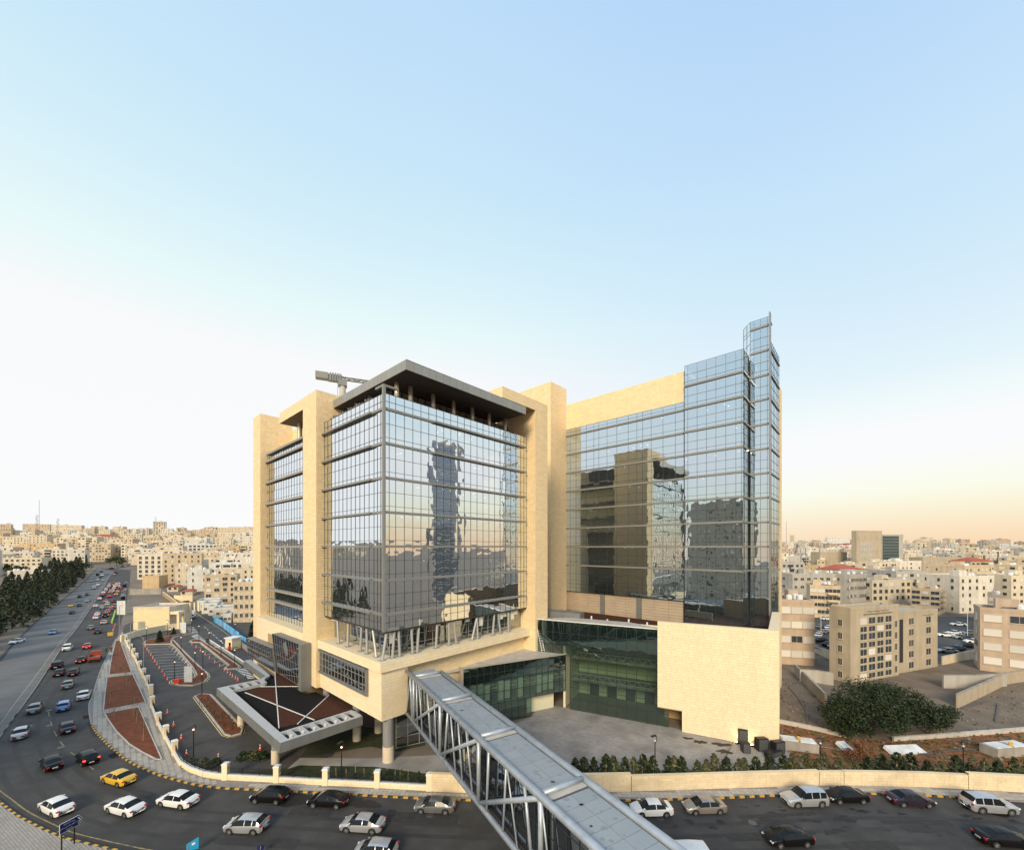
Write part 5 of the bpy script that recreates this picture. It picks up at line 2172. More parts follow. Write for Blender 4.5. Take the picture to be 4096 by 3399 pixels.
far_q = [('sedan', 'white', 470, 1262), ('suv', 'black', 690, 1215), ('sedan', 'red', 735, 1125), ('sedan', 'white', 505, 1180), ('sedan', 'red', 797, 1075), ('sedan', 'silver', 610, 1035),
         ('suv', 'cream', 735, 965), ('sedan', 'white', 470, 995), ('sedan', 'bronze', 695, 895), ('sedan', 'black', 880, 890), ('suv', 'grey', 905, 1010), ('sedan', 'white', 560, 830),
         ('sedan', 'red', 770, 785), ('sedan', 'black', 612, 770), ('sedan', 'red', 625, 745), ('sedan', 'white', 645, 700), ('van', 'cream', 810, 690), ('sedan', 'silver', 928, 735),
         ('sedan', 'yellow', 965, 675), ('sedan', 'white', 850, 655), ('sedan', 'silver', 700, 650), ('sedan', 'white', 700, 620), ('sedan', 'white', 878, 600), ('sedan', 'red', 1010, 590),
         ('sedan', 'red', 738, 590), ('sedan', 'white', 765, 545), ('sedan', 'white', 900, 550), ('sedan', 'yellow', 870, 530), ('sedan', 'white', 990, 540), ('sedan', 'white', 935, 505),
         ('sedan', 'white', 985, 490), ('sedan', 'red', 880, 480), ('sedan', 'silver', 778, 500), ('sedan', 'silver', 885, 285), ('sedan', 'black', 918, 240)]
cq = lambda x, y: (300 + x * .1779, 2250 + y * .1779)
ORD = ['first', 'second', 'third', 'fourth', 'fifth', 'sixth', 'seventh', 'eighth', 'ninth', 'tenth', 'eleventh', 'twelfth', 'thirteenth', 'fourteenth', 'fifteenth', 'sixteenth', 'seventeenth', 'eighteenth', 'nineteenth', 'twentieth'] + ['twenty-' + q for q in ('first', 'second', 'third', 'fourth', 'fifth', 'sixth', 'seventh', 'eighth', 'ninth')] + ['thirtieth'] + ['thirty-' + q for q in ('first', 'second', 'third', 'fourth', 'fifth', 'sixth', 'seventh', 'eighth', 'ninth')]
KW = {'sedan': 'saloon', 'suv': 'off-road car', 'van': 'minibus'}


def row_of(items, phrase, group, word, **kw):
    cnt = {}
    for kd, cl, x, y in sorted(items, key=lambda q: -q[3]):
        k = cnt[(kd, cl)] = cnt.get((kd, cl), 0) + 1
        many = sum(1 for q in items if q[:2] == (kd, cl)) > 1
        nm = '%s %s' % (cl.replace('lightblue', 'pale blue'), KW[kd])
        put(kd, cl, cq(x, y), ('%s %s %s' % (ORD[k - 1], nm, phrase[0]) if many else '%s %s' % (nm, phrase[1])), group=group, lit=kw.get('lit', 0) > rng.random(), detail=y > 880, rev=kw.get('rev', False))


row_of(far_q, ('from the tail of the queue up the left road', 'in the queue up the left road'), QG, 'queue', lit=.6)
row_of([('sedan', 'grey', 1085, 700), ('suv', 'silver', 1080, 770), ('suv', 'black', 1085, 820), ('sedan', 'silver', 1125, 640), ('suv', 'black', 1115, 540), ('sedan', 'lightblue', 1150, 480)],
       ('from the front of those parked beside the queue', 'parked at the right kerb beside the queue'), 'cars parked beside the queue', '')
row_of([('sedan', 'black', 90, 985), ('sedan', 'lightblue', 272, 890), ('sedan', 'black', 100, 785), ('sedan', 'navy', 268, 740), ('sedan', 'lightblue', 435, 600), ('sedan', 'cream', 440, 565), ('suv', 'white', 522, 515),
        ('sedan', 'silver', 645, 415), ('sedan', 'lightblue', 475, 425), ('sedan', 'white', 508, 400), ('sedan', 'cream', 365, 430), ('sedan', 'navy', 573, 345), ('van', 'white', 615, 300), ('van', 'black', 508, 290), ('sedan', 'lightblue', 728, 250), ('sedan', 'navy', 590, 220)],
       ('from the front coming down the left carriageway', 'coming down the left carriageway'), 'cars coming down the left carriageway', '', rev=True)
put('sedan', 'black', c1(548, 868), 'black saloon coming down the left carriageway behind the blue one', rev=True)
put('sedan', 'yellow', c1(545, 812), 'yellow taxi coming down the left carriageway by the trees', rev=True)
for k in range(8):
    x = 820 + k * 48
    put('sedan', ['navy', 'white', 'lightblue', 'silver', 'white', 'grey', 'white', 'silver'][k], cq(x, 142 - k * 8), ORD[k] + ' parked car from the left in the row at the far bend', turn=-55, group='cars parked at the far bend', detail=False)
# along the street in front of the building
put('hatch', 'black', cb_(345, 478), 'small black hatchback parked by the striped kerb, leftmost')
put('sedan', 'black', cb_(790, 510), 'glossy black luxury saloon parked by the striped kerb')
put('sedan', 'grey', cb_(1603, 552), 'dark grey saloon with rear spoiler parked left of the footbridge')
put('sedan', 'silver', cb_(1052, 695), 'silver saloon driving in mid street left of the footbridge')
put('hatch', 'silver', cb_(1150, 905), 'silver car cut off by the bottom edge of the picture')
put('sedan', 'silver', c7(250, 525), 'silver car seen through the footbridge truss')
put('sedan', 'white', c7(1058, 528), 'white saloon with rear spoiler parked right of the footbridge')
put('sedan', 'bronze', c7(1375, 513), 'bronze grey saloon with dark glass roof parked beside the white one')
put('suv', 'silver', cR(415, 985), 'silver off-road car parked by the kerb with spare kerb stripes behind')
put('sedan', 'black', c7(1878, 705), 'glossy black saloon driving at the lower right')
put('sedan', 'black', cR(735, 960), 'black saloon parked right behind the silver off-road car')
put('sedan', 'purple', cR(1225, 985), 'dark purple saloon parked nose right by the wall', rev=True)
put('suv', 'silver', cR(1830, 1035), 'silver off-road car parked nose right at the right edge', rev=True)
put('sedan', 'black', cR(1940, 1290), 'glossy black saloon driving off the lower right corner', rev=True)
put('van', 'white', c7(1235, 850), 'white van of which only the roof shows at the bottom edge')


# red flatbed truck
def flatbed(px):
    p = G(*px)
    t = thing('flatbed_truck', 'red flatbed truck with empty wooden-sided cargo bed on the left road', 'truck', (p.x, p.y, .02), heading(p))
    b = MB()
    b.prism([(1.3, -1.0), (2.9, -1.0), (2.9, 1.0), (1.3, 1.0)], .75, 1.5)
    b.prism([(1.4, -.95), (2.75, -.95), (2.75, .95), (1.4, .95)], 1.5, 2.25)
    b.build('cab', 'red_cargo', t)
    b = MB()
    b.obox((2.66, 0, 1.88), (.12, 0, -.02), (0, .8, 0), (-.03, 0, .27))
    b.build('windscreen', 'car_glass', t)
    b = MB()
    b.obox((1.39, 0, 1.9), (.02, 0, 0), (0, .6, 0), (0, 0, .2))
    b.build('rear_window', 'car_glass', t)
    for nm, bx in (('bed_floor', (-2.8, 1.2, -1.05, 1.05, .95, 1.05)), ('bed_side', (-2.8, 1.2, -1.1, -1.04, 1.05, 1.6)), ('bed_side', (-2.8, 1.2, 1.04, 1.1, 1.05, 1.6)), ('tail_board', (-2.86, -2.8, -1.1, 1.1, .95, 1.55)), ('head_board', (1.2, 1.27, -1.1, 1.1, .95, 2.1))):
        b = MB()
        b.box(*bx)
        b.build(nm, 'wood_bed' if nm == 'bed_floor' else 'red_cargo', t)
    b = MB()
    b.box(-2.7, 2.8, -.45, .45, .5, .94)
    b.build('chassis', 'under', t)
    for x in (-1.7, 2.1):
        for s in (-1, 1):
            b = MB()
            b.tube((x, s * .72, .45), (x, s * 1.02, .45), .45, .45, 16)
            b.build('wheel', 'rubber', t)
    for s in (-1, 1):
        b = MB()
        b.box(-2.9, -2.86, s * .95 - .12, s * .95 + .12, .75, .9)
        b.build('taillight', 'tail_lamp', t)


mat('wood_bed', (.35, .22, .15), .8, var=.25, vscale=3)
flatbed(c1(728, 1225))


def boxtruck(px):
    p = G(*px)
    t = thing('box_truck', 'small white box truck driving towards the camera past the parking area', 'truck', (p.x, p.y, .05), math.atan2(-1, .62))
    b = MB()
    b.box(-2.9, .9, -1.05, 1.05, .9, 3.1)
    b.build('cargo_box', 'tin_white', t)
    b = MB()
    b.prism([(1.0, -.95), (2.5, -.95), (2.5, .95), (1.0, .95)], .6, 1.5)
    b.prism([(1.0, -.93), (2.3, -.93), (2.3, .93), (1.0, .93)], 1.5, [2.35, 2.2, 2.2, 2.35])
    b.build('cab', 'paint_white', t)
    b = MB()
    b.obox((2.36, 0, 1.82), (.06, 0, 0), (0, .82, 0), (-.05, 0, .28))
    b.build('windscreen', 'car_glass', t)
    b = MB()
    b.box(2.45, 2.56, -.9, .9, .55, .85)
    b.build('bumper', 'under', t)
    for s in (-1, 1):
        b = MB()
        b.box(2.5, 2.55, s * .7 - .16, s * .7 + .16, .95, 1.15)
        b.build('headlight', 'head_lamp', t)
        for x in (-1.9, 1.7):
            b = MB()
            b.tube((x, s * .7, .4), (x, s * .98, .4), .4, .4, 16)
            b.build('wheel', 'rubber', t)
    b = MB()
    b.box(-2.8, 2.3, -.4, .4, .45, .89)
    b.build('chassis', 'under', t)


boxtruck(cp(935, 435))
# ================================================================ trees and shrubs
def leaf(mb, c, s, r, mi=0):
    a = Vector((r.gauss(0, 1), r.gauss(0, 1), r.gauss(0, .7)))
    a.normalize()
    b_ = a.cross(Vector((r.gauss(0, 1), r.gauss(0, 1), r.gauss(0, 1))))
    if b_.length < .01:
        b_ = Vector((1, 0, 0))
    b_.normalize()
    a, b_ = a * s, b_ * s * .6
    mb.face([c - a, c + b_, c + a * .9, c - b_], mi)


def conifer(seed, h, rad, n=1150):
    r = random.Random(seed)
    m = MB()
    whorls = 13
    for i in range(n):
        t = r.random() ** .8
        w = int(t * whorls) / whorls
        ang = r.uniform(0, 6.283)
        lob = .75 + .25 * math.sin(ang * 5 + w * 40 + seed)
        rr_ = rad * (1 - t) ** .75 * lob * (.35 + .65 * r.random() ** .4) + .1
        z = h * (.08 + .92 * t) - rr_ * .28 + r.gauss(0, .1)
        leaf(m, Vector((math.cos(ang) * rr_, math.sin(ang) * rr_, z)), r.uniform(.25, .6) * (1.15 - .5 * t), r)
    k = MB()
    k.tube((0, 0, -.3), (0, 0, h * .9), .16, .03, 6)
    return m, k


def broad(seed, h, rx, rz_, n, leaf_s, trunk=.18, clumps=16, z0=.35):
    r = random.Random(seed)
    m, k = MB(), MB()
    cs = []
    for i in range(clumps):
        a, q = r.uniform(0, 6.283), r.random() ** .5
        cz = h * (z0 + (1 - z0) * r.uniform(.15, .82))
        cs.append((Vector((math.cos(a) * q * rx * .75, math.sin(a) * q * rx * .75, cz)), rx * r.uniform(.26, .46)))
    for i in range(n):
        c, q = r.choice(cs)
        d = Vector((r.gauss(0, 1), r.gauss(0, 1), r.gauss(0, .8)))
        d.normalize()
        leaf(m, c + Vector((d.x, d.y, d.z * rz_)) * q * r.uniform(.5, 1.1), leaf_s * r.uniform(.6, 1.3), r)
    k.tube((0, 0, -.2), (0, 0, h * z0 * 1.2), trunk, trunk * .7, 7)
    for c, q in cs[:8]:
        k.tube((0, 0, h * z0), c, trunk * .5, .03, 5)
    return m, k


def tree_thing(name, label, meshes, loc, rz, group=None, sc=1.0, cat='tree'):
    t = thing(name, label, cat, loc, rz, group)
    t.scale = (sc, sc, sc)
    link('crown', meshes[0], t)
    link('trunk', meshes[1], t)
    return t


CON = []
for k in range(5):
    a, b_ = conifer(20 + k, 10 + k * .7, 3.1 + .25 * (k % 3))
    CON.append((a.mesh('crown', 'leaf_conifer'), b_.mesh('trunk', 'bark')))
ROUND = []
for k in range(3):
    a, b_ = broad(40 + k, 7.5, 3.6, .8, 900, .38)
    ROUND.append((a.mesh('crown', ['leaf_dark', 'leaf_mid', 'leaf_olive'][k]), b_.mesh('trunk', 'bark')))
row = smooth_line([G(x, y) for x, y in ((-30, 2640), (30, 2580), (130, 2480), (200, 2425), (270, 2372), (320, 2330), (348, 2300))], 1.0)
rt = random.Random(2)
n = 20
spots = []
for i in range(n):
    p = row[int(i / (n - 1) * (len(row) - 1))]
    for off in (3.5, 9.5, 16.5):
        q = p + Vector((-.70, -.70, 0)) * (off + rt.uniform(-1.2, 1.2)) + Vector((rt.uniform(-2, 2), rt.uniform(-2, 2), 0))
        spots.append((q, off))
spots.sort(key=lambda s: s[0].y)
ccount = {}
for k, (q, off) in enumerate(spots):
    ccount[off] = ccount.get(off, 0) + 1
    tree_thing('conifer_tree', '%s conifer in the dark %s row left of the road, counted from the near end' % (ORD[ccount[off] - 1], 'front' if off < 6 else 'middle' if off < 12 else 'back'), CON[k % 5], (q.x, q.y, hgt(q.x, q.y)), rt.uniform(0, 6), 'conifers along the left road', rt.uniform(1.0, 1.4))
for k, (x, y, v, s, lb) in enumerate([(490, 2262, 1, 1.15, 'grey green tree at the far bend, left one'), (478, 2268, 2, 1.0, 'grey green tree at the far bend, small middle one'), (465, 2262, 1, 1.3, 'grey green tree at the far bend beside the tan block'), (440, 2262, 2, 1.1, 'olive tree at the far bend, nearest the road'),
                                      (300, 2285, 0, 1.3, 'round dark tree behind the conifer row, nearest the road'), (268, 2292, 0, 1.2, 'round dark tree behind the conifer row by the cream flats'), (345, 2288, 1, 1.2, 'grey green round tree at the end of the conifer row'),
                                      (20, 2300, 0, 1.2, 'dark round tree at the left edge behind the flat roofs'), (55, 2305, 1, 1.2, 'green round tree at left behind the flat roofs'), (95, 2305, 0, 1.1, 'dark round tree right of the green one behind the flat roofs'), (128, 2300, 1, .9, 'small green tree behind the long flat roof'),
                                      (150, 2240, 1, .8, 'small tree on the slope by the brown house'), (105, 2250, 0, .9, 'dark small tree beside the brown and white house'), (75, 2160, 0, 1.3, 'dark tree on the hilltop beside the leftmost block'), (175, 2170, 1, 1.2, 'tree in front of the long hilltop block')]):
    g = G(x, y)
    tree_thing('round_tree', lb, ROUND[v], g, k, 'round trees on the left slope', s)
# dark cypress and garden trees
a, b_ = conifer(77, 9, 1.1, 420)
CYP = (a.mesh('crown', 'leaf_conifer'), b_.mesh('trunk', 'bark'))
for k, (x, y, s, lb) in enumerate([(345, 2262, 1.2, 'tall slim cypress beside the cream flats at left'), (710, 2436, .35, 'small cypress in a row beyond the truck, left'), (727, 2436, .35, 'small cypress in a row beyond the truck, right'), (692, 2436, .3, 'smallest cypress behind the stone substation')]):
    tree_thing('cypress_tree', lb, CYP, G(x, y), k, None, s)
a, b_ = conifer(90, 6, 2.0, 900)
PINE = (a.mesh('crown', 'leaf_dark'), b_.mesh('trunk', 'bark'))
tree_thing('pine_tree', 'dark pine beside the red roofed pavilion', PINE, G(1013, 2558), 0)
tree_thing('pine_tree', 'young light pine in the upper parking island', PINE, G(*cp(487, 765)), 0, None, .62)
tree_thing('pine_tree', 'smaller young pine at the right of the upper parking island', PINE, G(*cp(682, 660)), 1, None, .42)
tree_thing('round_tree', 'olive green bush behind the little cypress row', ROUND[2], G(*cp(845, 290)), 1, None, .55)
# big shrubby tree on the right
bc, bt = MB(), MB()
for sd_, hh, rx_, nn, off in ((60, 7.6, 5.4, 11000, (-3.6, 0, 0)), (63, 7.0, 5.0, 9000, (2.4, .6, 0)), (64, 5.0, 3.9, 5000, (6.2, -.4, 0)), (65, 4.6, 3.6, 4500, (-7.0, -.3, 0))):
    a, b_ = broad(sd_, hh, rx_, .75, nn, .18, trunk=.28, clumps=20, z0=.12)
    for src, dst in ((a, bc), (b_, bt)):
        k0 = len(dst.v)
        dst.v += [(x + off[0], y + off[1], z + off[2]) for x, y, z in src.v]
        dst.f += [tuple(i + k0 for i in f) for f in src.f]
        dst.m += src.m
big = tree_thing('bushy_tree', 'huge dark spreading tree before the shabby stone building at right', (bc.mesh('crown', 'leaf_dark'), bt.mesh('trunk', 'bark')), G(3555, 2935), 0)
a, b_ = broad(61, 9.5, 5.0, .9, 3500, .3, trunk=.25, clumps=22, z0=.3)
tree_thing('round_tree', 'green tree standing behind the shabby stone building', (a.mesh('crown', 'leaf_mid'), b_.mesh('trunk', 'bark')), G(3600, 2520), 0)
a, b_ = broad(62, 2.3, 1.5, .9, 900, .13, trunk=.06, clumps=10, z0=.2)
tree_thing('rust_shrub', 'rust coloured withered shrub left of the huge dark tree', (a.mesh('crown', 'leaf_rust'), b_.mesh('trunk', 'bark')), G(3430, 3040), 0, cat='shrub')


def palm(px, sc, label):
    r = random.Random(int(px[0]))
    t = thing('palm_tree', label, 'palm', G(*px), 0)
    t.scale = (sc, sc, sc)
    k = MB()
    k.tube((0, 0, -.1), (.1, 0, 2.4), .35, .22, 9)
    k.build('trunk', 'bark', t)
    m = MB()
    for i in range(26):
        az = r.uniform(0, 6.283)
        el = r.uniform(-.3, 1.2)
        p = Vector((.1, 0, 2.5))
        d = Vector((math.cos(az) * math.cos(el), math.sin(az) * math.cos(el), math.sin(el)))
        side = Vector((-math.sin(az), math.cos(az), 0))
        for s in range(7):
            q = p + d * .42
            w = .42 * (1 - s / 8)
            for j in range(3):
                c = p.lerp(q, j / 3)
                for sg in (-1, 1):
                    m.face([c, c + side * sg * w + d * .22 - Vector((0, 0, .12)), c + side * sg * w * .9 + d * .3 - Vector((0, 0, .12)), c + d * .1])
            d = (d + Vector((0, 0, -.17))).normalized()
            p = q
    m.build('crown', 'leaf_olive', t)


palm((3220, 2640), 1.25, 'short palm in front of the pinkish flats next to the stone hall')
palm((3985, 2672), 1.35, 'short palm in front of the pinkish flats at the right edge')
# young hedge conifers on stakes
HC = []
for k in range(4):
    r = random.Random(300 + k)
    m = MB()
    for i in range(230):
        tt = r.random()
        rr_ = .62 * (1 - tt) ** .6 * r.uniform(.3, 1.1)
        az = r.uniform(0, 6.283)
        leaf(m, Vector((math.cos(az) * rr_, math.sin(az) * rr_, .15 + 1.85 * tt)), r.uniform(.09, .2), r)
    s = MB()
    s.tube((0.05, 0, 0), (r.uniform(-.12, .12), .05, 1.9), .035, .03, 5)
    HC.append((m.mesh('crown', ['leaf_dark', 'leaf_mid', 'leaf_olive', 'leaf_dark'][k]), s.mesh('stake', 'stake')))
hx = [c7(x, 292)[0] for x in (600, 650, 715, 780, 828, 905, 955, 1012, 1068, 1160, 1195, 1245, 1335, 1385, 1440, 1515, 1580, 1620, 1688, 1768, 1850, 1905, 1990, 2060)]
hx += [3300 + 58 * k for k in range(15)]
for k, x in enumerate(hx):
    yb = 3122 - 3 * sstep(2900, 3300, x) * 2 + 18 * sstep(3500, 4096, x)
    g = G(x + rt.uniform(-4, 4), yb + rt.uniform(-8, 4))
    t = thing('staked_shrub', '%s staked young conifer in the hedge behind the street wall, counted from the bridge' % ORD[k], 'shrub', g, rt.uniform(0, 6), 'staked conifers behind the street wall')
    s = rt.uniform(1.25, 1.7)
    t.scale = (s * rt.uniform(1, 1.4), s * rt.uniform(1, 1.4), s)
    v = rt.choice((0, 1, 2, 3, 0))
    link('foliage', HC[v][0], t)
    link('stake', HC[v][1], t)
for k, (x, s) in enumerate(((750, .45), (850, .5), (925, .6), (990, .55), (1065, .4), (1130, .9), (1185, .85), (1240, .8), (1300, .7), (1345, .85), (1400, .6), (1480, .9), (1545, .8), (1600, .7))):
    g = G(900 + x * .5238, 3112 + (k % 3) * 6 + x * .012)
    t = thing('staked_shrub', '%s staked plant behind the black railing, counting towards the footbridge' % ORD[k], 'shrub', g, rt.uniform(0, 6), 'staked plants behind the railing')
    o = link('foliage', HC[k % 4][0], t)
    o.scale = (s * .8, s * .8, s)
    link('stake', HC[k % 4][1], t)
for k, (x, y) in enumerate(((1450, 690), (1560, 690), (1650, 690), (1850, 640), (1900, 635), (1950, 630), (2010, 640))):
    g = G(*c2(x, y))
    t = thing('round_bush', '%s small bush behind the curved railing from the left' % ORD[k], 'shrub', g, k, 'bushes behind the curved railing')
    o = link('foliage', HC[(k + 1) % 4][0], t)
    o.scale = (1.6, 1.6, .55)
# saplings in the red beds
for k, (x, y, h) in enumerate([c2(840, 220) + (2.6,), c2(868, 318) + (1.4,), c2(965, 80) + (3.2,), c2(1040, 375) + (2.2,), c2(1092, 512) + (3.0,), c2(1020, 315) + (3.3,), c1(868, 1310) + (2.2,), c1(945, 1330) + (2.4,), c1(912, 1180) + (3.0,), c1(985, 1435) + (2.0,)]):
    g = G(x, y)
    t = thing('sapling', '%s thin sapling in the red planting beds by the left road' % ORD[k], 'sapling', (g.x, g.y, .18), 0, 'saplings in the planting beds')
    r = random.Random(k)
    m = MB()
    m.tube((0, 0, 0), (.1, .05, h), .035, .02, 5)
    m.build('stem', 'stake', t)
    m = MB()
    for i in range(60):
        leaf(m, Vector((r.gauss(.1, .35), r.gauss(0, .35), h * r.uniform(.55, 1.1))), .1, r)
    m.build('foliage', 'leaf_olive', t)
# ================================================================ the town
WALLS = {'tan': (.62, .49, .33), 'cream': (.71, .60, .44), 'pale': (.73, .66, .55), 'grey': (.46, .43, .38), 'pink': (.52, .40, .30), 'white': (.70, .68, .62), 'brown': (.30, .21, .15), 'orange': (.64, .46, .26), 'shabby': (.47, .39, .28)}
for k, c in WALLS.items():
    mat('wall_' + k, c, .9, var=.10, vscale=.5, bump=.2, bscale=3, streak=.12, stain=tuple(q * .6 for q in c), stain_scale=.25, stain_amt=.35)
m_ = mat('wall_rubble', (.60, .50, .36), .9, var=.35, vscale=2.2, bump=.8, bscale=3, stain=(.32, .22, .12), stain_scale=1.5, stain_amt=.7)
mat('flat_roof', (.42, .39, .34), .9, var=.12, vscale=.5, stain=(.25, .23, .2), stain_scale=.3, stain_amt=.5)
mat('frame_pale', (.55, .47, .36), .8)
occupied = []
WIN = {}


def win_mesh(w, h, kind):
    key = (round(w, 1), round(h, 1), kind)
    if key not in WIN:
        f, g = MB(), MB()
        t = .09
        for x0, x1, z0, z1 in ((-w / 2 - t, w / 2 + t, h, h + t), (-w / 2 - t, w / 2 + t, -t, 0), (-w / 2 - t, -w / 2, 0, h), (w / 2, w / 2 + t, 0, h)):
            f.box(x0, x1, -.09, .0, z0, z1)
        f.box(-w / 2 - .16, w / 2 + .16, -.18, 0, -t - .07, -t)
        g.box(-w / 2, w / 2, -.025, 0, 0, h)
        if kind == 'g':
            g.box(-.03, .03, -.05, -.02, 0, h, 1)
        WIN[key] = (f.mesh('window', 'frame_pale'), g.mesh('pane', ['city_glass' if kind == 'g' else 'shutter', 'frame_pale']))
    return WIN[key]


def town_house(name, label, corner, th, lenL, lenR, h, wall, fl, lc, rc, near=False, group=None, ww=1.3, wh=1.3, shut=.25, roof='flat', clutter=True, seed=0, base=1.0, balc=(), cat='building', floor_h=None, zbase=None, bay=False):
    """block with its near corner at 'corner'; right face along (sin th, cos th), left face along (-cos th, sin th)"""
    r = random.Random(seed + int(corner.x * 7) + int(corner.y * 13))
    t = thing(name, label, cat, (corner.x, corner.y, corner.z if zbase is None else zbase), math.atan2(math.cos(th), math.sin(th)), group)
    ctr = corner + Vector((math.sin(th), math.cos(th), 0)) * lenR / 2 + Vector((-math.cos(th), math.sin(th), 0)) * lenL / 2
    occupied.append((ctr.x, ctr.y, max(lenL, lenR) * .62))
    b = MB()
    b.box(0, lenR, 0, lenL, -6, h)
    b.build('wall', 'wall_' + wall, t)
    b = MB()
    if roof == 'tile':
        e = .5
        zt = h + min(lenL, lenR) * .2
        cx0, cx1 = min(lenR * .5, lenL * .5), lenR - min(lenR * .5, lenL * .5)
        P = [(-e, -e, h), (lenR + e, -e, h), (lenR + e, lenL + e, h), (-e, lenL + e, h)]
        Q = [(max(cx0, lenR * .25), lenL / 2, zt), (min(cx1, lenR * .75) if cx1 > cx0 else lenR * .75, lenL / 2, zt)]
        b.face([P[0], P[1], Q[1], Q[0]])
        b.face([P[1], P[2], Q[1]])
        b.face([P[2], P[3], Q[0], Q[1]])
        b.face([P[3], P[0], Q[0]])
        b.face(P[::-1])
        b.build('roof', 'roof_tile', t)
    else:
        p = .25
        for x0, x1, y0, y1 in ((-.06, lenR + .06, -.06, p), (-.06, lenR + .06, lenL - p, lenL + .06), (-.06, p, p, lenL - p), (lenR - p, lenR + .06, p, lenL - p)):
            b.box(x0, x1, y0, y1, h - .1, h + .8)
        rf = b.build('parapet', 'wall_' + wall, t)
        b = MB()
        b.box(p, lenR - p, p, lenL - p, h, h + .06)
        b.build('roof', 'flat_roof', t)
        if clutter and lenR > 7:
            b = MB()
            sx_, sy_ = r.uniform(.2, .6) * lenR, r.uniform(.3, .6) * lenL
            b.box(sx_, sx_ + min(4, lenR * .3), sy_, sy_ + min(4, lenL * .3), h + .05, h + 2.7)
            b.build('stair_head', 'wall_' + wall, t)
            b = MB()
            for q in range(r.randint(2, 6)):
                x, y = r.uniform(1, lenR - 1), r.uniform(1, lenL * .6)
                rr_ = r.uniform(.5, .8)
                if r.random() < .7:
                    b.lathe([(rr_, 0), (rr_, 1.1), (rr_ * .4, 1.3)], 8, (x, y, h + .5))
                else:
                    b.box(x - .9, x + .9, y - .5, y + .5, h + .3, h + .9, 1)
            stuff(b.build('roof_tanks', ['tank_white', 'steel_dark'], t))
    fh = floor_h or (h - base) / fl
    far = MB()
    for face, nc, ln in (('R', rc, lenR), ('L', lc, lenL)):
        for f in range(fl):
            z = base + f * fh + (fh - wh) * .5
            for c in range(nc):
                u = (c + .5) * ln / nc
                kd = 's' if r.random() < shut else 'g'
                w_ = ww * (1 if r.random() < .8 else .7)
                if near:
                    fm, gm = win_mesh(w_, wh, kd)
                    if face == 'R':
                        o = link('window', fm, t, (u, -.005, z))
                    else:
                        o = link('window', fm, t, (-.005, u, z), R(-90))
                    link('pane', gm, o)
                else:
                    mi = 0 if kd == 'g' else 1
                    if face == 'R':
                        far.box(u - w_ / 2, u + w_ / 2, -.05, .0, z, z + wh, mi)
                        far.box(u - w_ / 2 - .1, u + w_ / 2 + .1, -.14, .0, z - .12, z, 2)
                    else:
                        far.box(-.05, 0, u - w_ / 2, u + w_ / 2, z, z + wh, mi)
                        far.box(-.14, 0, u - w_ / 2 - .1, u + w_ / 2 + .1, z - .12, z, 2)
    if bay:
        b = MB()
        u0 = r.uniform(.1, .55) * lenR
        u1 = u0 + r.uniform(3.5, 5.5)
        if r.random() < .5:
            b.box(u0, u1, -1.2, -.16, -3, h + .3)
            for f in range(fl):
                z = base + f * fh + (fh - wh) * .5
                far.box(u0 + .5, u1 - .5, -1.26, -1.2, z, z + wh, 0)
        else:
            for f in range(1, fl):
                z = base + f * fh - .1
                b.box(u0, u1, -1.5, -.16, z, z + .18)
                b.box(u0, u1, -1.5, -1.4, z + .18, z + 1.0)
                far.box(u0 + .3, u1 - .3, -.19, -.15, z + .2, z + 2.5, 0)
        b.build('bay', 'wall_' + wall, t)
    if far.v:
        stuff(far.build('windows', ['city_glass', 'shutter', 'frame_pale'], t))
    for face, u0, u1 in balc:
        for f in range(1, fl):
            z = base + f * fh - .1
            b = MB()
            if face == 'R':
                b.box(u0, u1, -1.3, -.02, z, z + .15)
                b.box(u0, u1, -1.3, -1.2, z + .15, z + 1.0)
            else:
                b.box(-1.3, -.02, u0, u1, z, z + .15)
                b.box(-1.3, -1.2, u0, u1, z + .15, z + 1.0)
            b.build('balcony', 'wall_' + wall, t)
    return t


def cornered(name, label, x0, xs_, x1, ytop, ybase, th, wall, fl, lc, rc, depth=11, **k):
    """place a block from the picture columns of its left end, near corner and right end"""
    p = G(xs_, ybase)
    th = R(th)
    def ext(px, d):
        kx = (px - CX) / FPX
        den = d.x - kx * d.y
        return (kx * p.y - p.x) / den if abs(den) > 1e-4 else depth
    lL = ext(x0, Vector((-math.cos(th), math.sin(th), 0))) if xs_ - x0 > 3 else depth
    lR = ext(x1, Vector((math.sin(th), math.cos(th), 0))) if x1 - xs_ > 3 else depth
    lL, lR = (q if 2 < q < 90 else depth for q in (lL, lR))
    h = ZZ(ytop, p.y) - p.z
    return town_house(name, label, p, th, lL, lR, h, wall, fl, lc, rc, **k)


H2 = lambda x, y: (500 + .262 * x, 2050 + .262 * y)
N_ = dict(near=True)
FB = 'apartment_block'
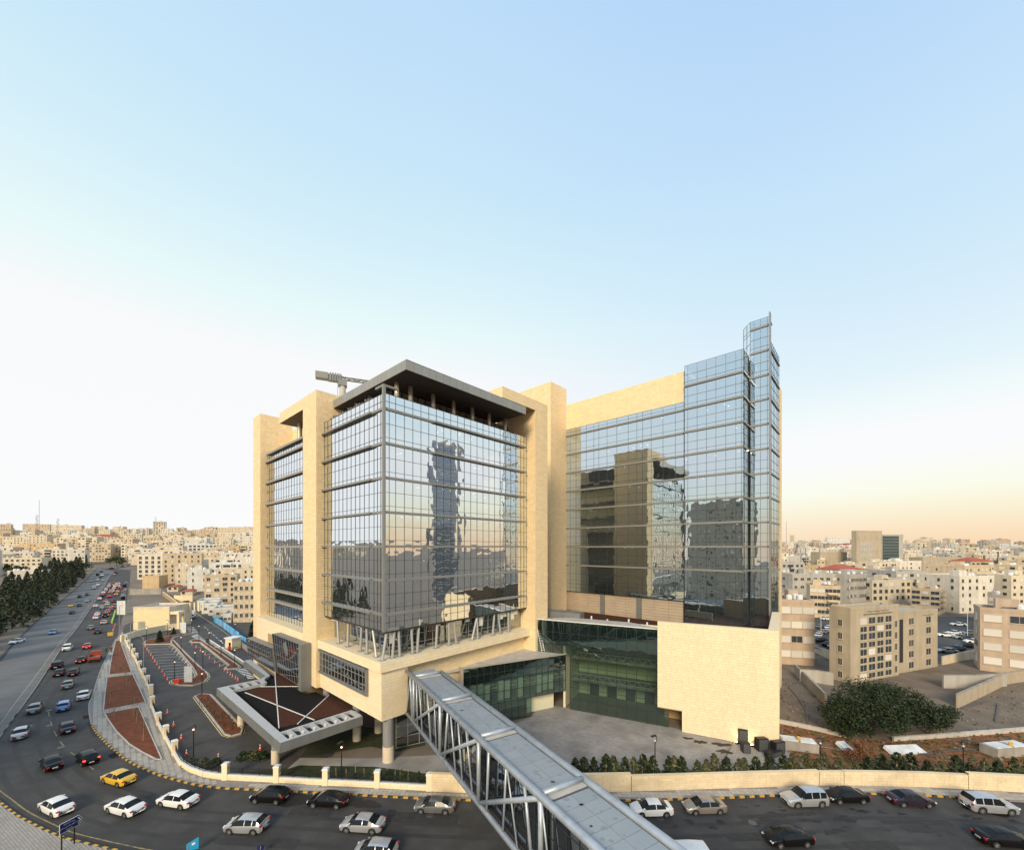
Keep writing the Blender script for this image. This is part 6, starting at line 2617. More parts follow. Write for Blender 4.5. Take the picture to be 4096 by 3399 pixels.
# --- left, nearest blocks
cornered(FB, 'tan stone apartment block with white shutters behind the white site cabins', 768, 817, 948, 2306, 2424, 62, 'tan', 5, 3, 4, seed=1, near=True, ww=2.0, wh=1.5, shut=.6)
cornered(FB, 'rubble stone block with small dark windows right beside the main building', 931, 933, 1040, 2335, 2490, 78, 'rubble', 4, 1, 5, seed=2, near=True, ww=1.0, wh=1.5, shut=0)
cornered(FB, 'whitewashed narrow block with small slit windows left of the tan block', 712, 749, 838, 2282, 2368, 60, 'white', 3, 4, 2, seed=3, near=True, ww=.7, wh=1.7, shut=0)
cornered(FB, 'cream block with rows of four windows behind the red tiled roofs', 669, 700, 765, 2268, 2345, 60, 'cream', 3, 4, 2, seed=4, near=True, ww=.8, wh=1.5, shut=.2)
cornered(FB, 'large pale apartment block with corner balconies above the empty plot', 543, 549, 672, 2222, 2318, 70, 'pale', 5, 1, 5, seed=5, near=True, ww=1.6, wh=2.0, shut=0, balc=(('R', 22, 28),))
cornered(FB, 'orange plastered house with terrace above the white block', 718, 740, 812, 2224, 2282, 60, 'orange', 3, 2, 3, seed=6)
cornered('office_house', 'cream building with a dark sign and dark stair window', 806, 815, 927, 2232, 2296, 70, 'cream', 3, 1, 5, seed=7)
cornered(FB, 'beige block with balconies close beside the stone pylon', 955, 968, 1030, 2248, 2340, 70, 'pale', 4, 1, 3, seed=8, near=True)
cornered('substation', 'orange stone technical building with tall green window beside the road', 548, 569, 636, 2308, 2358, 72, 'orange', 1, 1, 0, seed=9, ww=3, wh=4, clutter=False, shut=0)
cornered('city_tower', 'tall cream tower block on the left skyline', 573, 612, 664, 2086, 2152, 55, 'cream', 9, 3, 5, seed=10, ww=2.2, wh=1.8, shut=.1)
cornered(FB, 'white block stepping down from the skyline tower', 640, 650, 690, 2115, 2160, 60, 'pale', 6, 1, 4, seed=11)
# --- left slope, named from the photograph
for i, (x0, xs_, x1, yt, yb, th, w, fl, lc, rc, lb) in enumerate([
        (-30, 0, 45, 2097, 2170, 50, 'tan', 5, 2, 4, 'tan block at the left edge of the skyline'),
        (76, 90, 200, 2096, 2150, 62, 'tan', 5, 1, 9, 'long tan block under the masts on the left skyline'),
        (200, 205, 326, 2100, 2150, 66, 'cream', 4, 1, 8, 'long cream hilltop block with arched windows'),
        (245, 277, 305, 2121, 2178, 45, 'white', 6, 3, 3, 'white balcony tower on the left slope'),
        (120, 124, 140, 2118, 2185, 62, 'tan', 1, 0, 0, 'plain stone tower of the hall on the slope'),
        (139, 145, 243, 2153, 2190, 62, 'pale', 1, 0, 1, 'pale windowless hall with one square window'),
        (34, 40, 158, 2182, 2220, 62, 'cream', 2, 1, 9, 'cream school with a row of arched windows'),
        (0, 42, 102, 2200, 2262, 55, 'brown', 3, 3, 4, 'brown and white modern house at far left'),
        (170, 207, 340, 2200, 2268, 60, 'pale', 5, 2, 8, 'long cream flats with red penthouse roofs above the conifers'),
        (293, 300, 382, 2138, 2176, 60, 'tan', 3, 1, 6, 'tan block with green glazed balconies'),
        (351, 356, 442, 2176, 2247, 62, 'tan', 6, 1, 7, 'tan block with small square windows beside the far trees'),
        (383, 395, 440, 2122, 2176, 60, 'cream', 4, 1, 3, 'plain cream block high on the left slope'),
        (439, 448, 496, 2128, 2174, 62, 'cream', 4, 2, 3, 'cream block with red pavilion roof high on the slope'),
        (496, 505, 560, 2182, 2246, 62, 'tan', 5, 1, 4, 'tan block with red cornice by the far bend'),
        (440, 446, 500, 2176, 2238, 62, 'tan', 5, 1, 4, 'tan block with bay windows behind the far trees'),
        (0, 30, 186, 2287, 2352, 58, 'pale', 2, 3, 9, 'long flat-roofed pale building behind the conifers at left'),
        (560, 572, 640, 2150, 2215, 60, 'tan', 5, 2, 5, 'tan block in the second row under the skyline tower'),
        (640, 650, 720, 2180, 2240, 60, 'tan', 5, 2, 5, 'tan block in the middle of the left town'),
        (705, 716, 800, 2190, 2235, 60, 'tan', 4, 2, 5, 'broad tan block in the middle of the left town'),
        (850, 866, 925, 2152, 2215, 60, 'cream', 5, 2, 5, 'cream block with dark windows near the stone pylon'),
        (925, 936, 1030, 2146, 2210, 60, 'pale', 5, 2, 5, 'pale block with balconies beside the stone pylon'),
        (866, 880, 958, 2190, 2238, 60, 'orange', 4, 2, 6, 'orange tan block with green windows near the pylon'),
        (760, 775, 850, 2120, 2160, 60, 'tan', 5, 2, 6, 'tan hilltop block left of the pylon'),
        (860, 870, 1000, 2110, 2150, 62, 'cream', 4, 1, 10, 'long cream hilltop block touching the pylon'),
        (900, 915, 1030, 2108, 2142, 62, 'tan', 4, 1, 9, 'long tan hilltop terrace at the pylon')]):
    cornered('brown_house' if w == 'brown' else ('hall' if 'hall' in lb else FB), lb, x0, xs_, x1, yt, yb, th, w, fl, lc, rc, seed=20 + i, shut=.3, near=yb > 2240 and i > 6)
# small red-roofed houses
for i, (x0, xs_, x1, yt, yb, lb) in enumerate([(658, 668, 712, 2348, 2368, 'low house with red tiled roof left of the whitewashed block'), (712, 722, 770, 2366, 2385, 'low house with red tiled roof in front of the whitewashed block'), (1002, 1010, 1040, 2520, 2560, 'garden pavilion with red tiled roof beside the main building'),
                                                (960, 968, 1004, 2226, 2240, 'red roofed house high up beside the pylon'), (934, 938, 972, 2245, 2290, 'white house with red gable beside the beige block')]):
    cornered('tiled_house', lb, x0, xs_, x1, yt, yb, 62, 'cream', 1, 1, 2, seed=60 + i, roof='tile', ww=1.2, wh=1.2, cat='house')
# --- right side
cornered(FB, 'pinkish stone flats with white shutters next to the stone hall', 3116, 3118, 3258, 2408, 2655, 104, 'pink', 4, 1, 3, depth=9, seed=70, near=True, ww=2.6, wh=1.6, shut=.9)
cornered(FB, 'tan flats with round balconies above the white parked car', 3240, 3362, 3405, 2350, 2475, 30, 'tan', 4, 4, 2, seed=71, near=True, ww=2.4, wh=1.4, shut=.1, balc=(('L', .6, 4.2),))
cornered(FB, 'long pale grey apartment building behind the green tree', 3395, 3400, 4040, 2303, 2440, 72, 'grey', 4, 1, 13, seed=72, near=True, ww=2.2, wh=1.2, shut=.4)
cornered(FB, 'long grey tan apartment building joined behind on the left', 3160, 3170, 3402, 2300, 2435, 86, 'grey', 4, 1, 9, seed=73, near=True, ww=1.8, wh=1.2, shut=.4)
cornered(FB, 'tan flats with yellow side and balconies right of the green tree', 3645, 3760, 3955, 2362, 2458, 55, 'tan', 4, 3, 5, seed=74, near=True, ww=2.6, wh=1.3, shut=.05, balc=(('R', .8, 5),))
cornered(FB, 'pinkish stone flats with pale shutters cut by the right edge', 3918, 3920, 4250, 2440, 2680, 131, 'pink', 4, 1, 3, depth=7, seed=75, near=True, ww=2.8, wh=1.6, shut=.9)
cornered(FB, 'pink flats with corner loggia behind the right edge flats', 3950, 4010, 4300, 2385, 2500, 50, 'pink', 4, 2, 6, seed=76, near=True, shut=.6)
tw = cornered('city_tower', 'grey stone office tower with dark glass front behind the grey flats', 3406, 3426, 3528, 2125, 2305, 80, 'shabby', 8, 0, 0, seed=77, clutter=False)
tw2 = cornered('city_tower', 'dark glass block joined to the grey stone office tower', 3526, 3528, 3613, 2140, 2303, 80, 'grey', 1, 0, 0, seed=78, clutter=False)
b = MB()
pw_ = PX(3601, 260) - PX(3528, 260)
for f in range(13):
    for c in range(8):
        b.box(.5 + c * 2.3, 2.7 + c * 2.3, -.06, 0, 1.5 + f * 2.7, 4.0 + f * 2.7)
stuff(b.build('glass_panes', 'city_teal' if 'city_teal' in MATS else mat('city_teal', (.02, .06, .07), .1, spec=.8), tw2))
b = MB()
for f in range(3):
    b.box(4, 17.5, -.08, 0, 17.8 + f * 4.6, 21.4 + f * 4.6)
b.build('louvre_panel', 'wall_grey', tw)
cornered('warehouse', 'big blank brown wall right of the glass tower', 3680, 3690, 3890, 2232, 2300, 80, 'shabby', 1, 0, 0, seed=79, clutter=False)
cornered('warehouse', 'big blank brown wall left of the glass tower', 3275, 3282, 3388, 2210, 2296, 85, 'shabby', 1, 0, 0, seed=80, clutter=False)
for i, (x0, xs_, x1, yt, yb, th, w, fl, lc, rc, lb) in enumerate([
        (3125, 3150, 3200, 2228, 2330, 45, 'pale', 4, 2, 3, 'pale balcony block just right of the glass prow'),
        (3268, 3300, 3352, 2240, 2300, 45, 'tan', 3, 2, 3, 'tan flats with white roof tanks by the brown wall'),
        (3200, 3215, 3275, 2265, 2310, 60, 'orange', 2, 2, 3, 'small orange gabled house behind the grey flats'),
        (3735, 3760, 3830, 2268, 2315, 60, 'white', 3, 2, 3, 'white and tan flats in front of the brown wall'),
        (3800, 3815, 3900, 2262, 2308, 70, 'tan', 3, 1, 4, 'tan flats with several white tanks at right'),
        (3905, 3920, 4010, 2290, 2320, 70, 'orange', 2, 1, 3, 'small orange gabled house at right'),
        (4030, 4045, 4160, 2265, 2320, 70, 'pale', 3, 1, 6, 'pale balcony block at the right edge'),
        (3610, 3620, 3690, 2215, 2262, 75, 'cream', 4, 1, 5, 'cream block right behind the dark glass tower'),
        (3160, 3175, 3265, 2140, 2180, 75, 'cream', 4, 1, 7, 'cream block on the right skyline beside the prow'),
        (3650, 3665, 3730, 2165, 2198, 75, 'pink', 4, 1, 5, 'pinkish block on the right skyline'),
        (3920, 3935, 4030, 2160, 2195, 75, 'pink', 4, 1, 7, 'wide pinkish block on the right skyline'),
        (3300, 3310, 3400, 2150, 2190, 75, 'white', 4, 1, 7, 'white block on the skyline left of the glass tower')]):
    cornered('orange_house' if 'house' in lb else FB, lb, x0, xs_, x1, yt, yb, th, w, fl, lc, rc, seed=90 + i, shut=.3)
# the block behind the camera that the wing mirrors
bb = Vector((-91.3, 1.1, 0))
town_house('city_tower', 'tall stone apartment tower left of the view, mirrored in the wing glass', bb, R(260), 24, 26, 54, 'shabby', 15, 6, 7, seed=99)
# dark glass tower outside the frame on the right, mirrored in the tower front
tq = Vector((140, 44, 0))
t = town_house('glass_tower_block', 'tall dark glass tower outside the picture on the right, mirrored in the tower front', tq, R(85), 13, 15, 84, 'grey', 1, 0, 0, seed=98, clutter=False)
b = MB()
for f in range(24):
    for c in range(6):
        b.box(-.06, 0, .4 + c * 2.05, 2.3 + c * 2.05, 2 + f * 3.4, 4.9 + f * 3.4)
        b.box(.4 + c * 2.4, 2.6 + c * 2.4, -.06, 0, 2 + f * 3.4, 4.9 + f * 3.4)
stuff(b.build('glass_panes', 'sky_glass', t))
# --- shabby stone building
SH = thing('shabby_building', 'weathered stone building with stacked window bands behind the huge dark tree', 'building', G(3402, 2735), R(20))
lw_, hw_ = 10.4, 16.0
b = MB()
b.box(0, 17, 0, 4.2, -2, hw_)
b.build('wall', 'wall_shabby', SH)
b = MB()
b.box(17, 34.5, .8, 9, -2, hw_ - 2.1)
b.build('side_wall', 'wall_shabby', SH)
b = MB()
for x0, x1, y0, y1, z in ((0, 17, -.05, .3, hw_), (0, .3, .3, 4.2, hw_), (17, 34.5, .75, 1.1, hw_ - 2.1), (34.2, 34.5, 1.1, 9, hw_ - 2.1), (0, 17, 3.9, 4.2, hw_)):
    b.box(x0 - .05, x1 + .05, y0, y1, z - .1, z + .5)
b.build('parapet', 'wall_shabby', SH)
for c in range(4):
    for f in range(8):
        fm, gm = win_mesh(2.3, 1.35 if f % 2 else 1.15, 'g' if (c * 5 + f * 3) % 7 else 's')
        o = link('window', fm, SH, (4.3 + c * 2.95, -.005, .6 + f * 1.72))
        link('pane', gm, o)
for x, w_ in ((15.9, 1.0), (23.5, 2.0), (30.5, 2.0)):
    for f in range(5):
        fm, gm = win_mesh(w_, 1.5, 'g')
        o = link('window', fm, SH, (x, -.005 if x < 17 else .795, .8 + f * 2.6))
        link('pane', gm, o)
for f in range(5):
    fm, gm = win_mesh(.8, 1.4, 'g')
    o = link('window', fm, SH, (-.005, 2.0, .8 + f * 2.85), R(-90))
    link('pane', gm, o)
b = MB()
b.box(19.0, 20.3, .74, .82, 2.5, 12.6)
b.build('stair_slot', 'dark_inside', SH)
b = MB()
for k in range(11):
    b.tube((5.4 + k * .72, -.08, hw_ - .75 + (k % 2) * .14), (5.95 + k * .72, -.08, hw_ - .6 - (k % 3) * .1), .06, .06, 4)
b.box(4.4, 14.6, -.1, -.02, hw_ - 1.35, hw_ - 1.2)
for k in range(8):
    b.tube((28 + k * .6, .72, hw_ - 3.0 + (k % 2) * .12), (28.5 + k * .6, .72, hw_ - 2.9), .05, .05, 4)
b.build('facade_lettering', 'steel_dark', SH)
occupied.append((SH.location.x + 16, SH.location.y + 9, 20))

# --- random fill of the hillsides
GREY = ['tan', 'tan', 'cream', 'cream', 'pale', 'pale', 'grey', 'white', 'pink', 'orange']
DESC = {'tan': 'tan', 'cream': 'cream', 'pale': 'pale', 'grey': 'grey', 'white': 'white', 'pink': 'pinkish', 'orange': 'orange'}
roadpts = [(p.x, p.y) for p in A[::3]] + [(p.x, p.y) for p in B[::3]]
rf_ = random.Random(12)


def free(x, y, r):
    if any((x - a) ** 2 + (y - c) ** 2 < (r + q) ** 2 for a, c, q in occupied):
        return False
    return not any((x - a) ** 2 + (y - c) ** 2 < (r + 16) ** 2 for a, c in roadpts)


FILLED = {}


def fill(k0, k1, d0, d1, tries, cap, side, walls):
    n = 0
    for _ in range(tries):
        if n >= cap:
            break
        d = d0 + (d1 - d0) * rf_.random() ** .9
        kx = rf_.uniform(k0, k1)
        x = kx * d
        w, dp = rf_.uniform(15, 30), rf_.uniform(12, 17)
        if not free(x, d, w * .45):
            continue
        fl = rf_.choice((3, 4, 4, 4, 5, 5, 6))
        th = R(rf_.choice((58, 62, 66, 72)) if side == 'left' else rf_.choice((66, 72, 78, 84)))
        c = Vector((x, d, 0)) - Vector((math.sin(th), math.cos(th), 0)) * w / 2 - Vector((-math.cos(th), math.sin(th), 0)) * dp / 2
        c.z = hgt(x, d) - 1
        wl_ = rf_.choice(walls)
        tile = rf_.random() < .06
        t_ = town_house('outlying_block' if abs(kx) > 1.44 else 'distant_block' if d > 640 else FB, '%s storey %s block%s crowded on the %s hillside' % (['', '', '', 'three', 'four', 'five', 'six'][fl], DESC[wl_], ' with red tiled roof' if tile else '', side), c, th, dp, w, fl * 3.2 + 1, wl_, fl, rf_.choice((2, 3)), int(w / 3.2),
                   group='%s %d storey blocks%s on the %s hillside' % (DESC[wl_], fl, ' with tiled roofs' if tile else '', side), seed=500 + n, roof='tile' if tile else 'flat', shut=rf_.uniform(.1, .5), ww=rf_.choice((1.0, 1.4, 1.8, 2.2)), wh=rf_.choice((1.2, 1.5, 1.7)), bay=rf_.random() < .55)
        FILLED.setdefault(t_['group'], []).append((kx, t_))
        n += 1
    return n


fill(-.98, -.6, 245, 440, 1500, 22, 'left', ['tan', 'cream', 'cream', 'pale', 'white'])
fill(-1.45, -1.12, 300, 440, 600, 9, 'left', ['tan', 'cream', 'pale'])
fill(-1.42, -.55, 440, 700, 2500, 70, 'left', ['tan', 'tan', 'cream', 'cream', 'cream', 'pale', 'orange', 'white'])
fill(-1.42, -.55, 700, 1030, 1500, 62, 'left', ['tan', 'tan', 'cream', 'cream', 'pale', 'pink'])
fill(.64, 1.40, 185, 460, 2500, 48, 'right', ['pale', 'cream', 'tan', 'grey', 'tan'])
fill(.64, 1.40, 460, 760, 2000, 62, 'right', ['pale', 'cream', 'tan', 'grey', 'pink', 'white'])
fill(.64, 1.40, 760, 1150, 1800, 62, 'right', ['pale', 'cream', 'white', 'grey', 'pink', 'pink'])
fill(-3.2, -1.5, 160, 520, 500, 14, 'leftmost', ['tan', 'cream', 'pale'])
fill(1.46, 3.6, 75, 420, 900, 26, 'rightmost', ['grey', 'pale', 'white', 'cream'])
for grp, lst in FILLED.items():
    lst.sort(key=lambda q: q[0])
    if len(lst) > 1:
        for k, (kx, t_) in enumerate(lst):
            t_['label'] = '%s %s from the left' % (ORD[k], t_['label'].replace(' crowded', ''))
# hillside trees between the houses
for k in range(46):
    side = k % 2
    d = rf_.uniform(230 if side else 430, 900)
    x = d * (rf_.uniform(.66, 1.35) if side else rf_.uniform(-1.3, -.66))
    if free(x, d, 3):
        tree_thing('hillside_tree', 'dark tree between the houses of the %s hillside' % ('right' if side else 'left'), ROUND[k % 3], (x, d, hgt(x, d)), k, 'trees between the houses on the %s' % ('right' if side else 'left'), rf_.uniform(.8, 1.4))
# masts on the skyline
for x, yb, yt, nm, lb in ((157, 2130, 2000, 'radio_mast', 'tall thin radio mast on the left skyline'), (147, 2110, 2058, 'antenna_tower', 'thick lattice antenna tower beside the tall mast'), (231, 2112, 2072, 'antenna_tower', 'short lattice antenna on the long hilltop block'),
                          (623, 2092, 2066, 'antenna_tower', 'antenna on the roof of the skyline tower block'), (3146, 2150, 2085, 'radio_mast', 'thin red mast on the right skyline beside the prow')):
    Y = 640 if x < 500 else (690 if x < 1000 else 800)
    t = thing(nm, lb, 'mast', (PX(x, Y), Y, ZZ(yb, Y) - 12))
    b = MB()
    hh = ZZ(yt, Y) - ZZ(yb, Y) + 12
    w = .35 if 'thin' in lb else 1.3
    for q in range(3):
        a_ = q * 2.094
        b.tube((w * math.cos(a_), w * math.sin(a_), 0), (w * .5 * math.cos(a_), w * .5 * math.sin(a_), hh), .12, .1, 4)
    for q in range(int(hh / 2)):
        a_, c_ = q * 2.094, (q + 1) * 2.094
        f = 1 - .5 * q * 2 / hh
        b.tube((w * f * math.cos(a_), w * f * math.sin(a_), q * 2), (w * f * math.cos(c_), w * f * math.sin(c_), q * 2 + 2), .08, .08, 4)
    b.build('lattice', 'concrete', t)
    if 'lattice' in lb:
        b = MB()
        for q in range(8):
            a_ = q * 1.1
            b.obox((1.5 * math.cos(a_), 1.5 * math.sin(a_), hh - 2 - q * 1.2), (.25, 0, 0), (0, .25, 0), (0, 0, .9))
        b.build('antenna_panels', 'tin_white', t)
# ================================================================ car park fittings
def gp(f, pts):
    return [(lambda g: (g.x, g.y))(G(*f(*q))) for q in pts]


def island(name, poly, m='red_soil', grp=None, yellow=True):
    b = MB()
    b.prism(poly, 0, .2)
    o = struct(b.build(name, m))
    P = [Vector((x, y, 0)) for x, y in poly]
    if sum(P[i].x * P[(i + 1) % len(P)].y - P[(i + 1) % len(P)].x * P[i].y for i in range(len(P))) < 0:
        P = P[::-1]
    kb, yl = MB(), MB()
    for p, q in zip(P, P[1:] + P[:1]):
        d = q - p
        if d.length < .15:
            continue
        n = Vector((d.y, -d.x, 0)).normalized()
        kb.obox((p + q) / 2 + Vector((0, 0, .12)), d * .51, n * .11, Vector((0, 0, .12)))
        a_, b_ = p + n * .28, q + n * .28
        c_, d_ = q + n * .40, p + n * .40
        yl.face([(v.x, v.y, .036) for v in (a_, b_, c_, d_)])
    kb.build('island_kerb', 'concrete_pale', o)
    if yellow:
        yl.build('island_line', 'paint_yellow', o)
    return o


island('parking_island', gp(cp, ((265, 785), (300, 745), (560, 690), (780, 650), (950, 628), (940, 645), (820, 665), (690, 695), (640, 730), (640, 790), (300, 800))))
island('parking_island', gp(cp, ((645, 715), (685, 750), (800, 880), (1000, 1080), (1150, 1210), (1165, 1260), (1110, 1325), (960, 1375), (760, 1370), (650, 1335), (650, 1305), (730, 1285), (960, 1270), (1010, 1230), (960, 1130), (850, 1000), (740, 870), (655, 790))))
island('parking_island', gp(cp, ((915, 748), (960, 730), (1050, 728), (1600, 1105), (1575, 1140), (1430, 1145), (1405, 1125), (1460, 1090), (1060, 770), (930, 768))))
island('parking_island', gp(c2, ((1490, 165), (1530, 148), (1600, 150), (1850, 415), (1840, 450), (1765, 470), (1715, 455))))
m = MB()
rs = random.Random(9)
for k in range(220):
    t, u = rs.random(), rs.uniform(-.4, .4)
    a_, b_ = G(*c2(1545, 190)), G(*c2(1790, 425))
    c = a_.lerp(b_, t) + Vector((u * 2.2, u * 1.5, .25))
    leaf(m, c + Vector((0, 0, rs.uniform(0, .35))), rs.uniform(.1, .22), rs)
stuff(m.build('ground_cover', 'leaf_mid'))['label'] = 'low green shrubs in the island under the canopy edge'
# bay lines and zebra stripes
m = MB()


def line(p, q, w=.12, z=.037):
    p, q = G(*p), G(*q)
    d = q - p
    n = Vector((-d.y, d.x, 0)).normalized() * w / 2
    m.face([(v.x, v.y, z) for v in (p - n, q - n, q + n, p + n)])


for k in range(12):
    line(cp(305 + 27.5 * k, 830 + 38.5 * k), cp(595 + 36 * k, 815 + 37.5 * k))
    if k < 11:
        line(cp(595 + 36 * k, 815 + 37.5 * k), cp(650 + 36 * k, 800 + 37.5 * k))
        line(cp(650 + 36 * k, 800 + 37.5 * k), cp(615 + 36 * k, 836 + 37.5 * k))
for k in range(7):
    line(cp(1005 + 65 * k, 842 + 52 * k), cp(1085 + 62 * k, 825 + 49 * k))
for k in range(9):
    line(cp(852 + k * 8, 545 + k * 12), cp(935 + k * 11, 528 + k * 12), .45)
    line(cp(930 + k * 12, 680 + k * 8), cp(1020 + k * 14, 650 + k * 12), .45)
for k in range(7):
    line(cp(1560 + k * 26, 1155 + k * 19), cp(1690 + k * 20, 1132 + k * 21), .5)
for k in range(8):
    line(cp(1110 + k * 40, 545 + k * 36), cp(1135 + k * 40, 567 + k * 36), .15)
struct(m.build('parking_lines', 'paint_white'))
m = MB()
for a_, b_ in ((cp(980, 345), cp(1340, 580)), (cp(1340, 580), cp(1480, 690)), (cp(1060, 780), cp(1450, 1085))):
    line(a_, b_, .16, .039)
struct(m.build('parking_edge_line', 'paint_yellow'))
# ramp walls
def thin_wall(name, label, pts, h, th, m_, cat='wall', cap=None):
    P = [G(*q) for q in pts]
    t = thing(name, label, cat, P[0])
    b, c = MB(), MB()
    for p, q in zip(P, P[1:]):
        d = q - p
        n = Vector((d.y, -d.x, 0)).normalized()
        b.obox((p + q) / 2 - P[0] + Vector((0, 0, h / 2)), d * .505, n * th / 2, Vector((0, 0, h / 2 + .3)))
        c.obox((p + q) / 2 - P[0] + Vector((0, 0, h + .34)), d * .508, n * (th / 2 + .04), Vector((0, 0, .04)))
    b.build('wall_body', m_, t)
    c.build('wall_coping', cap or 'white_trim', t)
    return t


thin_wall('ramp_wall', 'low grey ramp wall with white coping beside the guard booth', [cp(1165, 755), cp(1400, 905), cp(1665, 1085)], .5, .3, 'concrete')
thin_wall('ramp_wall', 'grey ramp wall below the blue hoarding', [cp(1500, 715), cp(1660, 850), cp(1845, 1000)], 1.0, .3, 'concrete', cap='concrete')
thin_wall('plot_wall', 'curved yellow stone wall in front of the technical building', [cp(-60, 760), cp(0, 742), cp(150, 690), cp(350, 642), cp(560, 600), cp(755, 575)], 1.7, .35, 'stone_pale')
# technical building with portico
t = cornered('technical_building', 'windowless yellow stone technical building with metal door at the parking area', 511, 533, 678, 2436, 2519, 86, 'cream', 1, 0, 0, seed=200, clutter=False, cat='building')
tl = (Vector((PX(678, 144.5), 144.5, 0)) - Vector((PX(533, 143.4), 143.4, 0))).length
st_ = MB()
stone_mb(st_, (0, 0, 0), (1, 0, 0), (0, -1, 0), stones_on(0, 0, 0, tl, 7.3, course=.45, holes=[(1.6, 4.1, 0, 3.0)], seed=5))
stuff(weld(st_).build('cladding_stones', 'stone', t))
b = MB()
b.box(1.65, 4.05, -.05, .02, 0, 2.9)
b.build('door', 'concrete', t)
b = MB()
b.box(tl + .2, tl + 3.1, .2, 3.5, 5.4, 6.3)
b.build('portico_roof', 'stone_pale', t)
for x, y in ((tl + 2.3, .4), (tl + 2.3, 2.8)):
    b = MB()
    b.box(x, x + .8, y, y + .6, 0, 5.4)
    b.build('portico_column', 'stone', t)
for k in range(5):
    b = MB()
    b.box(tl - 1 + k * 1.6, tl - .6 + k * 1.6, 9, 9.4, 5, 8.4)
    b.build('roof_post', 'stone_pale', t)
# guard booth
g = G(*cp(1450, 868))
t = thing('guard_booth', 'small stone guard booth with flat white roof on the ramp', 'booth', g, R(-20))
b = MB()
b.box(-1.4, 1.4, 0, 2.6, 0, 3.1)
b.build('wall', 'stone_pale', t)
b = MB()
b.box(-1.65, 1.65, -.25, 2.85, 3.1, 3.4)
b.build('roof', 'white_trim', t)
b = MB()
b.box(.1, .9, -.04, .02, 0, 2.1)
b.build('door', 'car_glass', t)
b = MB()
b.box(-1.44, -1.38, .6, 1.9, 1.0, 2.2)
b.build('window', 'car_glass', t)
g = G(*cp(1458, 885))
t = thing('barrier_gate', 'orange barrier post with lowered boom beside the guard booth', 'barrier', g, R(175))
b = MB()
b.box(-.25, .25, -.25, .25, 0, 1.3)
b.build('post', 'cone_red', t)
b = MB()
b.tube((0, 0, 1.05), (4.5, 0, 1.1), .05, .05, 6)
b.build('boom', 'paint_white', t)
# cones
t0 = MB()
t0.box(-.2, .2, -.2, .2, 0, .04)
t0.lathe([(.15, .04), (.115, .25), (.095, .38), (.065, .56), (.03, .75)], 10, mis=[0, 1, 0, 1, 0])
conem = t0.mesh('traffic_cone', ['cone_red', 'cone_white'])
CON1 = [(283, 835), (311, 880), (336, 915), (362, 957), (391, 1000), (419, 1043), (449, 1090), (482, 1137), (521, 1192), (554, 1245), (594, 1300)]
CON2 = [(940, 800), (996, 846), (1056, 893), (1122, 945), (1185, 998), (1259, 1058), (1327, 1110)]
CON3 = [(1395, 1168), (1436, 1200), (1475, 1230), (1507, 1256), (1548, 1283), (1580, 1308)]
CON4 = [(1278, 295), (1326, 390), (1384, 492), (1425, 612), (1667, 642), (1987, 572)]
for lst, f, ph in ((CON1, cp, 'from the top in the row along the parking bays'), (CON2, cp, 'from the top in the row beside the middle island'), (CON3, cp, 'from the left in the row leading to the canopy'), (CON4, c2, 'from the top in the loose row by the canopy drive')):
    for k, q in enumerate(lst):
        o = link('traffic_cone', conem, None, G(*f(*q)) + Vector((0, 0, .04)), k)
        tag(o, '%s red and white cone %s' % (ORD[k], ph), 'traffic cone', 'traffic cones in the car park')
        o.scale = (1.15, 1.15, 1.15)


# hoop lamps
def lamp(px, label, h=4.6, lit=True, grp='hoop lamps of the car park', rz=0.0):
    t = thing('hoop_lamp', label, 'lamp', G(*px), rz, grp)
    t.scale = (h / 4.6,) * 3
    if 'lp' not in WIN:
        a, b_, c, d = MB(), MB(), MB(), MB()
        a.tube((0, 0, 0), (0, 0, 4.1), .075, .06, 7)
        a.lathe([(.16, 0), (.16, .25)], 8)
        pts = [Vector((.0, 0, 3.9)), Vector((.18, 0, 4.1)), Vector((.32, 0, 4.4)), Vector((.22, 0, 4.72)), Vector((-.1, 0, 4.86))]
        b_.path(pts, .045, 6)
        b_.obox((-.22, 0, 4.88), (.36, 0, .05), (0, .2, 0), (0, 0, .03))
        c.lathe([(.02, -.12), (.11, -.06), (.13, .02), (.06, .12)], 10, (0, 0, 4.2))
        WIN['lp'] = (a.mesh('pole', 'black_metal'), b_.mesh('hoop', 'black_metal'), c.mesh('bulb', 'lamp_glow'))
    for nm, me in zip(('pole', 'hoop', 'bulb'), WIN['lp']):
        o = link(nm, me, t)
        if nm == 'bulb' and not lit:
            o.material_slots[0].link = 'OBJECT'
            o.material_slots[0].material = MATS['bulb_off']


LP = [(303, 760), (595, 655), (632, 775), (932, 622), (1035, 722), (1178, 830), (785, 905), (980, 1155), (1090, 1135), (695, 1305), (1078, 1498), (1345, 962), (1535, 1112), (790, 487), (1350, 545), (1540, 690)]
for k, q in enumerate(LP):
    lamp(cp(*q), '%s black hoop lamp post of the parking area in reading order by base' % ORD[k], rz=k * .3)
lamp(c2(1478, 645), 'black hoop lamp post just behind the curved railing', rz=.5)
lamp(cb_(890, 325), 'black hoop lamp post behind the railing below the canopy', rz=1)
lamp(c7(1080, 285), 'black hoop lamp post in the hedge before the plaza', lit=False, rz=.3)
lamp(cR(540, 770), 'black hoop lamp post in the hedge before the red soil, left one', lit=False)
lamp(cR(1635, 795), 'black hoop lamp post in the hedge before the red soil, right one', lit=False, rz=1.2)


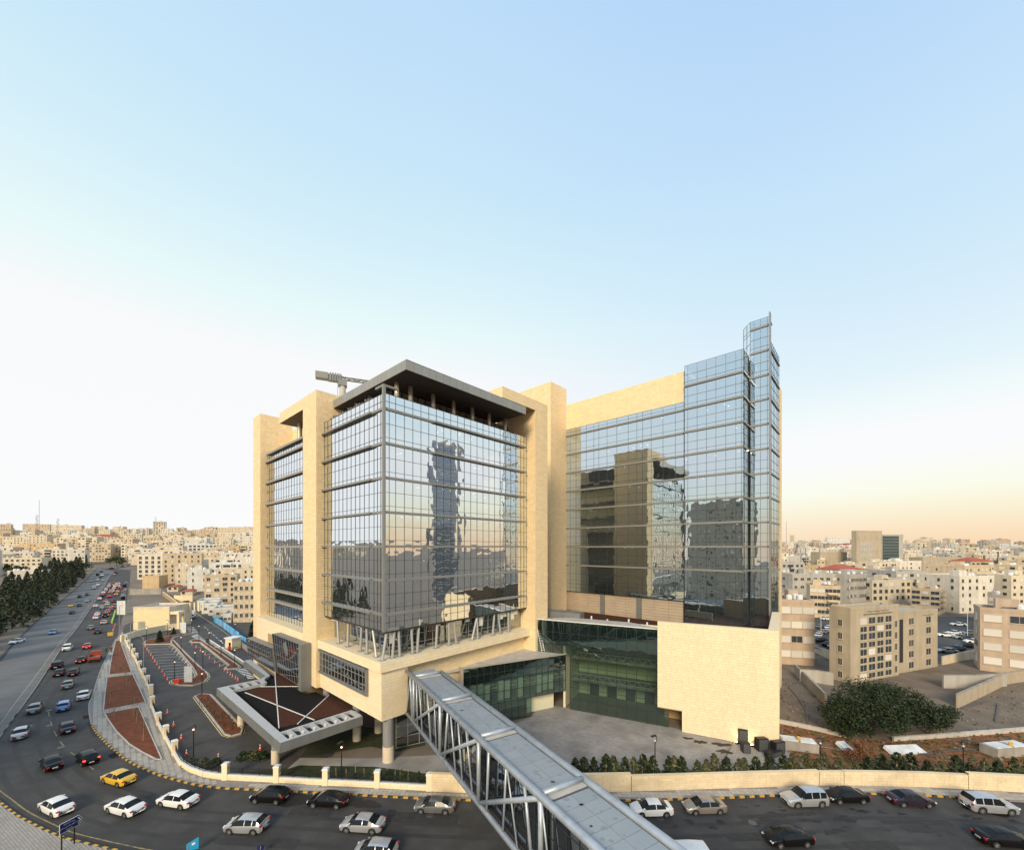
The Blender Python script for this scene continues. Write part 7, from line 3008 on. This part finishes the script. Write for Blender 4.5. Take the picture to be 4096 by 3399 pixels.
def tall_lamp(px, h, label, arm=1.6, rz=0.0, col='concrete'):
    t = thing('street_lamp', label, 'lamp', G(*px), rz)
    b = MB()
    b.tube((0, 0, 0), (0, 0, h), .1, .06, 7)
    b.path([Vector((0, 0, h - .6)), Vector((arm * .3, 0, h + .1)), Vector((arm, 0, h + .25))], .045, 5)
    b.build('pole', col, t)
    b = MB()
    b.obox((arm + .3, 0, h + .25), (.35, 0, 0), (0, .12, 0), (0, 0, .06))
    b.build('lamp_head', 'metal_grey', t)


tall_lamp(cp(262, 1240), 9.0, 'grey pole with curved lamp arm beside the pillar wall', 2.0, R(170))
tall_lamp(cp(78, 995), 9.5, 'grey pole at the upper end of the pillar wall', .3)
tall_lamp(cq(995, 1560), 9, 'grey street pole beside the white notice board', .6)
tall_lamp(cq(1145, 1010), 9, 'grey street pole with round blue sign up the left road', .5)
tall_lamp(cq(1195, 900), 10, 'tall thin street pole right of the queue', .5)
tall_lamp((198, 2420), 13, 'white street pole rising above the conifers', .8, 0, 'tin_white')
tall_lamp((3284, 2560), 8, 'thin white pole in the right car park beside the tan flats', .4, 0, 'tin_white')
tall_lamp((3870, 2550), 8, 'thin white pole in the right car park by the pinkish flats', .4, 0, 'tin_white')


# notice boards
def board(px, w, h, label, rz=0.0, z0=.25, m_='tin_white'):
    t = thing('notice_board', label, 'sign', G(*px), rz)
    b = MB()
    b.box(-w / 2, w / 2, -.06, .06, z0, z0 + h)
    b.build('panel', m_, t)
    b = MB()
    for x in (-w * .35, w * .35):
        b.box(x - .05, x + .05, .07, .15, 0, z0 + h * .8)
    b.build('leg', 'metal_grey', t)
    b = MB()
    rs_ = random.Random(int(w * 100))
    for k in range(5):
        ww_ = rs_.uniform(.2, .42) * w
        x = w * .44 - ww_
        b.box(x, w * .44, -.068, -.061, z0 + h * (.86 - k * .15), z0 + h * (.86 - k * .15) + .05)
    for k in range(4):
        b.box(-w * .44, -w * .38, -.068, -.061, z0 + h * (.86 - k * .2), z0 + h * (.86 - k * .2) + .12)
    b.build('faint_print', 'metal_grey', t)


board(cp(885, 1335), 1.75, 3.4, 'white notice board on the lower parking island')
board(cp(810, 642), 2.1, 3.6, 'white notice board at the top of the upper parking island')
board(cq(1037, 1180), 3.6, 6.0, 'large white notice board beside the left road')
g = G(*cp(728, 1350))
t = thing('fire_hydrant_box', 'red box and hydrant beside the white board on the parking island', 'hydrant', g, R(15))
b = MB()
b.box(-.5, .5, -.3, .3, .2, 1.0)
b.prism([(-.45, -.25), (.45, -.25), (.45, .25), (-.45, .25)], 1.0, 1.12)
b.build('cabinet', 'cone_red', t)
b = MB()
b.tube((.25, 0, 1.1), (.25, 0, 1.45), .09, .09, 8)
b.build('valve', 'cone_red', t)
# barrier, posts and blocks by the roadside
p, q = G(*cq(825, 1365)), G(*cq(905, 1105))
t = thing('plastic_barrier', 'long bright yellow green barrier at the roadside', 'barrier', p, math.atan2(q.y - p.y, q.x - p.x))
mat('lime', (.42, .72, .06), .5)
b = MB()
L_ = (q - p).length
b.prism([(0, -.25), (L_, -.25), (L_, .25), (0, .25)], 0, .35)
b.prism([(0, -.12), (L_, -.12), (L_, .12), (0, .12)], .35, .9)
b.build('rail', 'lime', t)
for k in range(6):
    g = G(*cq(858 + k * 10, 1550 - k * 28))
    t = thing('bollard', '%s red and white bollard from the near end by the roadside' % ORD[k], 'bollard', g, 0, 'red and white bollards')
    b = MB()
    b.lathe([(.12, 0), (.12, .35), (.12, .36), (.12, .7), (.12, .71), (.12, 1.05), (.05, 1.1)], 8, mis=[0, 0, 1, 1, 0, 0, 0])
    b.build('post', ['cone_red', 'cone_white'], t)
g = G(*cq(800, 1640))
t = thing('arrow_block', 'yellow plastic block with arrow point on the road edge', 'barrier', g, .5)
b = MB()
b.prism([(-.7, -.25), (.6, -.25), (.8, 0), (.6, .25), (-.7, .25)], 0, 1.1)
b.build('body', 'paint_yellow', t)
b = MB()
b.tube((-.4, 0, 1.1), (-.4, 0, 1.4), .06, .06, 6)
b.build('handle', 'cone_red', t)
# site cabins
for k, (x0, xs_, x1, yt, yb) in enumerate(((780, 788, 873, 2409, 2442), (795, 806, 868, 2420, 2455), (815, 832, 880, 2432, 2462), (843, 850, 935, 2440, 2472), (880, 893, 925, 2462, 2492))):
    t = cornered('site_cabin', ['long white site cabin at the back by the tan block', 'white site cabin second from the back', 'white site cabin with roof unit in the middle', 'broad white site cabin near the rubble stone block', 'grey roofed hut behind the blue hoarding'][k], x0, xs_, x1, yt, yb, 62, 'white', 1, 0, 2, seed=220 + k, clutter=False, ww=1.0, wh=.9, base=.4, shut=0, near=True, cat='cabin')
# blue hoarding
t = thing('site_hoarding', 'bright blue printed hoarding beside the ramp', 'fence', G(*cp(1245, 470)))
for k, c in enumerate(((.05, .38, .80), (.10, .46, .85), (.03, .24, .62), (.24, .55, .82), (.45, .40, .42))):
    mat('hoard%d' % k, c, .5, var=.12, vscale=.8)
mat('hoard_pic', (.36, .20, .16), .6, var=.5, vscale=1.2)
HP = [G(*cp(*q)) for q in ((1245, 478), (1370, 560), (1540, 690), (1600, 735), (1700, 790), (1842, 862))]
HL = smooth_line(HP, 2.2)
for k, (p, q) in enumerate(zip(HL, HL[1:])):
    d = q - p
    b = MB()
    n = Vector((d.y, -d.x, 0)).normalized()
    hh = 2.4 if k < len(HL) * .66 else 1.9
    b.obox((p + q) / 2 - t.location + Vector((0, 0, hh / 2)), d * .495, n * .04, Vector((0, 0, hh / 2)), k % 2 and [0, 1, 2, 0, 3][k % 5] or 1)
    if k % 3 == 1:
        b.obox((p + q) / 2 - t.location + n * .045 + Vector((0, 0, hh * .45)), d * .28, n * .006, Vector((0, 0, hh * .28)), 5)
    if k % 3 == 2:
        b.obox((p + q) / 2 - t.location + n * .045 + Vector((0, 0, hh * .7)), d * .3, n * .006, Vector((0, 0, hh * .06)), 3)
        b.obox((p + q) / 2 - t.location + n * .045 + Vector((0, 0, hh * .4)), d * .22, n * .006, Vector((0, 0, hh * .15)), 4)
    b.build('hoarding_panel', ['hoard0', 'hoard1', 'hoard2', 'hoard3', 'hoard4', 'hoard_pic'], t)
# empty plot behind the technical building
m = MB()
m.face([(*q, .05) for q in gp(cp, ((60, 250), (100, 100), (640, 90), (760, 240), (620, 300)))])
struct(m.build('empty_plot', 'sand_lot'))
thin_wall('retaining_wall', 'long grey concrete retaining wall behind the empty plot', [cp(70, 105), cp(300, 100), cp(510, 92)], 3.0, .4, 'concrete', cap='concrete')
thin_wall('garden_wall', 'yellow garden wall below the tan apartment block', [cp(690, 195), cp(820, 200), cp(945, 195)], 2.8, .35, 'stone', cap='stone_pale')
thin_wall('garden_wall', 'sloping stone wall left of the garden wall', [cp(530, 110), cp(640, 190), cp(760, 290)], 1.8, .35, 'stone_joint', cap='stone_pale')
m = MB()
m.face([(p_.x, p_.y, p_.z + .06) for p_ in (G(-60, 2395), G(100, 2392), G(105, 2420), G(60, 2470), G(0, 2500), G(-60, 2530))])
struct(m.build('side_car_park', 'asphalt'))


# ================================================================ right-hand plot
thin_wall('plot_edge', 'low pale kerb wall between red soil and sand, left length', [cR(225, 368), cR(480, 420), cR(740, 480)], .3, .3, 'concrete_pale', cap='concrete_pale')
thin_wall('plot_edge', 'low pale kerb wall between red soil and sand, right length', [cR(1100, 505), cR(1600, 470), cR(2120, 430)], .3, .3, 'concrete_pale', cap='concrete_pale')
c8 = lambda x, y: (3000 + x * .5219, 2000 + y * .5219)
thin_wall('retaining_wall', 'slanting beige retaining wall beside the stone hall', [c8(345, 1335), c8(450, 1440), c8(580, 1580)], 2.0, .35, 'wall_shabby', cap='concrete')
thin_wall('retaining_wall', 'slanting beige retaining wall running to the right edge', [c8(1590, 1590), c8(1800, 1490), c8(1960, 1410), c8(2120, 1385)], 2.2, .35, 'wall_shabby', cap='concrete')
thin_wall('terrace_wall', 'stained white terrace wall right of the shabby building', [c8(1480, 1440), c8(1720, 1440), c8(1960, 1425)], 2.4, .35, 'wall_grey', cap='concrete')
thin_wall('terrace_wall', 'stained white terrace wall left of the shabby building', [c8(380, 1390), c8(520, 1400), c8(640, 1420)], 2.4, .35, 'wall_grey', cap='concrete')
thin_wall('parking_wall', 'beige wall along the right car park by the pinkish flats', [c8(1475, 1262), c8(1620, 1230), c8(1760, 1200)], 1.8, .3, 'wall_cream', cap='concrete_pale')
thin_wall('parking_wall', 'beige wall along the right car park by the left flats', [c8(495, 1165), c8(560, 1195), c8(640, 1230)], 1.8, .3, 'wall_cream', cap='concrete_pale')
m = MB()
m.face([(*q, .052) for q in gp(c8, ((430, 1100), (500, 900), (1000, 880), (1500, 890), (1800, 900), (1780, 1150), (1470, 1230), (640, 1200)))])
struct(m.build('right_car_park', 'asphalt_lot'))
PK = [(580, 918, 'white'), (540, 982, 'grey'), (603, 988, 'white'), (628, 1008, 'silver'), (562, 1022, 'bronze'), (523, 1048, 'white'), (545, 1085, 'black'), (600, 1118, 'black'), (632, 1132, 'bronze'),
      (1595, 962, 'white'), (1682, 1030, 'grey'), (1560, 1028, 'white'), (1498, 1045, 'white'), (1620, 1062, 'bronze'), (1690, 1075, 'black'), (1712, 1095, 'white'), (1662, 1130, 'black'), (1585, 1152, 'navy'), (1512, 1170, 'bronze')]
for k, (x, y, c) in enumerate(PK):
    g = G(*c8(x, y))
    car('sedan', c, (g.x, g.y, .06), R(15 if x < 1000 else 165) + .2 * (k % 3), '%s %s saloon from the back in the right car park %s of the shabby building' % (ORD[k if x < 1000 else k - 9], c, 'left' if x < 1000 else 'right'), 'cars in the right car park', detail=False)


# concrete tanks, planks, cabinets
def tank(px, L_, rz, label):
    t = thing('concrete_tank', label, 'tank', G(*px), rz)
    b = MB()
    b.box(-L_ / 2, L_ / 2, -1.0, 1.0, 0, 1.3)
    b.build('tank_body', 'concrete', t)
    for x in (-L_ * .24, L_ * .24):
        b = MB()
        b.box(x - L_ * .21, x + L_ * .21, -.8, .8, 1.3, 1.42)
        b.build('lid', 'tin_white', t)
    b = MB()
    b.lathe([(.2, 0), (.25, .5)], 10, (0, -.5, 1.42))
    b.build('bucket', 'paint_yellow', t)


tank(cR(365, 560), 4.6, R(-18), 'concrete tank with two white lids on red soil near the stone hall')
tank(cR(1960, 600), 6.0, R(8), 'concrete tank with white lids on red soil at the right edge')
for k, (q, lb, w) in enumerate(((cR(1190, 590), 'stack of white boards lying on red soil beside the huge tree', 5.4), (cR(725, 560), 'small white board leaning by the left part of the red soil', 1.6))):
    t = thing('board_stack', lb, 'boards', G(*q), R(4))
    for j in range(3):
        b = MB()
        b.obox((0, 0, .18 + j * .14), (w / 2 - j * .1, 0, 0), (0, .75, .25), (0, -.02, .05))
        b.build('board', 'tin_white', t)
for k, (x, y, w, h, lb) in enumerate(((1605, 108, 1.25, 2.3, 'tall black cabinet leaning by the lit stone corner'), (1622, 160, 1.0, 1.5, 'smaller black cabinet in front of the leaning one'), (1718, 148, 1.5, 1.9, 'black box cabinet right of the second flood lamp'), (1815, 165, 1.6, 1.8, 'black cabinet at the corner of the stone hall'), (1790, 185, 2.6, .8, 'low black box lying at the stone hall corner'))):
    t = thing('equipment_cabinet', lb, 'cabinet', G(*c7(x, y)), R(-20 + 11 * k))
    b = MB()
    b.prism([(-w / 2, -.5), (w / 2, -.5), (w / 2, .5), (-w / 2, .5)], 0, [h, h, h * .93, h * .93])
    b.build('case', 'black_metal', t)
    b = MB()
    b.obox((0, -.51, h * .5), (w * .42, 0, 0), (0, .012, 0), (0, 0, h * .42))
    b.build('front_panel', 'steel_dark', t)
for k, (x, y) in enumerate(((1572, 112), (1664, 130))):
    g = G(*c7(x, y))
    t = thing('flood_lamp', ['small lit ground lamp left of the leaning black cabinet', 'small lit ground lamp between the black cabinets'][k], 'lamp', g)
    b = MB()
    b.obox((0, 0, .12), (.18, 0, 0), (0, .12, .05), (0, -.04, .1))
    b.build('housing', 'black_metal', t)
    b = MB()
    b.obox((0, .1, .24), (.14, 0, 0), (0, .05, .03), (0, -.01, .02))
    b.build('lens', 'flood_glow', t)
    ld = bpy.data.lights.new('flood', 'SPOT')
    ld.energy = 170
    ld.color = (1, .68, .3)
    ld.spot_size = R(75)
    ld.spot_blend = .8
    ld.shadow_soft_size = .1
    lo = bpy.data.objects.new('flood_beam', ld)
    C.objects.link(lo)
    lo.parent = t
    lo.location = (0, .05, .35)
    lo.rotation_euler = (R(180 - 18), 0, R(-20))
# ladder between ledge and low roof
t = thing('roof_ladder', 'leaning metal ladder between the stone pylon and the green glass hall', 'ladder', WV(30.6, -3.2, 10.05))
b = MB()
d1 = Vector((-1.2, 1.0, 6.0))
for s in (0, .5):
    b.tube((s, 0, 0), Vector((s, 0, 0)) + d1, .05, .05, 5)
b.build('rail', 'white_trim', t)
for k in range(14):
    b = MB()
    b.tube(d1 * (k + .5) / 14, Vector((.5, 0, 0)) + d1 * (k + .5) / 14, .035, .035, 4)
    b.build('rung', 'white_trim', t)


# ================================================================ people
person(c1(810, 1168), R(130), 'olive_coat', 'dark_coat', 'person in olive coat walking up the left pavement with a bag')
person(c1(847, 1164), R(130), 'brown_coat', 'jeans', 'person in brown coat walking beside the olive coated one')
person(cp(1148, 778), R(-60), 'dark_coat', 'dark_coat', 'person in dark clothes by the crossing at the ramp')
person(cp(1164, 782), R(-60), 'dark_coat', 'jeans', 'second person in dark clothes right behind at the ramp')
person(cp(1685, 1300), R(160), 'white_coat', 'jeans', 'person in pale top bending by the canopy corner')
person(cq(240, 480), R(-60), 'dark_coat', 'jeans', 'person in dark coat beside the conifers up the road')

# ================================================================ street signs
p1, p2 = Vector((-43.65, 38.8, .13)), Vector((-43.45, 39.75, .13))
d = (p2 - p1).normalized()
t = thing('direction_sign', 'dark blue arrow sign with white Arabic lettering on two black posts', 'sign', p1, math.atan2(d.y, d.x))
for x in (0, .97):
    b = MB()
    b.tube((x, .0, 0), (x, .0, 2.5), .06, .06, 8)
    b.build('post', 'black_metal', t)
for grow, y0, y1, m_, nm in ((.04, -.115, -.075, 'white_trim', 'border'), (0, -.125, -.07, 'sign_blue', 'panel')):
    b = MB()
    q = [(-.18 - grow, 1.72 - grow), (1.25 + grow * .5, 1.72 - grow), (1.5 + grow * 1.4, 2.17), (1.25 + grow * .5, 2.62 + grow), (-.18 - grow, 2.62 + grow)]
    n_ = len(b.v)
    b.v += [(x, y0, z) for x, z in q] + [(x, y1, z) for x, z in q]
    b.f += [(0, 1, 2, 3, 4), (9, 8, 7, 6, 5)] + [(i, i + 5, (i + 1) % 5 + 5, (i + 1) % 5) for i in range(5)]
    b.m += [0] * 7
    b.build(nm, m_, t)
b = MB()
for s in (-1, 1):
    b.obox((1.28, -.13, 2.17 + s * .16), (.09, 0, -s * .16), (0, .006, 0), (.035, 0, .02))
b.build('arrow', 'white_trim', t)
for k, me in enumerate(LETTERS):
    o = link('lettering', me, t, (.5, -.132, (2.38, 2.1, 1.82)[k]))
    o.rotation_euler = (R(90), 0, 0)
g = Vector((PX(792, 39.3), 38.6, 0))
t = thing('flag_sign', 'light blue street sign board cut by the bottom edge', 'sign', g, R(25))
b = MB()
b.tube((-.3, 0, 0), (-.3, 0, 1.0), .05, .05, 8)
b.build('post', 'metal_grey', t)
b = MB()
b.prism([(-.45, -.03), (.5, -.03), (.5, .03), (-.45, .03)], .35, [1.0, 1.45, 1.45, 1.0])
b.build('panel', 'sign_cyan', t)
b = MB()
b.obox((.1, -.04, .95), (.12, 0, .04), (0, .004, 0), (0, 0, .09))
b.build('print', 'white_trim', t)
g = Vector((PX(1058, 39.0), 38.4, 0))
t = thing('round_sign', 'small dark blue round sign top at the bottom edge', 'sign', g, R(10))
b = MB()
b.tube((0, 0, 0), (0, 0, .9), .04, .04, 8)
b.build('post', 'metal_grey', t)
b = MB()
b.tube((0, -.02, .72), (0, .02, .72), .3, .3, 20)
b.build('disc', 'sign_blue', t)
b = MB()
b.obox((0, -.03, .76), (.05, 0, .1), (0, .005, 0), (.03, 0, .04))
b.build('arrow', 'white_trim', t)
g = (mA[26] + mB[26]) / 2
gq = G(*c1(481, 1062))
t = thing('median_sign', 'light blue sign on the median of the left road', 'sign', (gq.x, gq.y, .19), R(-40))
b = MB()
b.tube((0, 0, 0), (0, 0, 1.9), .05, .05, 6)
b.build('post', 'metal_grey', t)
b = MB()
b.box(-.55, .55, -.04, .04, .6, 2.1)
b.build('panel', 'sign_cyan', t)

# rubble and weeds on the waste ground
rs = random.Random(44)
rub, wee = MB(), MB()
soil = gp(lambda x, y: (x, y), ((3110, 2895), (3380, 2950), (3560, 2965), (4096, 2925), (4200, 3150), (3700, 3135), (3133, 3130)))
sand = gp(lambda x, y: (x, y), ((3110, 2880), (3110, 2690), (3320, 2760), (3330, 2920)))
sand2 = gp(lambda x, y: (x, y), ((3860, 2930), (3850, 2830), (4096, 2740), (4300, 2740), (4300, 2910)))
for poly, nr, nw in ((soil, 420, 900), (sand, 160, 60), (sand2, 200, 60)):
    x0, x1 = min(p[0] for p in poly), max(p[0] for p in poly)
    y0, y1 = min(p[1] for p in poly), max(p[1] for p in poly)
    k = 0
    while k < nr + nw:
        x, y = rs.uniform(x0, x1), rs.uniform(y0, y1)
        if not in_poly(x, y, poly):
            x0 -= 0
            k += .2
            continue
        k += 1
        if k < nr:
            r_ = rs.uniform(.05, .22)
            rub.prism([(x + r_ * math.cos(t_) * rs.uniform(.6, 1.2), y + r_ * math.sin(t_) * rs.uniform(.6, 1.2)) for t_ in (0, 1.2, 2.4, 3.7, 5)], .03, .05 + r_ * rs.uniform(.3, .9))
        else:
            for q in range(4):
                leaf(wee, Vector((x + rs.gauss(0, .15), y + rs.gauss(0, .15), .1 + rs.random() * .18)), rs.uniform(.07, .2), rs)
stuff(rub.build('rubble', 'rock'))['label'] = 'scattered stones and rubble on the waste ground at right'
stuff(wee.build('weeds', 'leaf_mid'))['label'] = 'low weeds growing on the waste ground at right'
m = MB()
for px0, px1 in ((c8(300, 1440), c8(420, 1600)), (c8(420, 1600), c8(440, 1720)), (c8(1900, 1560), c8(1880, 1700)), (c8(1620, 1600), c8(1820, 1540)), (cR(1290, 610), cR(1790, 570)), (cR(460, 540), cR(720, 590))):
    a_, b_ = G(*px0), G(*px1)
    m.path([a_ + Vector((0, 0, .12)), a_.lerp(b_, .5) + Vector((.3, .2, .12)), b_ + Vector((0, 0, .12))], .12, 6)
pipe = m.build('drain_pipes', 'steel_dark')
pipe['kind'] = 'stuff'
pipe['label'] = 'dark pipes lying across the waste ground at right'
